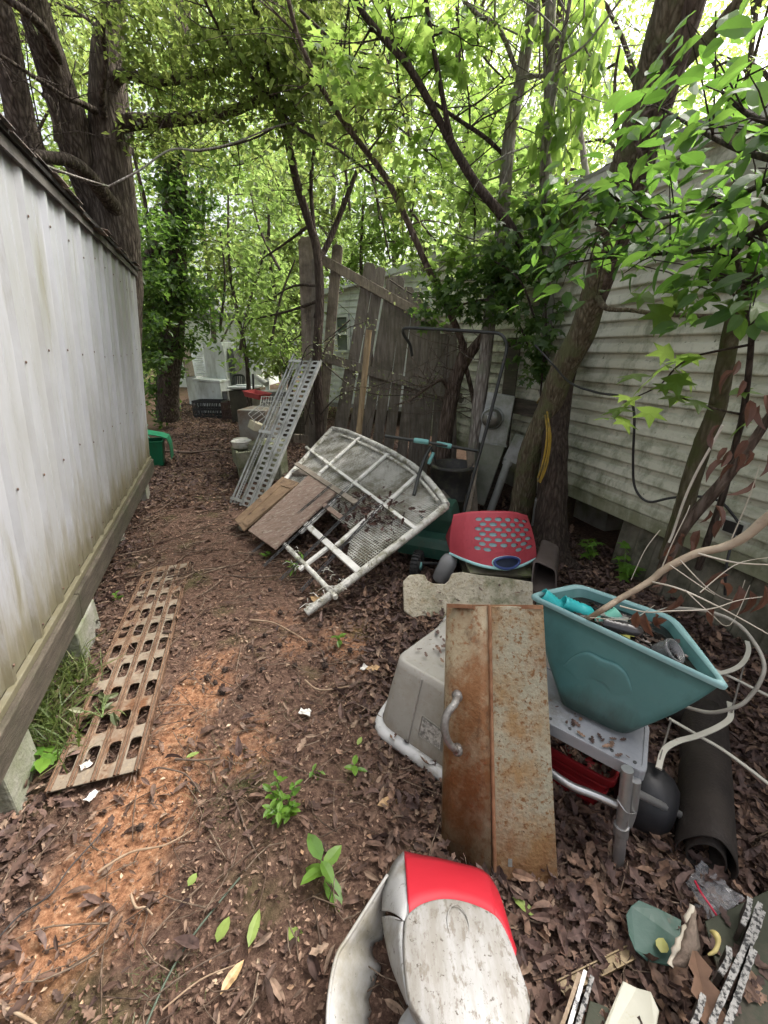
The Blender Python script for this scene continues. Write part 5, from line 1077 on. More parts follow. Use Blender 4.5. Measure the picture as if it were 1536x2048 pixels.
# ------------------------------------------------------------------ folding cart with deck, ball wheel, and the teal tub on it
ZD = .36
dA, dB = Z(1100, 1448, ZD), Z(1294, 1550, ZD); dC = Z(1300, 1447, ZD); du = (dB - dA).normalized(); dv = dC - dB
mdeck = pmat('grey_moulded_plastic', (.25, .26, .275), (.31, .32, .335), 6, .55, .15, 120, dirt=[((.14, .13, .11), 6, .62, .09, O1)])
mtubem = pmat('dull_aluminium', (.42, .42, .42), (.55, .55, .54), 8, .38, .1, 60, metal=.8, dirt=[((.2, .17, .13), 9, .64, .06, O1)])
ct = T('beach_cart', 'low grey plastic decked cart on aluminium legs with a black balloon wheel', 'cart', (dB.x, dB.y, 0))
dL = dA - du * .22; corners = [dL, dB, dB + dv, dL + dv * 1.35]
mb = MB(); top_ = roundpoly(corners, .03, 5); cc_ = sum(corners, V((0, 0, 0))) / 4
mb.loft([[p - V((0, 0, .042)) for p in top_], [p - V((0, 0, .004)) for p in top_], [cc_ + (p - cc_) * .992 for p in top_], [cc_ + (p - cc_) * .95 for p in top_], [cc_ + (p - cc_) * .945 - V((0, 0, .004)) for p in top_], [cc_ + (p - cc_) * .3 - V((0, 0, .004)) for p in top_]], True, True, True, smooth=False)
mb.build('deck', mdeck, ct)
mb = MB()
for k in range(8): mb.lathe([(.005, -.004), (.005, .0015), (.003, .002)], Matrix.Translation(lerp(dL, dB, .06 + .125 * k) + dv * .12 + V((0, 0, -.002))), 10)
mb.build('rivet', pmat('rivet_dark', (.10, .10, .10), None, 5, .4, metal=.5), ct)
lgA = Z(1252, 1548, ZD - .01); lgB = Z(1236, 1728, .01)
def leg(p, q, r_=.0165): 
    mb = MB(); mb.tube([p, q], r_, 12); return mb.build('leg', mtubem, ct)
leg(lgA + V((.0, 0, .02)), lgB)
leg(lgA - du * .5 + dv * .2, lgB - du * .5 + dv * .2)
mb = MB(); p_ = Z(1272, 1560, ZD - .03); mb.tube(smooth_path([p_ + V((0, .0, .0)), lerp(p_, lgB + V((.035, .02, 0)), .35), lerp(lgA, lgB, .56) + V((.02, .005, 0))], 4), .014, 10)
mb.tube([lerp(lgA, lgB, .55) - V((0, 0, .0)), lerp(lgA, lgB, .66)], .021, 12); mb.build('brace', mtubem, ct)
mb = MB(); w0 = lerp(lgA, lgB, .30); mb.tube(smooth_path([w0 + V((-.02, 0, .01)), w0 + V((.0, -.022, -.012)), w0 + V((.036, -.01, -.03)), w0 + V((.045, .012, -.02)), w0 + V((.0, .02, 0)), w0 + V((-.02, 0, .01))], 5), .0022, 5); mb.build('tie_wire', mtubem, ct)
mb = MB(); mb.tube(smooth_path([Z(1085, 1530, .2), Z(1118, 1556, .2), Z(1150, 1575, .2), Z(1190, 1590, .2), Z(1240, 1612, .2)], 5), .0125, 10); mb.build('rail', mtubem, ct)
wc = Z(1292, 1592, .105); ax = du.copy(); ax.z = 0
MWQ = Matrix.Translation(wc) @ ax.to_track_quat('Z', 'Y').to_matrix().to_4x4()
mb = MB(); mb.lathe([(.03, -.088), (.062, -.082), (.088, -.06), (.103, -.025), (.106, 0), (.103, .025), (.088, .06), (.062, .082), (.03, .088)], MWQ, 32); mb.build('wheel', pmat('black_balloon_tyre', (.012, .012, .014), (.022, .022, .025), 8, .5, .05, 60), ct)
mb = MB(); mb.tube([wc + ax * .095, lgA + V((.02, 0, -.06))], .012, 8); mb.build('axle', mtubem, ct)
# red crate below
pr = Z(1150, 1580, .03); mred = pmat('dark_red_plastic', (.20, .008, .012), (.28, .014, .018), 5, .45)
rc = T('red_crate', 'dark red plastic crate pushed under the grey cart deck', 'crate', (pr.x, pr.y, 0))
mb = MB(); yaw = math.atan2(du.y, du.x); Mr = Matrix.Translation(pr + V((0, .13, -.03))) @ Matrix.Rotation(yaw, 4, 'Z')
def rr4(hx, hy, z): return [Mr @ V(p) for p in roundpoly([(-hx, -hy, z), (hx, -hy, z), (hx, hy, z), (-hx, hy, z)], .03, 4)]
mb.loft([rr4(.16, .11, .0), rr4(.18, .13, .17), rr4(.195, .145, .17), rr4(.195, .145, .2), rr4(.185, .135, .2), rr4(.16, .115, .02)], True, True, True, smooth=False); mb.build('crate_body', mred, rc, bevel=.003)
mb = MB()
for k in range(4): mb.loft([rr4(.168 + .0035 * k, .118 + .0035 * k, .03 + .035 * k), rr4(.172 + .0035 * k, .122 + .0035 * k, .036 + .035 * k), rr4(.169 + .0035 * k, .119 + .0035 * k, .044 + .035 * k)], True, False, False)
mb.build('band', mred, rc)
# teal tub
ZR, ZB = .66, .375
rim4 = [Z(1063, 1198, ZR), Z(1156, 1178, ZR), Z(1341, 1243, ZR), Z(1450, 1382, ZR)]
bas4 = [Z(1108, 1402, ZB), Z(1190, 1350, ZB), Z(1296, 1398, ZB), Z(1262, 1478, ZB)]
mteal = pmat('teal_plastic', (.062, .165, .16), (.08, .195, .19), 3, .42, .03, 60, spec=.5, dirt=[((.045, .11, .105), 4, .62, .12, O1), ((.20, .24, .2), 30, .70, .05, O1)])
mteal2 = pmat('pale_teal_rim', (.20, .36, .36), (.26, .42, .42), 4, .4, dirt=[((.12, .25, .24), 14, .66, .06, O1)])
grime(mteal, (.045, .07, .062), .0, .16, 9, .75)
tt = T('wheelbarrow_tub', 'teal wheelbarrow tub full of black water standing on the grey cart', 'tub', (bas4[0].x, bas4[0].y, ZB))
NS = 8
def rring(c4, r_, off=0, dz=0):
    cen = sum(c4, V((0, 0, 0))) / 4; o_ = []
    pts = roundpoly(c4, r_, 7)
    for p in pts:
        d = (p - cen); d.z = 0; o_.append(p - d.normalized() * off + V((0, 0, dz)))
    return o_
mb = MB(); rings = [rring(bas4, .05, .02, 0)]
for k in range(0, 9):
    t_ = k / 8; rings.append(rring([lerp(a, b_, t_ ** .9) for a, b_ in zip(bas4, rim4)], lerp(.06, .035, t_), -.012 * math.sin(t_ * 3.14) + .0, .0))
rings += [rring(rim4, .035, -.012, .004), rring(rim4, .035, -.012, .014), rring(rim4, .035, -.001, .018), rring(rim4, .035, .01, .012)]
for k in range(1, 5): rings.append(rring([lerp(b_, a, k * .14) for a, b_ in zip(bas4, rim4)], .04, .012, 0))
mb.loft(rings, True, True, False); mb.build('basin', mteal, tt)
mb = MB(); mb.loft([rring(rim4, .035, -.015, .002), rring(rim4, .035, -.017, .012), rring(rim4, .035, -.006, .0205), rring(rim4, .035, .006, .019), rring(rim4, .035, .011, .012)], True, False, False); mb.build('rim', mteal2, tt)
wat4 = [lerp(b_, a, .06) for a, b_ in zip(bas4, rim4)]
mb = MB(); mb.add(rring(wat4, .04, .010, 0), [tuple(range(28))]); mb.build('black_water', pmat('black_water', (.006, .006, .006), (.012, .010, .008), 6, .04, .05, 14, spec=.6, dirt=[((.05, .035, .025), 7, .66, .04, O1)]), tt)
# moulded hand recess on the front wall
def tfront(s, t_, w_=0):
    p = lerp(lerp(bas4[0], bas4[3], s), lerp(rim4[0], rim4[3], s), t_); nr_ = (bas4[3] - bas4[0]).cross(rim4[0] - bas4[0]).normalized(); nr_ = nr_ if nr_.y < 0 else -nr_
    return p + nr_ * w_
tA = PL(bas4[0], bas4[3] - bas4[0], rim4[0] - bas4[0]); tfs = 1 if tA.n.y < 0 else -1
arc = [(1126, 1332), (1140, 1318), (1156, 1308), (1177, 1304), (1195, 1311), (1208, 1318), (1224, 1323), (1240, 1332), (1252, 1345), (1260, 1363), (1266, 1386)]
from mathutils.bvhtree import BVHTree
bo_ = tt.children[0]; bvh = BVHTree.FromPolygons([v.co + tt.location for v in bo_.data.vertices], [list(p.vertices) for p in bo_.data.polygons])
def skin_(x, y, w_):
    h = bvh.ray_cast(V((0, 0, CAMH)), ray(x, y).normalized())
    n_ = h[1] if h[1].y < 0 else -h[1]; return h[0] + n_ * w_
P2 = smooth_path([V((x, y, 0)) for x, y in arc], 4); m_ = len(P2); cx_, cy_ = 1188, 1392; rows = []
for f_, w_ in ((1.0, .001), (.985, .011), (.94, .0125), (.8, .0105), (.6, .006), (.42, .0005)):
    rows.append([skin_(cx_ + (p.x - cx_) * f_, cy_ + (p.y - cy_) * f_, .0005 + w_ * min(1, 2.4 * min(i, m_ - 1 - i) / m_ + .05)) for i, p in enumerate(P2)])
mb = MB(); mb.loft(rows, False, False, False); mb.build('hand_recess', mteal, tt)
# things floating in it
ZW = wat4[0].z
def neck(lbl, px, py, dirv, r_, ln, m, nm='bottle'):
    c = Z(px, py, ZW + .012); d = V(dirv).normalized(); Q = Matrix.Translation(c) @ d.to_track_quat('Z', 'Y').to_matrix().to_4x4(); mb = MB()
    pr_ = [(r_ * .8, -ln), (r_ * 1.05, -ln * .8), (r_ * 1.05, -ln * .3), (r_ * .9, -ln * .12)]
    for k in range(4): pr_ += [(r_ * 1.02, k * .011), (r_ * .90, k * .011 + .006)]
    pr_ += [(r_, .046), (r_ * .86, .047), (r_ * .82, .0), (r_ * .8, -ln * .5)]
    mb.lathe(pr_, Q, 22, True, True, True); return tag(mb.build(nm, m, None, loc=c), lbl, 'bottle')
mtq = pmat('turquoise_plastic', (.03, .42, .44), (.05, .50, .50), 6, .35, dirt=[((.02, .12, .12), 10, .66, .06, O1)])
mtg = pmat('pale_green_plastic', (.14, .46, .36), (.22, .52, .40), 6, .35)
neck('turquoise bottle with threaded neck in the left corner of the teal tub', 1104, 1206, (-.75, .25, .55), .028, .05, mtq)
neck('turquoise bottle with threaded neck behind the dead branch end', 1150, 1216, (-.85, .15, .35), .026, .06, mtq)
neck('pale green threaded bottle lying in front of the branch end', 1212, 1240, (.75, .1, .5), .022, .03, mtg)
neck('dark grey bottle lying in the middle of the tub water', 1232, 1254, (-.85, .25, .12), .025, .075, pmat('smoke_plastic', (.022, .02, .02), (.045, .04, .04), 8, .2, spec=.7))
c = Z(1335, 1306, ZW + .01); Q = Matrix.Translation(c) @ V((.45, -.5, .75)).normalized().to_track_quat('Z', 'Y').to_matrix().to_4x4(); mb = MB()
mb.lathe([(.032, -.05), (.034, -.01), (.036, 0), (.034, .012), (.037, .02), (.036, .026), (.031, .026), (.03, -.04)], Q, 24, True, False, False)
tag(mb.build('glass_jar', pmat('clear_plastic', (.5, .5, .5), None, 5, .08, trans=.75, spec=.6), None, solid=.002, loc=c), 'clear threaded jar half sunk near the pointed end of the tub', 'jar')
def leafthing(lbl, p, sz, yaw, tm, m, pitch=0, nm='fallen_leaf', cat='leaf', grp=None):
    o = leaf_mesh(nm, [(0, 0, 0)], [sz], tm, m, None, (pitch, .12), .2, np.array([yaw])); o.location = p; return tag(o, lbl, cat, grp)
mlg = leafmat('fresh_leaf', [(.17, .26, .05), (.24, .30, .07), (.13, .22, .05)], [(.3, .4, .06)], .25)
mly = leafmat('yellow_leaf', [(.42, .38, .08), (.38, .40, .10)], [(.4, .36, .06)], .25)
leafthing('small yellow green leaf floating in the tub water', Z(1248, 1272, ZW + .006), .045, .6, STAR, mly)
mb = MB(); c = Z(1142, 1190, .61); mb.tube(smooth_path([Z(1110, 1193, .60), Z(1130, 1188, .61), Z(1156, 1187, .615)], 4), [.006, .009, .011, .012, .012, .011, .011, .009, .006], 7, wob=.2)
tag(mb.build('driftwood', M['barkd'], None, loc=c), 'short black stick against the back wall of the teal tub', 'stick')
mb = MB(); mb.bar(Z(1200, 1226, ZW + .03), Z(1256, 1240, ZW + .035), .028, .003, (0, 0, 1)); tag(mb.build('metal_bracket', mtubem, None, loc=Z(1230, 1233, ZW)), 'small grey metal bracket lying in the tub water', 'bracket')
mlb = leafmat('wet_leaves', [(.03, .018, .014), (.06, .035, .025)], None, 0, .3)
pp = [Z(random.uniform(1080, 1430), random.uniform(1190, 1370), ZW + random.uniform(.002, .012)) for _ in range(520)]; pp = [p for p in pp if inpoly(p.x, p.y, [(q.x, q.y) for q in rring(wat4, .04, .05, 0)])]
tag(leaf_mesh('leaf_litter', [tuple(p) for p in pp], rng.uniform(.012, .05, len(pp)), OAK, mlb, None, (0, .2), .3), 'wet dead leaves on the tub water', 'leaf litter', kind='stuff')

# ------------------------------------------------------------------ dead branch with curled brown leaves
mdb = pmat('pale_dead_wood', (.30, .23, .16), (.42, .34, .25), 9, .8, .4, 40, dirt=[((.18, .13, .09), 12, .6, .08, O1)])
mdl = leafmat('curled_brown_leaves', [(.09, .045, .032), (.15, .075, .05), (.12, .06, .042)], [(.22, .09, .05)], .2, .5, .4)
db = T('dead_branch', 'long bare dead branch with curled brown leaves resting in the teal tub', 'branch', Z(1155, 1250, ZW))
def bp_(pts): return [Z(x, y, z) if isinstance(z, float) and z < 0 else D(x, y, z) for x, y, z in pts]
main = smooth_path([Z(1172, 1240, ZW - .01), D(1198, 1224, 1.075), D(1236, 1200, 1.08), D(1299, 1163, 1.09), D(1330, 1138, 1.09), D(1392, 1107, 1.08), D(1449, 1094, 1.06), D(1492, 1072, 1.04), D(1536, 1035, 1.02), D(1620, 975, .98)], 5)
mb = MB(); mb.tube(main, list(np.linspace(.0075, .0135, len(main))), 9, wob=.04); mb.build('main_branch', mdb, db)
mb = MB(); tw = [([(1320, 1145, 1.09), (1345, 1085, 1.1), (1372, 1030, 1.12), (1380, 1010, 1.13)], 3), ([(1300, 1163, 1.09), (1360, 1178, 1.0), (1440, 1215, .95), (1536, 1268, .9), (1570, 1290, .88)], 5), ([(1240, 1212, 1.05), (1290, 1224, 1.0), (1340, 1222, .97), (1420, 1218, .95), (1480, 1200, .95), (1560, 1190, .95)], 4), ([(1370, 1180, .98), (1420, 1226, .95), (1460, 1250, .93), (1500, 1170, .95)], 3), ([(1360, 1120, 1.07), (1420, 1180, 1.0), (1470, 1200, .98), (1490, 1160, .98)], 3), ([(1340, 1130, 1.08), (1395, 1168, 1.0), (1430, 1190, .97)], 3), ([(1180, 1235, 1.05), (1260, 1238, 1.0), (1310, 1210, 1.0)], 2.5), ([(1390, 1105, 1.08), (1470, 1125, 1.0), (1560, 1130, .95)], 6), ([(1320, 1060, 1.1), (1290, 1100, 1.1), (1262, 1160, 1.08)], 2.5), ([(1460, 1085, 1.06), (1496, 1000, 1.06), (1520, 930, 1.06)], 3), ([(1400, 1185, .97), (1470, 1130, .98), (1536, 1115, .97)], 3)]
for pts, w_ in tw:
    P_ = smooth_path([D(*q) for q in pts], 5); mb.tube(P_, list(np.linspace(wpx(w_, P_[0]) * .42, wpx(w_ * .5, P_[-1]) * .36, len(P_))), 5)
mb.build('twig', pmat('bleached_twig', (.40, .35, .27), (.55, .5, .42), 9, .8), db)
dl = [(1290, 1225, .99), (1318, 1230, .98), (1335, 1240, .97), (1275, 1222, .99), (1430, 1215, .95), (1350, 1170, 1.04), (1362, 1188, 1.03), (1440, 1165, .98), (1478, 1170, .97), (1500, 1180, .97), (1460, 1150, 1.0), (1530, 1170, .95), (1400, 1060, 1.3), (1380, 1080, 1.28), (1430, 1010, 1.3), (1446, 1040, 1.28), (1420, 1020, 1.3), (1350, 1090, 1.3), (1370, 1070, 1.3), (1335, 1110, 1.35), (1330, 1150, 1.38), (1470, 740, 1.35), (1486, 760, 1.34), (1478, 720, 1.34), (1500, 800, 1.3), (1520, 810, 1.3), (1533, 790, 1.28), (1495, 880, 1.3), (1480, 905, 1.3), (1460, 900, 1.3), (1440, 850, 1.34), (1425, 865, 1.34), (1470, 930, 1.28), (1450, 920, 1.3), (1500, 900, 1.25), (1455, 895, 1.3), (1510, 960, 1.2), (1535, 910, 1.2)]
leaf_mesh('foliage', [tuple(D(*q)) for q in dl], rng.uniform(.045, .08, len(dl)), CURL, mdl, db, (-1.0, .35), .8)

# ------------------------------------------------------------------ hoop, white frame, rubber roll, bag
mb = MB(); hoop = [(1300, 1230, 1.32), (1341, 1217, 1.32), (1411, 1222, 1.26), (1471, 1245, 1.2), (1509, 1286, 1.14), (1528, 1328, 1.09), (1521, 1362, 1.06), (1499, 1394, 1.05), (1474, 1413, 1.05), (1420, 1425, 1.08), (1360, 1410, 1.14)]
P_ = smooth_path([D(*q) for q in hoop], 5); mb.tube(P_, .006, 8)
tag(mb.build('metal_hoop', pmat('pale_weathered_hoop', (.28, .26, .22), (.38, .36, .31), 12, .6, .2, 40, dirt=[((.16, .13, .1), 10, .6, .08, O1)]), None, loc=P_[20]), 'large weathered metal hoop standing behind the pointed end of the teal tub', 'hoop')
mwf = pmat('cream_painted_steel', (.48, .46, .39), (.56, .54, .47), 8, .4, dirt=[((.35, .25, .15), 14, .68, .04, O1)])
fr = T('chair_frame', 'cream bent steel chair frame lying tangled over the black roll', 'frame', Z(1450, 1450, .2))
def band(pts, wd, nm, th=.006, z=.3, nv=V((0, 0, 1))):
    P_ = smooth_path([Z(x, y, zz) for x, y, zz in pts], 6); mb = MB(); rings = []
    for i, p in enumerate(P_):
        t_ = (P_[min(i + 1, len(P_) - 1)] - P_[max(i - 1, 0)]).normalized(); s_ = t_.cross(nv).normalized() * wd / 2; u_ = s_.cross(t_).normalized() * th / 2
        rings.append([p - s_ - u_, p + s_ - u_, p + s_ + u_, p - s_ + u_])
    mb.loft(rings, True, True, True, smooth=False); return mb.build(nm, mwf, fr, bevel=.0015)
band([(1400, 1353, .34), (1422, 1350, .34), (1464, 1340, .34), (1487, 1324, .34), (1497, 1301, .34), (1494, 1283, .34)], .017, 'curved_arm')
band([(1317, 1537, .24), (1328, 1501, .25), (1355, 1483, .26), (1397, 1471, .27), (1440, 1452, .28), (1461, 1434, .28), (1459, 1405, .28)], .018, 'curved_arm')
band([(1390, 1322, .33), (1413, 1331, .33), (1470, 1358, .32), (1536, 1391, .31), (1620, 1432, .3)], .011, 'straight_bar')
band([(1338, 1437, .265), (1400, 1473, .262), (1452, 1504, .26), (1536, 1567, .25), (1600, 1622, .245)], .011, 'straight_bar')
mrod = pmat('dull_rod', (.14, .13, .12), (.22, .2, .18), 20, .5, metal=.4)
for a, c in (((1488, 1330, .335), (1463, 1424, .29)), ((1342, 1440, .265), (1319, 1520, .245))):
    mb = MB(); mb.tube([Z(*a), Z(*c)], .0035, 6); mb.build('tie_rod', mrod, fr)
mroll = pmat('black_rubber_mat', (.016, .012, .010), (.034, .026, .021), 5, .8, .3, 120, dirt=[((.05, .04, .032), 9, .66, .08, O1)])
ra, rb_ = Z(1417, 1722, .082), Z(1412, 1432, .085); rd = (rb_ - ra); rx = rd.cross(V((0, 0, 1))).normalized(); rz = V((0, 0, 1))
def spiral(c, k0):
    out = []
    for i in range(58):
        a = -1.9 - i * .21; r_ = .086 - i * .0009; x, z = math.cos(a) * r_, math.sin(a) * r_
        z = z * (1.0 if z < 0 else 1.12 + .25 * k0 * (1 - abs(x) / .09)); x *= (1 - .12 * k0 * max(0, z) / .09)
        out.append(c + rx * x + rz * z)
    return out
mb = MB(); mb.loft([spiral(lerp(ra, rb_, f_) , max(0, 1 - f_ * 2.2)) for f_ in np.linspace(0, 1, 12)], False, False, False)
tag(mb.build('rubber_roll', mroll, None, solid=.0045, loc=(ra.x, ra.y, 0)), 'rolled black rubber mat lying among leaves at the right edge', 'roll')
mb = MB(); c = Z(1412, 1440, .02); mb.lathe([(.09, 0), (.13, .03), (.14, .08), (.12, .13), (.06, .16), (.01, .165)], Matrix.Translation(V((rb_.x, rb_.y + .09, 0))) @ Matrix.Scale(1.15, 4, (1, 0, 0)), 18)
tag(mb.build('rubber_bundle', mroll, None, loc=(rb_.x, rb_.y + .09, 0)), 'dark crumpled rubber bundle at the far end of the black roll', 'bundle')
mbag = pmat('clear_plastic_film', (.45, .45, .46), None, 5, .15, .15, 12, alpha=.32, spec=.9)
def sheet(poly4, nu, nv, amp, zfun=None):
    A, B, C, D_ = poly4; rows = []
    for j in range(nv):
        row = []
        for i in range(nu):
            s_, t_ = i / (nu - 1), j / (nv - 1); p = lerp(lerp(A, B, s_), lerp(D_, C, s_), t_)
            row.append(p + V((random.uniform(-.3, .3), random.uniform(-.3, .3), random.uniform(-.6, 1.0))) * amp)
        rows.append(row)
    return rows
bg = T('plastic_bag', 'crumpled clear zip bag with a red seal beside the end of the black roll', 'bag', Z(1430, 1780, .03))
mb = MB(); mb.loft(sheet([Z(1372, 1765, .05), Z(1402, 1722, .06), Z(1490, 1800, .07), Z(1420, 1842, .05)], 10, 12, .009), False, False, False, smooth=False); mb.loft(sheet([Z(1372, 1775, .03), Z(1400, 1735, .03), Z(1480, 1805, .04), Z(1410, 1846, .03)], 9, 9, .008), False, False, False, smooth=False); mb.build('bag_film', mbag, bg)
mb = MB(); P_ = smooth_path([Z(1390, 1762, .075), Z(1402, 1785, .08), Z(1418, 1808, .078), Z(1434, 1832, .07)], 5); mb.tube(P_, .0032, 6); mb.build('seal', pmat('red_zip', (.45, .02, .05), (.55, .03, .07), 6, .4), bg)

# ------------------------------------------------------------------ broken red and white plastic shell
msw = pmat('white_plastic', (.36, .36, .36), (.42, .42, .42), 4, .6, .04, 60, dirt=[((.25, .235, .20), 9, .58, .08, (1, 1, .6)), ((.12, .105, .085), 60, .62, .04, O1)])
msl = pmat('stained_white_lid', (.30, .295, .285), (.37, .36, .35), 5, .55, .06, 80, dirt=[((.22, .205, .18), 7, .52, .10, (2.5, .6, 1)), ((.17, .15, .125), 60, .57, .04, (1, .5, 1)), ((.08, .065, .05), 95, .62, .03, O1)])
msr = pmat('red_plastic', (.40, .010, .022), (.46, .015, .03), 4, .58, .03, 60, dirt=[((.42, .03, .035), 40, .68, .05, O1)])
sh = T('plastic_shell', 'cracked red and white plastic shell with an oval lid in the foreground', 'shell', Z(880, 1900, 0))
lidp = [(809, 1842), (818, 1825), (846, 1806), (889, 1797), (938, 1805), (990, 1830), (1015, 1868), (1038, 1928), (1060, 1999), (1056, 2052), (1040, 2110), (1000, 2150), (930, 2160), (880, 2120), (852, 2062), (819, 2010), (809, 1948), (806, 1890)]
ZL = .27
def lz(y): return ZL + (y - 1800) / 300 * .02
lid = smooth_path([Z(x, y, lz(y)) for x, y in lidp + lidp[:1]], 4)[:-1]; lc = sum(lid, V((0, 0, 0))) / len(lid)
mb = MB(); mb.loft([[lc + (p - lc) * .985 - V((0, 0, .03)) for p in lid], [lc + (p - lc) * 1.0 - V((0, 0, .006)) for p in lid], [lc + (p - lc) * .985 + V((0, 0, .002)) for p in lid], [lc + (p - lc) * .95 + V((0, 0, .005)) for p in lid], [lc + (p - lc) * .6 + V((0, 0, .009)) for p in lid], [lc + (p - lc) * .1 + V((0, 0, .010)) for p in lid]], True, True, True)
ldo = mb.build('oval_lid', msl, sh)
oc = Z(916, 1849, ZL + .0125); ov_ = [oc + V((math.cos(a) * .024 , math.sin(a) * .036, .0015)) for a in np.linspace(0, 6.2832, 33)]
mb = MB(); mb.tube(ov_, .0014, 6, False); mb.build('oval_emblem', msl, ldo)
mb = MB()
for dx in (0, 14, 30): mb.tube(smooth_path([Z(872 + dx, 1835, ZL + .0105), Z(884 + dx, 1900, ZL + .0165), Z(902 + dx, 1990, ZL + .0225), Z(915 + dx, 2060, ZL + .026)], 4), .0012, 5)
mb.build('groove', msl, ldo)
def side(outer, inner, m, nm, zo, zi, bulge=.012, rows=6):
    o_ = smooth_path([Z(x, y, zo(x, y) if callable(zo) else zo) for x, y in outer], 5); i_ = smooth_path([Z(x, y, zi(x, y) if callable(zi) else zi) for x, y in inner], 5)
    n = 30
    def rs(pl):
        d = [0]
        for a, b_ in zip(pl, pl[1:]): d.append(d[-1] + (b_ - a).length)
        out = []
        for k in range(n):
            t_ = d[-1] * k / (n - 1); j = max(0, min(len(pl) - 2, int(np.searchsorted(d, t_) - 1))); out.append(lerp(pl[j], pl[j + 1], (t_ - d[j]) / max(1e-6, d[j + 1] - d[j])))
        return out
    o_, i_ = rs(o_), rs(i_); mb = MB()
    mb.loft([[lerp(a, b_, k / (rows - 1)) + V((0, 0, bulge * math.sin(3.14159 * k / (rows - 1)))) for a, b_ in zip(o_, i_)] for k in range(rows)], False, False, False)
    return mb.build(nm, m, sh, solid=.005)
grime(msl, (.17, .15, .12), .20, .33, 9, .5)
side([(808, 1704), (835, 1710), (869, 1716), (920, 1728), (958, 1738), (978, 1752)], [(817, 1829), (846, 1809), (889, 1800), (938, 1808), (970, 1822), (990, 1834)], msr, 'red_panel', .14, lambda x, y: lz(y) - .006, .02)
side([(977, 1751), (990, 1772), (1001, 1799), (1012, 1840), (1020, 1873), (1030, 1905)], [(985, 1830), (993, 1836), (1004, 1850), (1013, 1868), (1020, 1886), (1030, 1912)], msr, 'red_side', .11, lambda x, y: lz(y) - .010, .018)
side([(808, 1704), (789, 1724), (775, 1756), (767, 1790), (765, 1822)], [(817, 1829), (816, 1830), (814, 1833), (811, 1837), (808, 1842)], msw, 'white_side', .14, lambda x, y: lz(y) - .006, .012)
side([(765, 1834), (769, 1865), (777, 1905), (786, 1938), (798, 1968), (815, 2008)], [(806, 1842), (805, 1860), (804, 1890), (807, 1940), (812, 1975), (818, 2010)], msw, 'white_side', .14, lambda x, y: lz(y) - .008, .012)
miw = pmat('inner_white_plastic', (.34, .335, .315), (.41, .40, .38), 5, .65, .05, 60, dirt=[((.24, .22, .17), 7, .55, .1, O1), ((.09, .08, .06), 70, .64, .03, O1)])
side([(775, 1750), (735, 1813), (697, 1873), (674, 1911), (660, 1977), (655, 2050), (660, 2110)], [(776, 1775), (768, 1840), (766, 1876), (747, 1886), (744, 1910), (757, 1928), (763, 1938), (752, 1952), (748, 1968), (741, 1985), (735, 2003), (742, 2020), (736, 2036), (738, 2080)], miw, 'inner_wall', lambda x, y: .15, lambda x, y: .035 if y > 1860 else .06, -.004)
mb = MB(); mb.tube(smooth_path([Z(x, y, .152) for x, y in ((775, 1750), (735, 1813), (697, 1873), (674, 1911), (660, 1977), (655, 2050), (660, 2110))], 5), .0045, 7); mb.build('rolled_edge', miw, sh)
side([(795, 2064), (800, 2040), (819, 2014)], [(900, 2130), (870, 2085), (840, 2040)], msw, 'inner_wall', .18, .20, .0)

shb = [o for o in sh.children if o.name.startswith('red_panel')][0]
mb = MB()      # moulded parting lines on the shell
for pts in ([(808, 1706, .146), (812, 1750, .19), (816, 1800, .245), (817, 1828, .268)], [(767, 1834, .147), (785, 1838, .21), (806, 1842, .268)]): mb.tube(smooth_path([Z(x, y, z + .008) for x, y, z in pts], 4), .0012, 5)
mb.build('parting_line', pmat('shell_seam', (.12, .11, .10), (.2, .19, .18), 30, .7), sh)
# ------------------------------------------------------------------ scraps in the lower right corner
def plate(nm, lbl, cat, pts, th, m, bevel=.002, crumple=0):
    P_ = [Z(*p) for p in pts]; mb = MB(); mb.prism(P_, V((0, 0, -th))); return tag(mb.build(nm, m, None, bevel=bevel, loc=P_[0]), lbl, cat)
mgs = pmat('dark_green_plastic', (.035, .085, .065), (.055, .11, .085), 5, .4, .1, 40, dirt=[((.16, .11, .08), 7, .62, .06, O1)])
plate('plastic_sheet', 'dark teal green plastic sheet scrap lying on the leaves', 'sheet', [(1252, 1829, .09), (1262, 1812, .10), (1278, 1800, .10), (1320, 1818, .09), (1363, 1840, .08), (1360, 1880, .08), (1350, 1915, .07), (1339, 1932, .06), (1294, 1922, .06), (1270, 1900, .07), (1258, 1870, .08)], .003, mgs)
mgd = pmat('dark_olive_board', (.030, .034, .020), (.05, .055, .032), 4, .7, .2, 50, dirt=[((.08, .06, .045), 6, .62, .08, O1)])
plate('dark_board', 'dark olive flat board running off the right edge under the peeling strips', 'board', [(1410, 1842, .085), (1536, 1780, .085), (1640, 1730, .085), (1700, 1930, .085), (1590, 2050, .085), (1500, 2200, .085), (1380, 2200, .085), (1400, 2000, .085), (1434, 1935, .085)], .008, mgd)
mbi = pmat('peeling_white_black', (.03, .03, .03), (.33, .32, .30), 85, .8, .6, 90, lo=.44, hi=.54, stretch=(1, 1, 1))
mbb = pmat('old_board_face', (.05, .042, .035), (.11, .09, .075), 9, .85, .4, 50)
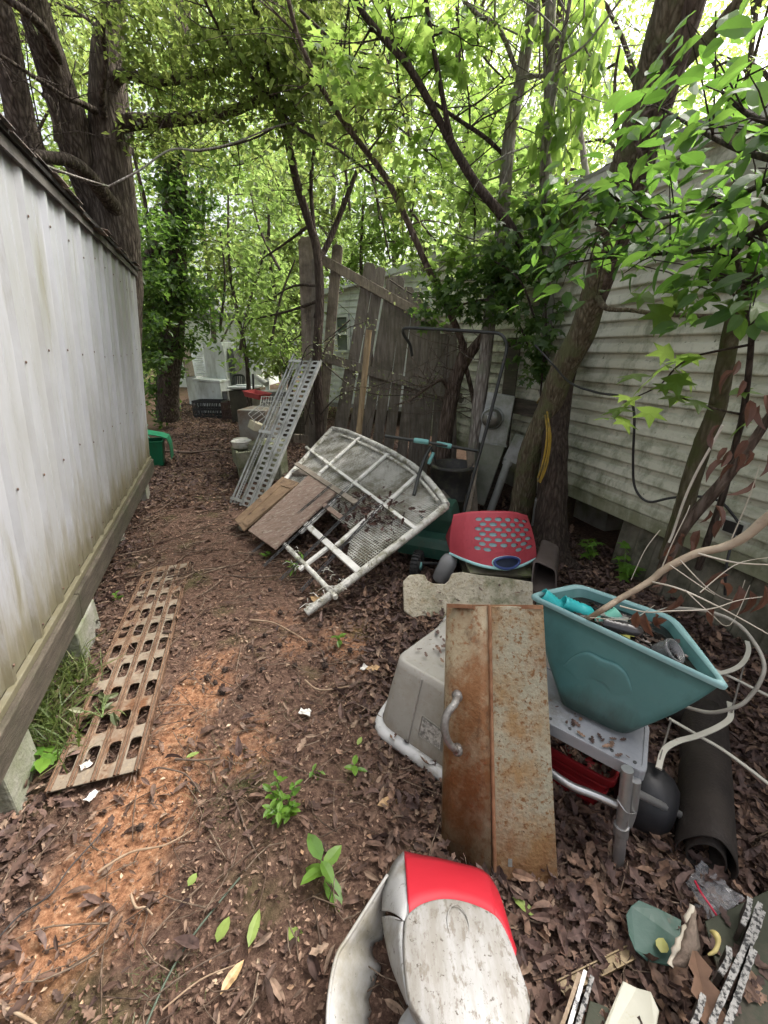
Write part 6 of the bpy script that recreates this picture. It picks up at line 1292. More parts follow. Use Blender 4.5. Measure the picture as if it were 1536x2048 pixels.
def edgeboard(lbl, pts, zt, wd=.011, hgt=.07, m=mbi):
    P_ = smooth_path([Z(x, y, zt) for x, y in pts], 8); o = T('trim_strip', lbl, 'strip', (P_[0].x, P_[0].y, zt - hgt), 'peeling trim strips in the corner heap'); n = len(P_)
    for nm, z0, z1, ww, mm in (('face_board', -hgt, -.006, wd * .8, mbb), ('peeling_edge', -.0055, 0, wd, m)):
        mb = MB(); rings = []
        for i, p in enumerate(P_):
            t_ = (P_[min(i + 1, n - 1)] - P_[max(i - 1, 0)]).normalized(); s_ = V((t_.y, -t_.x, 0)).normalized() * ww / 2 * random.uniform(.82, 1.1); j = V((0, 0, random.uniform(-.0012, .0012)))
            rings.append([p - s_ + V((0, 0, z0)), p + s_ + V((0, 0, z0)), p + s_ + V((0, 0, z1)) + j, p - s_ + V((0, 0, z1)) + j])
        mb.loft(rings, True, True, True, smooth=False); mb.build(nm, mm, o)
    return o
edgeboard('short peeling strip end at the top of the corner heap', [(1500, 1795), (1497, 1820), (1486, 1848)], .16)
edgeboard('longest brown and white peeling strip across the corner heap', [(1521, 1805), (1495, 1880), (1465, 1950), (1423, 2048), (1390, 2130)], .16, .012)
edgeboard('short grey peeling strip lying right of the longest one', [(1526, 1821), (1514, 1860), (1500, 1890)], .15)
edgeboard('long white peeling strip right of the longest brown one', [(1508, 1898), (1490, 1950), (1475, 1995), (1455, 2050), (1435, 2110)], .15, .013)
edgeboard('curved broken grey strip left of the longest brown one', [(1458, 1893), (1459, 1908), (1455, 1924), (1442, 1946)], .15, .012)
edgeboard('short white strip end low beside the big brown leaf', [(1407, 1988), (1400, 2018), (1388, 2050), (1370, 2100)], .15, .012)
edgeboard('thin brown edged strip on the left side of the small upright stack', [(1159, 1946), (1145, 1990), (1128, 2040), (1110, 2090)], .10, .008, .06, pmat('brown_edge', (.22, .16, .10), (.34, .26, .18), 30, .7))
edgeboard('white edged strip in the middle of the small upright stack', [(1171, 1940), (1157, 1990), (1140, 2048), (1125, 2100)], .105, .009, .06, pmat('white_edge', (.1, .1, .1), (.66, .65, .63), 40, .7, lo=.38, hi=.46))
edgeboard('white edged strip on the right side of the small upright stack', [(1185, 1951), (1171, 2000), (1155, 2050), (1140, 2100)], .10, .010, .06, mbi)
plate('cream_tile', 'cream tile with brown cracks lying at the bottom edge', 'tile', [(1246, 1961, .075), (1273, 1975, .075), (1302, 1983, .07), (1319, 2022, .065), (1312, 2060, .06), (1300, 2130, .06), (1185, 2130, .07), (1209, 2048, .075)], .009, pmat('cream_glaze', (.36, .35, .27), (.43, .42, .34), 7, .35, .05, 60, dirt=[((.33, .30, .2), 16, .63, .05, O1), ((.16, .11, .07), 7, .70, .015, O1)]))
plate('olive_board', 'dark olive wood offcut between the strip stack and the cream tile', 'board', [(1180, 2000, .05), (1222, 2016, .05), (1205, 2070, .05), (1190, 2130, .05), (1150, 2130, .05), (1168, 2050, .05)], .012, mgd)
mbr = pmat('brass_strip', (.20, .145, .07), (.28, .21, .11), 10, .5, .1, 50, metal=.2, dirt=[((.10, .065, .035), 12, .54, .07, O1)])
bs = T('brass_channel', 'tarnished brass channel strip half buried in leaves', 'strip', Z(1210, 1930, .02))
mb = MB(); mb.bar(Z(1120, 1978, .035), Z(1262, 1906, .035), .026, .003, (0, 0, 1)); mb.build('web', mbr, bs)
for off in (-.013, .013):
    mb = MB(); a, c = Z(1120, 1978, .037), Z(1262, 1906, .037); s_ = (c - a).cross(V((0, 0, 1))).normalized() * off; mb.bar(a + s_, c + s_, .003, .012, (0, 0, 1)); mb.build('flange', mbr, bs)
# torn bark-like piece and the big dead leaf
mtorn = pmat('torn_fibreboard', (.17, .13, .10), (.27, .21, .165), 12, .9, .6, 60, dirt=[((.5, .46, .36), 8, .66, .06, O1)])
a_, b_, c_, d_ = Z(1386, 1814, .19), Z(1412, 1862, .13), Z(1390, 1920, .13), Z(1338, 1931, .11)
mb = MB(); mb.loft([[lerp(a_, d_, t_) + V((random.uniform(-.004, .004), random.uniform(-.004, .004), .0)) for t_ in np.linspace(0, 1, 12)], [lerp(lerp(a_, d_, t_), lerp(a_, c_, t_), .5) + V((0, -.01, .03 * math.sin(3 * t_))) for t_ in np.linspace(0, 1, 12)], [lerp(a_, lerp(b_, c_, .6), t_) for t_ in np.linspace(0, 1, 12)]], False, False, False)
tag(mb.build('torn_board', mtorn, None, solid=.006, loc=d_), 'torn tan fibreboard flap with a pale ragged edge standing in the heap', 'board')
mb = MB(); P_ = [lerp(a_, d_, t_) + V((random.uniform(-.004, .002), random.uniform(-.003, .003), .004)) for t_ in np.linspace(0, 1, 14)]; mb.tube(P_, [random.uniform(.004, .008) for _ in P_], 6, wob=.3); mb.build('torn_edge', pmat('pale_torn_edge', (.50, .45, .35), (.62, .57, .47), 30, .9), col.objects['torn_board'])
mbl = leafmat('big_brown_leaf', [(.17, .10, .065), (.20, .12, .08)], [(.2, .1, .05)], .12, .6, .3)
big = _oak(.5, .14)
leafthing('largest curled brown oak leaf lying on the corner heap', Z(1384, 1905, .15), .15, -1.75, big, mbl, -.1)
leafthing('big pale tan oak leaf lying near the leg of the cart', Z(1275, 1650, .03), .16, -.95, OAK, leafmat('tan_leaf', [(.36, .24, .15)], None, 0), -.05)
mb = MB(); P_ = smooth_path([Z(1420, 1862, .15), Z(1432, 1870, .155), Z(1436, 1885, .15), Z(1430, 1902, .14), Z(1416, 1910, .13)], 4); mb.tube(P_, [.002, .004, .006, .008, .009, .009, .008, .007, .006, .005, .005, .005, .005, .004, .004, .003, .002], 6)
tag(mb.build('fruit_peel', pmat('yellow_peel', (.45, .36, .12), (.55, .46, .2), 10, .5), None, loc=P_[8]), 'curled yellow peel on the dark board in the corner heap', 'peel')
leafthing('yellow green torn leaf scrap lying on the green plastic sheet', Z(1322, 1905, .085), .035, .9, _oval(.42, .02, .05), mly)
# ------------------------------------------------------------------ pale pebbly slab, boards, red stool, brown bin, mower
sl0, sl1 = G(808, 1236, .02), G(1070, 1236, .02); SLP = PL(sl0, sl1 - sl0, V((0, .45, .62))); sls = 1 if SLP.n.y < 0 else -1
def sq(x, y, w_=0): return SLP.px(x, y, w_ * sls)
outl = [(806, 1163), (818, 1150), (835, 1148), (850, 1150), (856, 1162), (868, 1167), (890, 1168), (899, 1160), (905, 1146), (925, 1144), (960, 1150), (1010, 1155), (1066, 1164), (1067, 1236), (900, 1238), (870, 1236), (845, 1232), (826, 1236), (808, 1222)]
mb = MB(); mb.prism([sq(*p) for p in outl], -SLP.n * sls * .05)
tag(mb.build('foam_slab', pmat('pebbly_cream_slab', (.42, .375, .28), (.54, .49, .385), 14, .9, .7, 50, dirt=[((.36, .30, .20), 22, .58, .05, O1), ((.20, .17, .12), 70, .60, .05, O1), ((.10, .13, .05), 3.0, .60, .08, O1), ((.40, .24, .10), 4, .68, .06, O1)]), None, bevel=.006, loc=(sl0.x, sl0.y, 0)), 'broken cream pebbly slab with moss propped behind the rusty lid', 'slab')
mwb = pmat('mossy_dark_board', (.12, .10, .08), (.22, .19, .15), 8, .85, .4, 50, dirt=[((.11, .13, .05), 5, .58, .1, O1)])
def fboard(lbl, a, c, wd, th, m=mwb, nm='loose_board'):
    mb = MB(); mb.bar(D(*a), D(*c), wd, th, (0, -.2, 1)); return tag(mb.build(nm, m, None, bevel=.004, loc=D(*a)), lbl, 'board')
fboard('weathered board lying under the front of the red stool', (935, 1136, 2.42), (1062, 1142, 2.46), .12, .02)
fboard('weathered board beneath the others under the red stool', (925, 1142, 2.52), (1075, 1140, 2.56), .22, .025)
# stool
ms_r = pmat('faded_red_plastic', (.44, .05, .07), (.52, .075, .10), 5, .55, .06, 90, dirt=[((.28, .045, .06), 30, .64, .05, O1)])
ms_t = pmat('light_teal_rubber', (.36, .68, .70), (.44, .74, .75), 5, .5)
ms_b = pmat('navy_plastic', (.035, .06, .20), (.05, .08, .24), 5, .4)
st = T('step_stool', 'red plastic stool with teal lined oval holes and a navy handle', 'stool', D(985, 1136, 2.45))
botp = smooth_path([D(901, 1106, 2.55), D(930, 1119, 2.44), (D(962, 1130, 2.38)), D(1000, 1136, 2.35), D(1036, 1132, 2.40), D(1072, 1116, 2.52)], 8)
topp = smooth_path([D(908, 1034, 2.66), D(935, 1029, 2.58), D(965, 1027, 2.54), D(1000, 1027, 2.53), D(1030, 1029, 2.57), D(1054, 1036, 2.66)], 8)
nb__ = len(botp)
def stp(u, v, w_=0):
    x = max(0, min(nb__ - 1.001, u * (nb__ - 1))); i = int(x); f = x - i
    b_ = lerp(botp[i], botp[i + 1], f); t_ = lerp(topp[i], topp[i + 1], f); p = lerp(b_, t_, v)
    tang = (botp[i + 1] - botp[i]).normalized(); nr_ = tang.cross(t_ - b_).normalized(); nr_ = nr_ if nr_.y < 0 else -nr_
    return p + nr_ * (w_ + .012 * math.sin(3.14 * v))
mb = MB(); cells = []; v0 = .26; rows_ = 7; dvr = .096
hu0, hu1, nc_ = .30, .965, 6; cw = (hu1 - hu0) / nc_
vtop = v0 + rows_ * dvr
for (a, c) in ((0, v0), (vtop, 1.0)):
    for k in range(24): cells.append((k / 24, (k + 1) / 24, a, c, False))
for r_ in range(rows_):
    va, vb_ = v0 + r_ * dvr, v0 + (r_ + 1) * dvr; off = .5 * cw if r_ % 2 else 0
    ua = hu0 - cw * .0 + off
    for k in range(6): cells.append((ua * k / 6, ua * (k + 1) / 6, va, vb_, False))
    u = ua; q = 0
    while u + cw <= 1.0:
        hole = not (r_ == 0 and q in (2, 3)); cells.append((u, u + cw, va, vb_, hole)); u += cw; q += 1
    if u < .999: cells.append((u, 1, va, vb_, False))
slot_plate(mb, lambda u, v, w_: stp(u, v, w_), cells, cw * .36, dvr * .37, dvr * .35, .008, 5); mb.build('front_panel', ms_r, st)
mb = MB(); mb.loft([[stp(u, v, -.004) for u in np.linspace(.02, .98, 25)] for v in (.04, .5, .97)], False, False, False); mb.build('teal_lining', ms_t, st)
mb = MB()
back = [p + V((0, .20, -.26)) for p in topp]; bb2 = [p + V((0, .26, 0)) for p in botp]
tp2 = [stp(i / (nb__ - 1), 1.0, .006) for i in range(nb__)]
mb.loft([tp2, [p + V((0, .012, .012)) for p in tp2], [p + V((0, .045, -.02)) for p in topp], back, bb2], False, False, False)
for e in (0, -1): mb.add([stp(0 if e == 0 else 1, 0), stp(0 if e == 0 else 1, 1), topp[e] + V((0, .045, -.02)), back[e], bb2[e]], [(0, 1, 2, 3, 4)])
mb.build('back_shell', ms_r, st)
mb = MB(); mb.tube([stp(u, -.01, .004) for u in np.linspace(0, 1, 40)], .0105, 8); mb.build('teal_trim', ms_t, st)
for nm, m, r_, k, w_ in (('handle_ring', ms_b, .0085, 1.0, .018), ('handle_trim', ms_t, .0045, 1.16, .010)):
    mb = MB(); mb.tube([stp(.665 + math.cos(a) * .125 * k, .085 + math.sin(a) * .105 * k, w_) for a in np.linspace(0, 6.2832, 33)], r_, 8, False); mb.build(nm, m, st)
mb = MB(); mb.loft([[stp(.665 + math.cos(a) * .115 * f_, .085 + math.sin(a) * .09 * f_, .012) for a in np.linspace(0, 6.2832, 24, endpoint=False)] for f_ in (1, .05)], True, False, True); mb.build('handle_slot', pmat('slot_dark', (.02, .03, .06), None, 5, .6), st)
# brown bin on its side
bx = T('brown_bin', 'dark brown plastic bin lying on its side under the trunk', 'bin', D(1110, 1170, 2.45)); mbn = pmat('dusty_brown_plastic', (.075, .058, .05), (.12, .095, .085), 7, .6, .1, 60, dirt=[((.2, .17, .14), 14, .66, .06, O1)])
bn = [D(1062, 1182, 2.32), D(1112, 1186, 2.30), D(1112, 1140, 2.34), D(1068, 1120, 2.42)]; bo = V((.14, .30, .03))
mb = MB(); r0 = roundpoly(bn, .03, 4); r1 = [p + bo for p in roundpoly([lerp(p, sum(bn, V((0, 0, 0))) / 4, .12) for p in bn], .03, 4)]; cc_ = sum(bn, V((0, 0, 0))) / 4
mb.loft([[cc_ + (p - cc_) * .86 + bo * .9 for p in r0], [cc_ + (p - cc_) * .93 for p in r0], r0, [cc_ + (p - cc_) * 1.08 for p in r0], [cc_ + (p - cc_) * 1.08 + bo * .06 for p in r0], [cc_ + (p - cc_) * 1.0 + bo * .07 for p in r0], r1], True, True, True, smooth=False); mb.build('bin_body', mbn, bx, bevel=.006)
# mower
mw = T('lawn_mower', 'dark green push mower with ribbed wheels half hidden behind the headboard', 'mower', D(870, 1130, 2.85))
mgn = pmat('mower_green', (.018, .062, .045), (.028, .085, .062), 5, .4, dirt=[((.09, .085, .06), 6, .64, .08, O1)]); mtl = pmat('worn_teal_grip', (.12, .32, .32), (.18, .40, .38), 10, .5)
mk = pmat('black_rubber', (.015, .015, .015), (.03, .03, .03), 10, .7, .2, 60)
def loftbox(mb, c, sx, sy, z0, z1, tp=.8, yaw=0, r_=.03):
    Q = Matrix.Translation(V((c.x, c.y, 0))) @ Matrix.Rotation(yaw, 4, 'Z')
    def rg(k, z, q=1): return [Q @ V(p) for p in roundpoly([(-sx * k, -sy * k, z), (sx * k, -sy * k, z), (sx * k, sy * k, z), (-sx * k, sy * k, z)], r_, 4)]
    mb.loft([rg(1, z0), rg(1, lerp(z0, z1, .55)), rg(lerp(1, tp, .5), lerp(z0, z1, .85)), rg(tp, z1)], True, True, True, smooth=False)
mc = D(872, 1100, 2.95); mb = MB(); loftbox(mb, mc, .24, .22, .10, .24, .85, -.4); mb.build('deck', mgn, mw, bevel=.008)
mb = MB(); loftbox(mb, D(878, 1060, 3.0), .13, .12, .22, .44, .8, -.4); mb.build('engine_cover', mgn, mw, bevel=.01)
for (x, y, Y, r_) in ((834, 1131, 2.62, .105), (900, 1120, 3.1, .10)):
    c = D(x, y, Y); c.z = r_; ax = V((.93, -.35, 0)).normalized(); Q = Matrix.Translation(c) @ ax.to_track_quat('Z', 'Y').to_matrix().to_4x4(); wh = MB()
    for k in range(26):
        a0, a1 = 6.2832 * k / 26, 6.2832 * (k + .55) / 26
        wh.add([Q @ V((math.cos(a) * rr_, math.sin(a) * rr_, z)) for a in (a0, a1) for rr_ in (r_ * .9, r_ * 1.03) for z in (-.022, .022)], [(0, 1, 3, 2), (4, 6, 7, 5), (2, 3, 7, 6), (0, 2, 6, 4), (1, 5, 7, 3)])
    wh.lathe([(r_ * .55, -.02), (r_ * .9, -.026), (r_ * .95, 0), (r_ * .9, .026), (r_ * .55, .02)], Q, 28, True, False, False); wo = wh.build('wheel', mk, mw)
    wh = MB(); wh.lathe([(r_ * .58, -.015), (r_ * .58, .015), (r_ * .3, .022), (r_ * .28, .026)], Q, 20); wh.build('rim', mk, wo)
    wh = MB(); wh.lathe([(r_ * .27, .0), (r_ * .27, .030), (r_ * .1, .034)], Q, 16); wh.build('hub_cap', mtl, wo)
mb = MB(); mb.tube([D(838, 1126, 2.63), D(905, 1128, 2.7)], .010, 8); mb.build('axle', mk, mw)
mbar = pmat('black_steel_bar', (.02, .022, .02), (.04, .042, .04), 10, .42, metal=.2, dirt=[((.09, .07, .05), 9, .66, .06, O1)])
mb = MB(); mb.tube(smooth_path([D(824, 712, 3.75), D(820, 690, 3.72), D(808, 670, 3.68), D(806, 660, 3.64), D(815, 656, 3.6), D(850, 657, 3.55), D(920, 661, 3.46), D(980, 665, 3.38), D(1000, 668, 3.35), D(1010, 680, 3.33), D(1013, 700, 3.32), D(1002, 745, 3.3), D(975, 850, 3.24), D(950, 940, 3.18), D(930, 1015, 3.1), D(915, 1080, 3.0)], 5), .0125, 10); mb.build('handle', mbar, mw)
mb = MB(); mb.tube([D(770, 872, 3.3), D(850, 884, 3.26), D(956, 902, 3.2)], .0125, 10); mb.build('crossbar', mbar, mw)
for a, c in (((828, 880.5), (857, 884.5)), ((873, 887), (903, 893))):
    mb = MB(); mb.tube(ring_between(D(*a, 3.262), D(*c, 3.235), 7), [.019, .021, .0195, .021, .0195, .021, .019], 12); mb.build('grip', mtl, mw)
mb = MB(); mb.tube([D(862, 892, 3.26), D(850, 915, 3.22), D(838, 948, 3.15), D(828, 990, 3.0)], .014, 8); mb.tube([D(862, 892, 3.26), D(872, 925, 3.25)], .008, 6); mb.build('stem', mbar, mw)
mb = MB(); mb.tube(ring_between(D(867, 905, 3.25), D(857, 928, 3.22), 5), [.012, .015, .014, .015, .012], 10); mb.build('grip', mtl, mw)
c = D(880, 1140, 2.55); mb = MB(); mb.lathe([(.001, .0), (.045, .0), (.06, .02), (.06, .16), (.045, .20), (.02, .22), (.02, .25), (.001, .25)], Matrix.Translation(V((c.x, c.y, .02))) @ Matrix.Rotation(.35, 4, 'Y'), 18)
tag(mb.build('plastic_jug', pmat('cloudy_jug', (.5, .5, .5), (.6, .6, .6), 6, .25, trans=.5), None, loc=(c.x, c.y, 0)), 'cloudy clear plastic jug lying between mower wheel and red stool', 'jug')
# grey drum and dark clutter behind the stool
mb = MB(); c = D(905, 960, 3.7); mb.lathe([(.19, 0), (.2, .02), (.2, .25), (.207, .26), (.2, .27), (.2, .52), (.21, .53), (.2, .55), (.17, .55), (.17, .3)], Matrix.Translation(V((c.x, c.y, 0))), 26)
tag(mb.build('dark_barrel', pmat('dark_barrel', (.018, .017, .015), (.035, .032, .03), 6, .6, dirt=[((.1, .1, .06), 5, .6, .1, O1)]), None, loc=(c.x, c.y, 0)), 'dark open barrel behind the forked tree', 'barrel')
fboard('grey board leaning against the meter post from the left', (950, 1050, 3.55), (940, 900, 3.75), .07, .02, M['fencel'])
fboard('thin brown board leaning between barrel and spotted trunk', (925, 1080, 3.3), (952, 930, 3.6), .05, .02, M['fencel'])
fboard('thin slanting stick board beside the mower handle', (905, 1130, 2.9), (935, 990, 3.2), .025, .02, M['timber'])
fboard('dark offcut board hidden under the top of the headboard', (600, 940, 4.2), (800, 960, 3.6), .25, .04, M['fence'])
fboard('dark fallen board under the arched end of the headboard', (760, 1000, 3.2), (900, 1000, 3.4), .3, .04, M['fence'])

# ------------------------------------------------------------------ cinder blocks and clutter by the plank
def cinder(lbl, c, yaw=0, L_=.39, m='mossblock'):
    o = MB(); Q = Matrix.Translation(c) @ Matrix.Rotation(yaw, 4, 'Z'); h = .19; w_ = .19
    for a in (-w_ / 2 + .016, w_ / 2 - .016): o.obox(Q @ V((-L_ / 2, a - .016, 0)), Q.to_3x3() @ V((L_, 0, 0)), Q.to_3x3() @ V((0, .032, 0)), V((0, 0, h)))
    for x in (-L_ / 2, -.016, L_ / 2 - .032): o.obox(Q @ V((x, -w_ / 2 + .0325, .001)), Q.to_3x3() @ V((.032, 0, 0)), Q.to_3x3() @ V((0, w_ - .065, 0)), V((0, 0, h - .002)))
    return tag(o.build('cinder_block', M[m], None, bevel=.006, loc=c), lbl, 'block', 'mossy cinder blocks by the path')
cbase = G(490, 962); ydir = math.atan2(1, -.38)
for i, (dx, dy, z, yw, lbl) in enumerate(((0, .1, 0, ydir, 'mossy cinder block at the bottom of the near end of the stack'), (-.02, .08, .193, ydir + .1, 'mossy cinder block on top of the near end carrying the white bowl'), (-.16, .52, 0, ydir, 'mossy cinder block at the bottom of the far end of the stack'), (-.15, .50, .193, ydir - .05, 'mossy cinder block on top of the far end of the stack'), (.25, .15, 0, ydir + .3, 'mossy cinder block half hidden under the catwalk plank'))):
    cinder(lbl, cbase + V((dx, dy, z)), yw)
bw = cbase + V((-.02, .10, .386)); mb = MB(); mb.lathe([(.07, 0), (.105, .01), (.11, .06), (.118, .085), (.122, .09), (.116, .094), (.10, .075), (.09, .02), (.001, .015)], Matrix.Translation(bw), 24)
tag(mb.build('enamel_bowl', pmat('chipped_white_enamel', (.52, .51, .46), (.64, .63, .58), 14, .5, dirt=[((.25, .2, .13), 14, .6, .07, O1)]), None, loc=bw), 'chipped white bowl standing on the mossy cinder blocks', 'bowl')
mb = MB(); mb.lathe([(.085, 0), (.10, .01), (.102, .03), (.09, .045), (.001, .05)], Matrix.Translation(cbase + V((-.15, .46, .39))), 22); tag(mb.build('white_dish', M['concrete'], None, loc=cbase + V((-.15, .46, .386))), 'pale upturned dish behind the white bowl', 'dish')
mcab = pmat('stained_sheet_metal', (.24, .23, .21), (.34, .33, .30), 4, .5, .1, 40, metal=.2, dirt=[((.20, .12, .07), 4, .56, .10, O1), ((.10, .07, .05), 9, .66, .06, O1)])
def boxt(nm, lbl, cat, c, sx, sy, z0, h, m, yaw=0, grp=None, roll=0, pitch=0, bevel=.008):
    mb = MB(); mb.box(V((c.x, c.y, z0 + h / 2)), (sx, sy, h), yaw, pitch, roll); return tag(mb.build(nm, m, None, bevel=bevel, loc=(c.x, c.y, z0)), lbl, cat, grp)
c = D(492, 840, 6.0); boxt('metal_cabinet', 'stained grey sheet metal cabinet behind the cinder blocks', 'cabinet', c + V((.12, .25, 0)), .42, .5, 0, .72, mcab, -.15)
c = D(530, 880, 5.2); boxt('wooden_crate', 'mossy wooden box between the blocks and the catwalk plank', 'crate', c, .35, .4, 0, .45, M['mossblock'], -.3)
# wire racks
mwr = pmat('wire_rack_grey', (.25, .25, .24), (.38, .38, .36), 10, .5, metal=.5)
def rack(lbl, c, a, b_, n):
    mb = MB()
    for i in range(n + 1): mb.tube([c + a * i / n, c + a * i / n + b_], .0035 if 0 < i < n else .006, 5)
    for j in (0, .5, 1): mb.tube([c + b_ * j, c + b_ * j + a], .005, 5)
    return tag(mb.build('wire_rack', mwr, None, loc=c), lbl, 'rack')
rack('rusty wire rack leaning over the blocks beside the plank', D(496, 828, 5.1), V((.24, .05, -.33)), V((.16, .18, .12)), 9)
rack('wire rack lying flatter near the red tray', D(520, 812, 5.6), V((.30, .1, -.02)), V((-.05, .3, .09)), 10)
boxt('yellowed_foam', 'yellowed foam block lying between the wire racks', 'foam', D(515, 850, 5.2), .16, .3, D(515, 862, 5.2).z, .1, pmat('yellow_foam', (.42, .38, .27), (.55, .50, .37), 8, .9, .4, 40), .5, None, .4)

# ------------------------------------------------------------------ far junk at the end of the path
mwj = pmat('white_enamel', (.58, .61, .62), (.68, .71, .72), 2, .4, dirt=[((.33, .34, .32), 4, .56, .12, (1, 1, .3)), ((.30, .27, .22), 10, .66, .06, O1)])
mdj = pmat('grey_side', (.13, .135, .135), (.2, .2, .2), 4, .6, dirt=[((.08, .07, .06), 6, .58, .1, O1)])
def pxw(px, Y, y=760): return px * depth(D(440, y, Y)) / FPX
YF = 11.2
def facebox(nm, lbl, cat, x0, x1, yt, yb, Y, dp, m, grp=None, yaw=0, lean=0, ground=False, mside=None):
    a, b_ = D(x0, (yt + yb) / 2, Y), D(x1, (yt + yb) / 2, Y); zt, zb2 = D((x0 + x1) / 2, yt, Y).z, D((x0 + x1) / 2, yb, Y).z
    if ground: zb2 = 0
    w_ = b_.x - a.x; c = V(((a.x + b_.x) / 2, Y + dp / 2, zb2)); o = T(nm, lbl, cat, c, grp)
    mb = MB(); mb.box(c + V((0, 0, (zt - zb2) / 2)), (w_, dp, zt - zb2), yaw, lean); mb.build('body', m, o, bevel=.015); return o, c, w_, zt, zb2
o, c, w_, zt, zb2 = facebox('old_refrigerator', 'tall dented white appliance standing at the end of the path', 'refrigerator', 412, 456, 684, 770, YF, .55, mwj, yaw=-.25, ground=True)
mb = MB(); mb.box(V((c.x, c.y - .30, zt * .62)), (w_ * .94, .05, zt * .66), -.25); mb.build('door', mwj, o, bevel=.012)
mb = MB(); mb.box(V((c.x + w_ * .38, c.y - .36, zt * .6)), (.03, .03, .35), -.25); mb.build('handle', mdj, o)
mb = MB(); mb.box(V((c.x + w_ * .62, c.y + .08, zt * .46)), (.28, .5, zt * .9), -.25); mb.build('side_panel', mdj, o, bevel=.01)
o, c, w_, zt, zb2 = facebox('chest_freezer', 'long low white chest appliance in front of the tall one', 'freezer', 393, 447, 764, 822, 10.7, .5, mwj, yaw=-.12, ground=True)
mb = MB(); mb.box(V((c.x, c.y, zt + .03)), (w_ * 1.04, .54, .06), -.12, .0, .06); mb.build('lid', mwj, o, bevel=.012)
mb = MB(); mb.box(V((c.x + w_ * .58, c.y, .28)), (.16, .5, .56), -.12); mb.build('side_panel', mdj, o)
o, c, w_, zt, zb2 = facebox('white_cabinet', 'small white cabinet standing left of the low chest', 'cabinet', 372, 394, 748, 780, 12.6, .5, mwj, ground=True)
mb = MB(); mb.box(V((c.x, c.y, zt + .02)), (w_ * 1.1, .56, .04)); mb.build('lid', mwj, o)
# slatted shutter and boards leaning at its left
p0, p1 = D(390, 752, 11.6), D(379, 690, 12); mb = MB(); dd = p1 - p0; wv = V((.30, -.05, 0)); shu = T('white_shutter', 'white slatted shutter leaning between the cabinet and the tall appliance', 'shutter', p0)
for k in (0, 1): mb.obox(p0 + wv * k, dd, V((.05, 0, 0)), V((0, .04, 0)))
mb.build('frame', mwj, shu); mb = MB()
for i in range(16): mb.obox(p0 + dd * (i + .3) / 16.5 + V((.05, 0, 0)), wv - V((.05, 0, 0)), V((0, .03, .025)), V((0, 0, .012)))
mb.build('slat', mwj, shu)
for lbl, x0, x1 in (('pale leaning plank at the left of the white shutter', 372, 376), ('darker leaning plank beside the pale one', 364, 372)):
    mb = MB(); mb.bar(D(x1 + 10, 752, 11.9), D(x0, 694, 12.3), .2, .03, (.3, -1, 0)); tag(mb.build('leaning_plank', M['fencel'] if 'pale' in lbl else M['fence'], None, loc=D(x1 + 10, 752, 11.9)), lbl, 'plank')
# crates
mck = pmat('black_crate_plastic', (.014, .015, .017), (.03, .03, .032), 6, .5); mcb = pmat('brown_crate_plastic', (.05, .03, .025), (.09, .05, .04), 6, .6)
def crate(lbl, c, sx, sy, h, m, yaw):
    o = T('crate', lbl, 'crate', c); Q = Matrix.Translation(c) @ Matrix.Rotation(yaw, 4, 'Z'); R3 = Q.to_3x3(); mb = MB()
    mb.obox(Q @ V((-sx / 2, -sy / 2, 0)), R3 @ V((sx, 0, 0)), R3 @ V((0, sy, 0)), V((0, 0, .02)))
    for z in (.02, h * .45, h - .05):
        for y in (-sy / 2, sy / 2 - .02): mb.obox(Q @ V((-sx / 2 + .021, y + .002, z)), R3 @ V((sx - .042, 0, 0)), R3 @ V((0, .016, 0)), V((0, 0, .05)))
        for x in (-sx / 2, sx / 2 - .02): mb.obox(Q @ V((x + .002, -sy / 2 + .021, z)), R3 @ V((.016, 0, 0)), R3 @ V((0, sy - .042, 0)), V((0, 0, .05)))
    for i in range(9):
        for y in (-sy / 2, sy / 2 - .02): mb.obox(Q @ V((-sx / 2 + (sx - .02) * i / 8, y, .0)), R3 @ V((.02, 0, 0)), R3 @ V((0, .02, 0)), V((0, 0, h)))
    for i in range(1, 6):
        for x in (-sx / 2, sx / 2 - .02): mb.obox(Q @ V((x, -sy / 2 + (sy - .02) * i / 6, .0)), R3 @ V((.02, 0, 0)), R3 @ V((0, .02, 0)), V((0, 0, h)))
    mb.build('crate_body', m, o); return o
crate('black slotted plastic crate in front of the low white chest', D(424, 822, 10.3) * 1 + V((0, 0, -D(424, 822, 10.3).z)), .72, .42, .40, mck, -.12)
crate('dark brown slotted crate next to the black one', V((D(464, 822, 10.1).x, 10.1, 0)), .34, .36, .38, mcb, -.1)
# sink table, chair, tray, pipe
tb2 = T('sink_table', 'low table with a white sink top right of the tall appliance', 'table', V((D(485, 800, 9.6).x, 9.6, 0))); ztab = D(485, 775, 9.6).z
mb = MB(); c = V((D(485, 775, 9.6).x, 9.75, ztab)); mb.box(c, (.55, .6, .05), -.1); mb.build('top', mwj, tb2, bevel=.01)
mb = MB(); mb.box(c - V((0, 0, ztab / 2 + .03)), (.5, .54, ztab - .06), -.1); mb.build('base', pmat('dark_base', (.05, .045, .035), (.09, .085, .06), 4, .8), tb2)
mb = MB(); mb.lathe([(.14, .026), (.16, .05), (.13, .05), (.1, .03)], Matrix.Translation(c) @ Matrix.Scale(1.2, 4, (1, 0, 0)), 18); mb.build('basin', mwj, tb2)
o = T('black_chair', 'black slatted chair back lying behind the sink table', 'chair', V((D(478, 772, 10.2).x, 10.2, ztab))); mb = MB(); a, b_ = D(466, 768, 10.2), D(488, 768, 10.2); t1 = D(468, 752, 10.3); t2 = D(487, 752, 10.3)
mb.tube(smooth_path([a, t1, t2, b_], 5), .022, 7); mb.build('back_frame', mck, o); mb = MB()
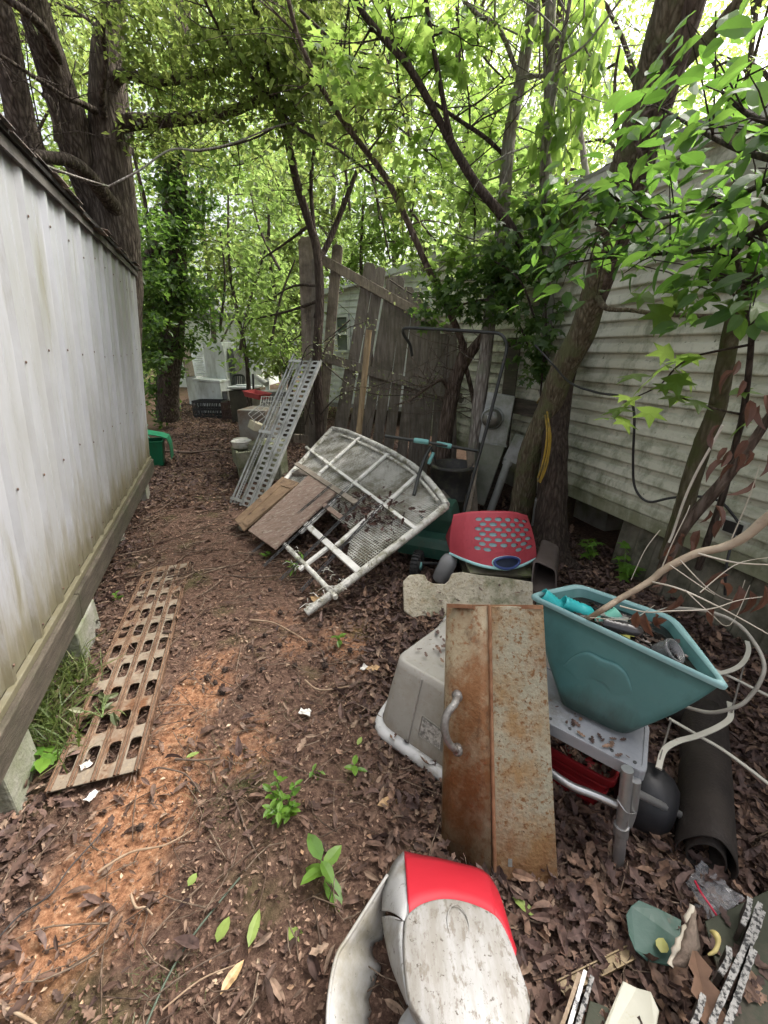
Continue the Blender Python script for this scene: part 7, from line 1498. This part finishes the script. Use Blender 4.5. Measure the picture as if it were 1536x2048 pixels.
for k in range(5): mb.tube([lerp(a, b_, .12 + .19 * k), lerp(t1, t2, .12 + .19 * k)], .012, 5)
mb.build('slat', mck, o)
mb = MB(); mb.tube([D(512, 753, 9.8), D(534, 768, 9.6)], .06, 12); tag(mb.build('drain_pipe', pmat('grey_pipe', (.36, .36, .33), (.45, .45, .42), 6, .6), None, loc=D(512, 753, 9.8)), 'short grey pipe lying on the junk right of the sink table', 'pipe')
mb = MB(); mb.tube([D(506, 748, 9.3), D(507, 785, 9.3)], .022, 8); tag(mb.build('black_post', mck, None, loc=D(507, 785, 9.3)), 'short black post standing before the sink table', 'post')
c = D(514, 790, 7.4); mrd = pmat('red_tray', (.33, .05, .05), (.42, .08, .075), 6, .5); o = T('red_tray', 'shallow red tray lying on top of the stained metal cabinet', 'tray', c); Q = Matrix.Translation(c) @ Matrix.Rotation(-.5, 4, 'Z') @ Matrix.Rotation(.12, 4, 'Y'); mb = MB()
def rr5(hx, hy, z): return [Q @ V(p) for p in roundpoly([(-hx, -hy, z), (hx, -hy, z), (hx, hy, z), (-hx, hy, z)], .02, 4)]
mb.loft([rr5(.17, .12, -.04), rr5(.19, .14, .04), rr5(.20, .15, .04), rr5(.20, .15, .05), rr5(.185, .135, .05), rr5(.165, .115, -.03)], True, True, True, smooth=False); mb.build('tray_body', mrd, o)
c = D(560, 800, 7.2); boxt('junk_cabinet', 'dark low cabinet under the far end of the catwalk plank', 'cabinet', V((c.x + .1, 7.6, 0)), .9, .6, 0, .6, M['timber'], -.2)
c = D(545, 770, 8.6); boxt('grey_carton', 'grey carton on the junk row behind the plank', 'carton', V((c.x, 8.7, 0)), .5, .5, 0, .75, mdj, .3)
mb = MB()
fz = T('pale_fence', 'pale rail fence at the far end of the yard behind the junk', 'fence', D(495, 745, 15))
for y in (690, 715, 735):
    mb = MB(); mb.bar(D(420, y, 15.5), D(600, y - 2, 14.5), .16, .04, (0, -1, 0)); mb.build('rail', mwj, fz)
for x in (430, 468, 500, 532, 566):
    mb = MB(); a = D(x, 740, 15.03 + (x - 500) * -.0055); b_ = V((a.x, a.y, D(x, 680, 15).z)); a.z = 0; mb.bar(a, b_, .12, .1, (0, -1, 0)); mb.build('post', mwj, fz)
o, c, w_, zt, zb2 = facebox('pale_shed', 'pale low building glimpsed through leaves past the junk', 'building', 330, 520, 640, 760, 19, 3, pmat('pale_far_wall', (.7, .72, .71), (.78, .8, .79), 1, .7), ground=True)
mb = MB(); mb.box(V((c.x, c.y, zt + .15)), (w_ * 1.05, 3.3, .22), 0); mb.build('roof', mdj, o)

# bins behind the shed corner
mgb = pmat('green_bin_plastic', (.010, .16, .075), (.018, .20, .10), 5, .4, dirt=[((.02, .09, .05), 6, .64, .08, O1)])
bc = G(306, 936); bn = T('green_bin', 'green plastic bin with its lid hanging open at the shed corner', 'bin', (bc.x + .02, bc.y + .1, 0)); c = V((bc.x - .03, bc.y + .14, 0)); Q = Matrix.Translation(c) @ Matrix.Rotation(.35, 4, 'Z')
def rb4(hx, hy, z): return [Q @ V(p) for p in roundpoly([(-hx, -hy, z), (hx, -hy, z), (hx, hy, z), (-hx, hy, z)], .03, 4)]
mb = MB(); hB = .36; mb.loft([rb4(.11, .11, 0), rb4(.15, .15, hB * .95), rb4(.165, .165, hB * .95), rb4(.165, .165, hB), rb4(.145, .145, hB), rb4(.11, .11, .03)], True, True, True, smooth=False); mb.build('bin_body', mgb, bn, bevel=.004)
mb = MB(); mb.loft([[Q @ V((.165 + d_, y, z)) for y in (-.16, -.08, .08, .16)] for d_, z in ((-.25, hB + .12), (-.02, hB + .06), (.05, hB + .03), (.07, hB - .06), (.06, hB - .26))], False, False, False, smooth=False); mb.build('lid', mgb, bn, solid=.008)
mtc = pmat('mint_bin', (.10, .26, .19), (.15, .32, .24), 5, .5)
tc_ = V((D(292, 800, 6.4).x - .33, 6.4, 0)); bn2 = T('mint_bin', 'mint green ribbed bin standing behind the shed corner', 'bin', tc_); mb = MB()
Q = Matrix.Translation(tc_) @ Matrix.Rotation(.1, 4, 'Z'); hT = D(295, 772, 6.4).z
mb.loft([rb4(.17, .17, 0), rb4(.2, .2, hT - .05), rb4(.225, .225, hT - .05), rb4(.225, .225, hT)], True, True, True, smooth=False); mb.build('bin_body', mtc, bn2, bevel=.005); mb = MB()
for k in range(4): mb.loft([rb4(.18 + .006 * k, .18 + .006 * k, .2 + .2 * k), rb4(.195 + .006 * k, .195 + .006 * k, .22 + .2 * k), rb4(.18 + .006 * k, .18 + .006 * k, .25 + .2 * k)], True, False, False)
mb.build('band', mtc, bn2)
c = tc_ + V((0, 0, hT + .01)); mb = MB(); mb.lathe([(.1, 0), (.13, .03), (.12, .14), (.06, .2), (.001, .2)], Matrix.Translation(c), 14); tag(mb.build('red_bucket', pmat('dull_red', (.25, .03, .03), (.35, .05, .05), 6, .5), None, loc=c), 'dull red upturned bucket on the mint bin', 'bucket')
c = tc_ + V((0, 0, hT + .215)); mb = MB(); mb.loft(sheet([c + V((-.2, -.2, 0)), c + V((.2, -.18, .02)), c + V((.2, .2, .05)), c + V((-.2, .2, .03))], 7, 7, .06), False, False, False, smooth=False); tag(mb.build('dark_tarp', mck, None, solid=.004, loc=c), 'dark crumpled sheet on top of the bins', 'sheet')

# ------------------------------------------------------------------ small plants
GRN = ([(.10, .22, .03), (.15, .28, .04), (.08, .18, .03)], [(.28, .5, .05), (.36, .55, .07)])
mgr_ = leafmat('weed_leaf', *GRN, .4, .4, .4)
def weed(lbl, px, py, h, n, lsz, tm=OVAL, pitch=.1, k=3, nm='weed', cat='plant'):
    p = G(px, py); o = T(nm, lbl, cat, p); mb = MB(); lp, ly = [], []
    for i in range(n):
        a = random.uniform(0, 6.28); top = p + V((math.cos(a) * h * .35, math.sin(a) * h * .35, h * random.uniform(.7, 1.1))); path = smooth_path([p, lerp(p, top, .5) + V((0, 0, h * .08)), top], 3); mb.tube(path, [.003 * h / .15] * len(path), 5)
        for j in range(k * 2):
            q = lerp(p, top, .25 + .75 * (j // 2 + 1) / k); lp.append(q); ly.append(a + (j % 2) * 3.14 + (j // 2) * 1.57 + random.uniform(-.3, .3))
    mb.build('stem', leafmat('weed_stem', [(.12, .18, .05)], None, 0) if 'weed_stem' not in bpy.data.materials else bpy.data.materials['weed_stem'], o)
    leaf_mesh('foliage', [tuple(q) for q in lp], rng.uniform(lsz[0], lsz[1], len(lp)), tm, mgr_, o, (pitch, .25), .25, np.array(ly)); return o
weed('bushy light green weed in the middle of the path', 568, 1640, .14, 6, (.022, .042), OVAL, .2, 5)
weed('broad leaved green seedling left of the red plastic shell', 660, 1778, .09, 1, (.06, .10), _oval(.26, .05, .15), .1, 3)
weed('low green seedling on the path right of the ramp', 678, 1292, .05, 2, (.035, .055), OVAL, .1, 2)
weed('small light green seedling at the foot of the wicker frame', 532, 1118, .06, 2, (.04, .06), STAR, .2, 2)
weed('small green seedling near the beige tub', 720, 1550, .06, 1, (.035, .05), OVAL, .2, 2)
weed('thin green weed growing through the wicker frame', 590, 1150, .17, 2, (.04, .07), LANCE, .1, 4)
weed('broad pale green leafed seedling by the shed block', 78, 1545, .08, 2, (.06, .085), _oval(.3, .05, .2), .1, 2)
weed('light green maple seedling behind the teal tub', 1245, 1165, .22, 4, (.06, .10), STAR, -.1, 3, 'seedling')
weed('light green maple seedling under the mobile home edge', 1180, 1130, .20, 3, (.06, .09), STAR, -.1, 2, 'seedling')
weed('tiny green sprout between weed and beige tub', 636, 1565, .05, 2, (.02, .03), OVAL, .2, 2)
weed('low green groundcover sprig at the foot of the ivy clad tree', 322, 850, .25, 6, (.07, .11), OVAL, .1, 4)
weed('small green sprout beside the top of the rusty ramp', 242, 1205, .06, 2, (.03, .045), OVAL, .2, 2)
# grass by the shed
pos, yw, sz = [], [], []
for _ in range(800):
    px_, py_ = random.choice([(110, 1400, ), (150, 1350), (70, 1440), (100, 1450), (150, 1370), (130, 1480), (60, 1480)]); g = G(px_ + random.gauss(0, 20), py_ + random.gauss(0, 26))
    pos.append((g.x, g.y, 0.005)); sz.append(random.uniform(.05, .17)); yw.append(random.uniform(0, 6.28))
blade = (np.array([(0, -.018, 0), (0, .018, 0), (.35, .02, .45), (.35, -.02, .45), (.95, 0.006, .62), (.95, -.006, .62)], float), np.array([(0, 1, 2, 3), (3, 2, 4, 5)]))
tag(leaf_mesh('grass', pos, sz, blade, leafmat('grass_blade', [(.06, .095, .022), (.09, .125, .035), (.14, .15, .06)], [(.2, .3, .05), (.3, .36, .1)], .35), None, (.15, .35), .3, np.array(yw)), 'tuft of thin grass beside the shed wall', 'grass', kind='stuff')
pos = [(g.x, g.y, .004) for g in (G(random.gauss(px_, 40), random.gauss(py_, 34)) for px_, py_ in [(700, 1560), (490, 1640), (520, 1560), (420, 1590), (690, 1420), (330, 1960), (440, 1500), (560, 1440)] for _ in range(120))]
tag(leaf_mesh('moss', pos, rng.uniform(.012, .035, len(pos)), blade, leafmat('moss_blade', [(.05, .07, .02), (.08, .10, .03)], None, 0), None, (.1, .5), .4), 'sparse moss and fine grass on the trodden path', 'moss', kind='stuff')
# ------------------------------------------------------------------ fresh fallen leaves
mlf = leafmat('fallen_green', [(.20, .30, .07), (.27, .34, .09)], [(.3, .42, .08)], .2)
for lbl, x, y, s, yw_, tm in (('yellow green fallen leaf lower left of the red shell', 434, 1885, .06, 1.4, _oval(.3, .02, .1)), ('long green leaf lying in front of the red shell', 497, 1895, .085, 1.5, _oval(.17, .02, .1)), ('pointed green fallen leaf with a bent tip near the red shell', 575, 1866, .05, .2, STAR), ('round yellow green leaf on the bare clay', 376, 1772, .035, 1.2, _oval(.36, .02, .1)), ('green blade like leaf at the end of a twig beside the ramp', 372, 1515, .05, .7, _oval(.2, .02, .1)), ('green leaf lying right of the rusty lid foot', 1075, 1835, .075, 2.4, _oval(.18, .02, .1)), ('orange brown leaf near the bottom of the wicker leg', 622, 1198, .08, .5, STAR), ('small green leaf near the beige tub', 715, 1490, .04, 1.2, _oval(.25, .02, .1)), ('pale tan leaf lying on mulch near the lid', 755, 1610, .09, .4, _oval(.2, .03, .1)), ('pale tan long leaf at the lower left of the path', 440, 1990, .08, 1.1, _oval(.16, .03, .1)), ('tan leaf lying behind the beige tub corner', 732, 1338, .07, .2, OAK)):
    m_ = mlf if 'green' in lbl else leafmat('fallen_tan', [(.38, .25, .14), (.45, .28, .12)], None, 0)
    leafthing(lbl, G(x, y, .028), s, yw_, tm, m_, 0, grp='fresh leaves fallen on the path')
# ------------------------------------------------------------------ sweetgum balls and sticks
gb_ = MB(); gb_.lathe([(.002, -.014), (.009, -.011), (.014, 0), (.009, .011), (.002, .014)], None, 10, False)
for k in range(46):
    d = V(rng.normal(size=3)).normalized(); s_ = d.orthogonal().normalized() * .0022; q_ = d.cross(s_); gb_.add([d * .012 + s_, d * .012 - s_ * .5 + q_ * .87, d * .012 - s_ * .5 - q_ * .87, d * .021], [(0, 1, 3), (1, 2, 3), (2, 0, 3)])
gb0 = gb_.build('seed_ball', pmat('seed_ball', (.03, .02, .016), (.06, .04, .03), 60, .9)); tag(gb0, 'dark spiky seed ball lying on the mulch of the path', 'seed ball', 'spiky seed balls on the path')
spots = [(430, 1365), (445, 1385), (500, 1295), (530, 1270), (560, 1290), (470, 1240), (610, 1240), (640, 1250), (560, 1225), (450, 1340), (415, 1355), (480, 1395), (525, 1340), (590, 1330), (280, 1655), (400, 1250), (380, 1215), (700, 1300), (650, 1330), (540, 1180), (500, 1200), (620, 1290)]
for i, (x, y) in enumerate(spots):
    o = gb0 if i == 0 else gb0.copy()
    if i: col.objects.link(o)
    o.location = G(x, y, .018); s_ = random.uniform(.75, 1.15); o.scale = (s_,) * 3; o.rotation_euler = (i, i * 2.1, i * .7)
mstk = pmat('tan_stick', (.24, .16, .10), (.34, .25, .17), 20, .8, .2, 60); mstd = pmat('brown_stick', (.08, .055, .04), (.14, .10, .075), 20, .85, .2, 60)
for lbl, pts, w_, m_ in (('curved tan stick lying across the bare clay', [(195, 1745), (260, 1705), (330, 1690), (385, 1660)], 6, mstk), ('short bent tan stick on the clay near the round leaf', [(262, 1790), (272, 1815), (290, 1815), (305, 1830)], 6, mstk), ('tan root like stick curving at the lower left corner', [(-10, 2008), (30, 2025), (70, 2048), (90, 2075)], 8, mstk), ('thin brown stick curving beside the ramp foot', [(320, 1535), (370, 1548), (400, 1585)], 4, mstd), ('dark stick lying along the path right of the ramp', [(350, 1518), (400, 1520), (440, 1515)], 5, mstd), ('pale twig lying across the mulch below the headboard', [(500, 1240), (545, 1245), (590, 1268), (615, 1285)], 4, mstk), ('long thin brown stick from the weed to the clay', [(470, 1600), (500, 1680), (520, 1720)], 4, mstd), ('pale twig lying beside the seed balls', [(610, 1360), (640, 1380), (700, 1372)], 4, mstk), ('thin straight stick at the bottom of the path', [(300, 2000), (390, 1935), (480, 1890)], 4, mstd), ('pale stick at the bottom centre of the path', [(325, 2020), (400, 1960), (470, 1930)], 4, mstk), ('brown branch lying in the leaves near the far path bend', [(330, 902), (380, 905), (430, 900), (465, 905)], 5, mstd), ('brown curled stick on the mulch below the ramp head', [(400, 1165), (440, 1150), (500, 1155), (560, 1150)], 4, mstd)):
    P_ = smooth_path([G(x, y, .022) for x, y in pts], 5); r_ = wpx(w_, P_[0]) / 2; mb = MB(); mb.tube(P_, [r_ * (1 - .03 * i) * random.uniform(.9, 1.1) for i in range(len(P_))], 6)
    tag(mb.build('stick', m_, None, loc=P_[0]), lbl, 'stick', 'larger sticks lying on the ground')
P_ = [G(x, y, .016) for x, y in ((-20, 1895), (40, 1830), (100, 1790), (140, 1735), (190, 1680), (212, 1650))]; cable('wire_line', 'thin black wire running over the leaves at the lower left', 'wire', P_, .0022, mblk)
P_ = [G(x, y, .02) for x, y in ((280, 2080), (330, 1965), (380, 1880), (430, 1815), (480, 1755))]; cable('green_line', 'thin dark green line running up the middle of the path', 'line', P_, .003, pmat('green_line', (.05, .07, .045), (.08, .1, .07), 20, .6))

# a few dead leaves and crumbs that have settled on the junk
def settle(lbl, f, n, lo, hi):
    pp = [f() for _ in range(n)]; pp = [p for p in pp if p is not None]
    tag(leaf_mesh('leaf_litter', [tuple(p) for p in pp], rng.uniform(lo, hi, len(pp)), OAK, lm2, None, (0, .12), .15), lbl, 'leaf litter', kind='stuff')
settle('dead leaves settled on the beige tub', lambda: lerp(lerp(top4[0], top4[1], random.uniform(.1, .9)), lerp(top4[3], top4[2], random.uniform(.1, .9)), random.uniform(.1, .6)) + V((0, 0, .006)), 24, .015, .05)
settle('dead leaves and crumbs settled on the grey cart deck', lambda: dL + du * random.uniform(.1, .9) * (dB - dL).length + dv * random.uniform(.05, .5) + V((0, 0, .003)), 30, .008, .035)
settle('dead leaves settled on the slab and boards', lambda: sq(random.uniform(830, 1050), random.uniform(1165, 1225), .006), 22, .012, .04)
settle('dead leaves settled on the dark board', lambda: Z(random.uniform(1420, 1536), random.uniform(1850, 2048), .089), 26, .03, .07)
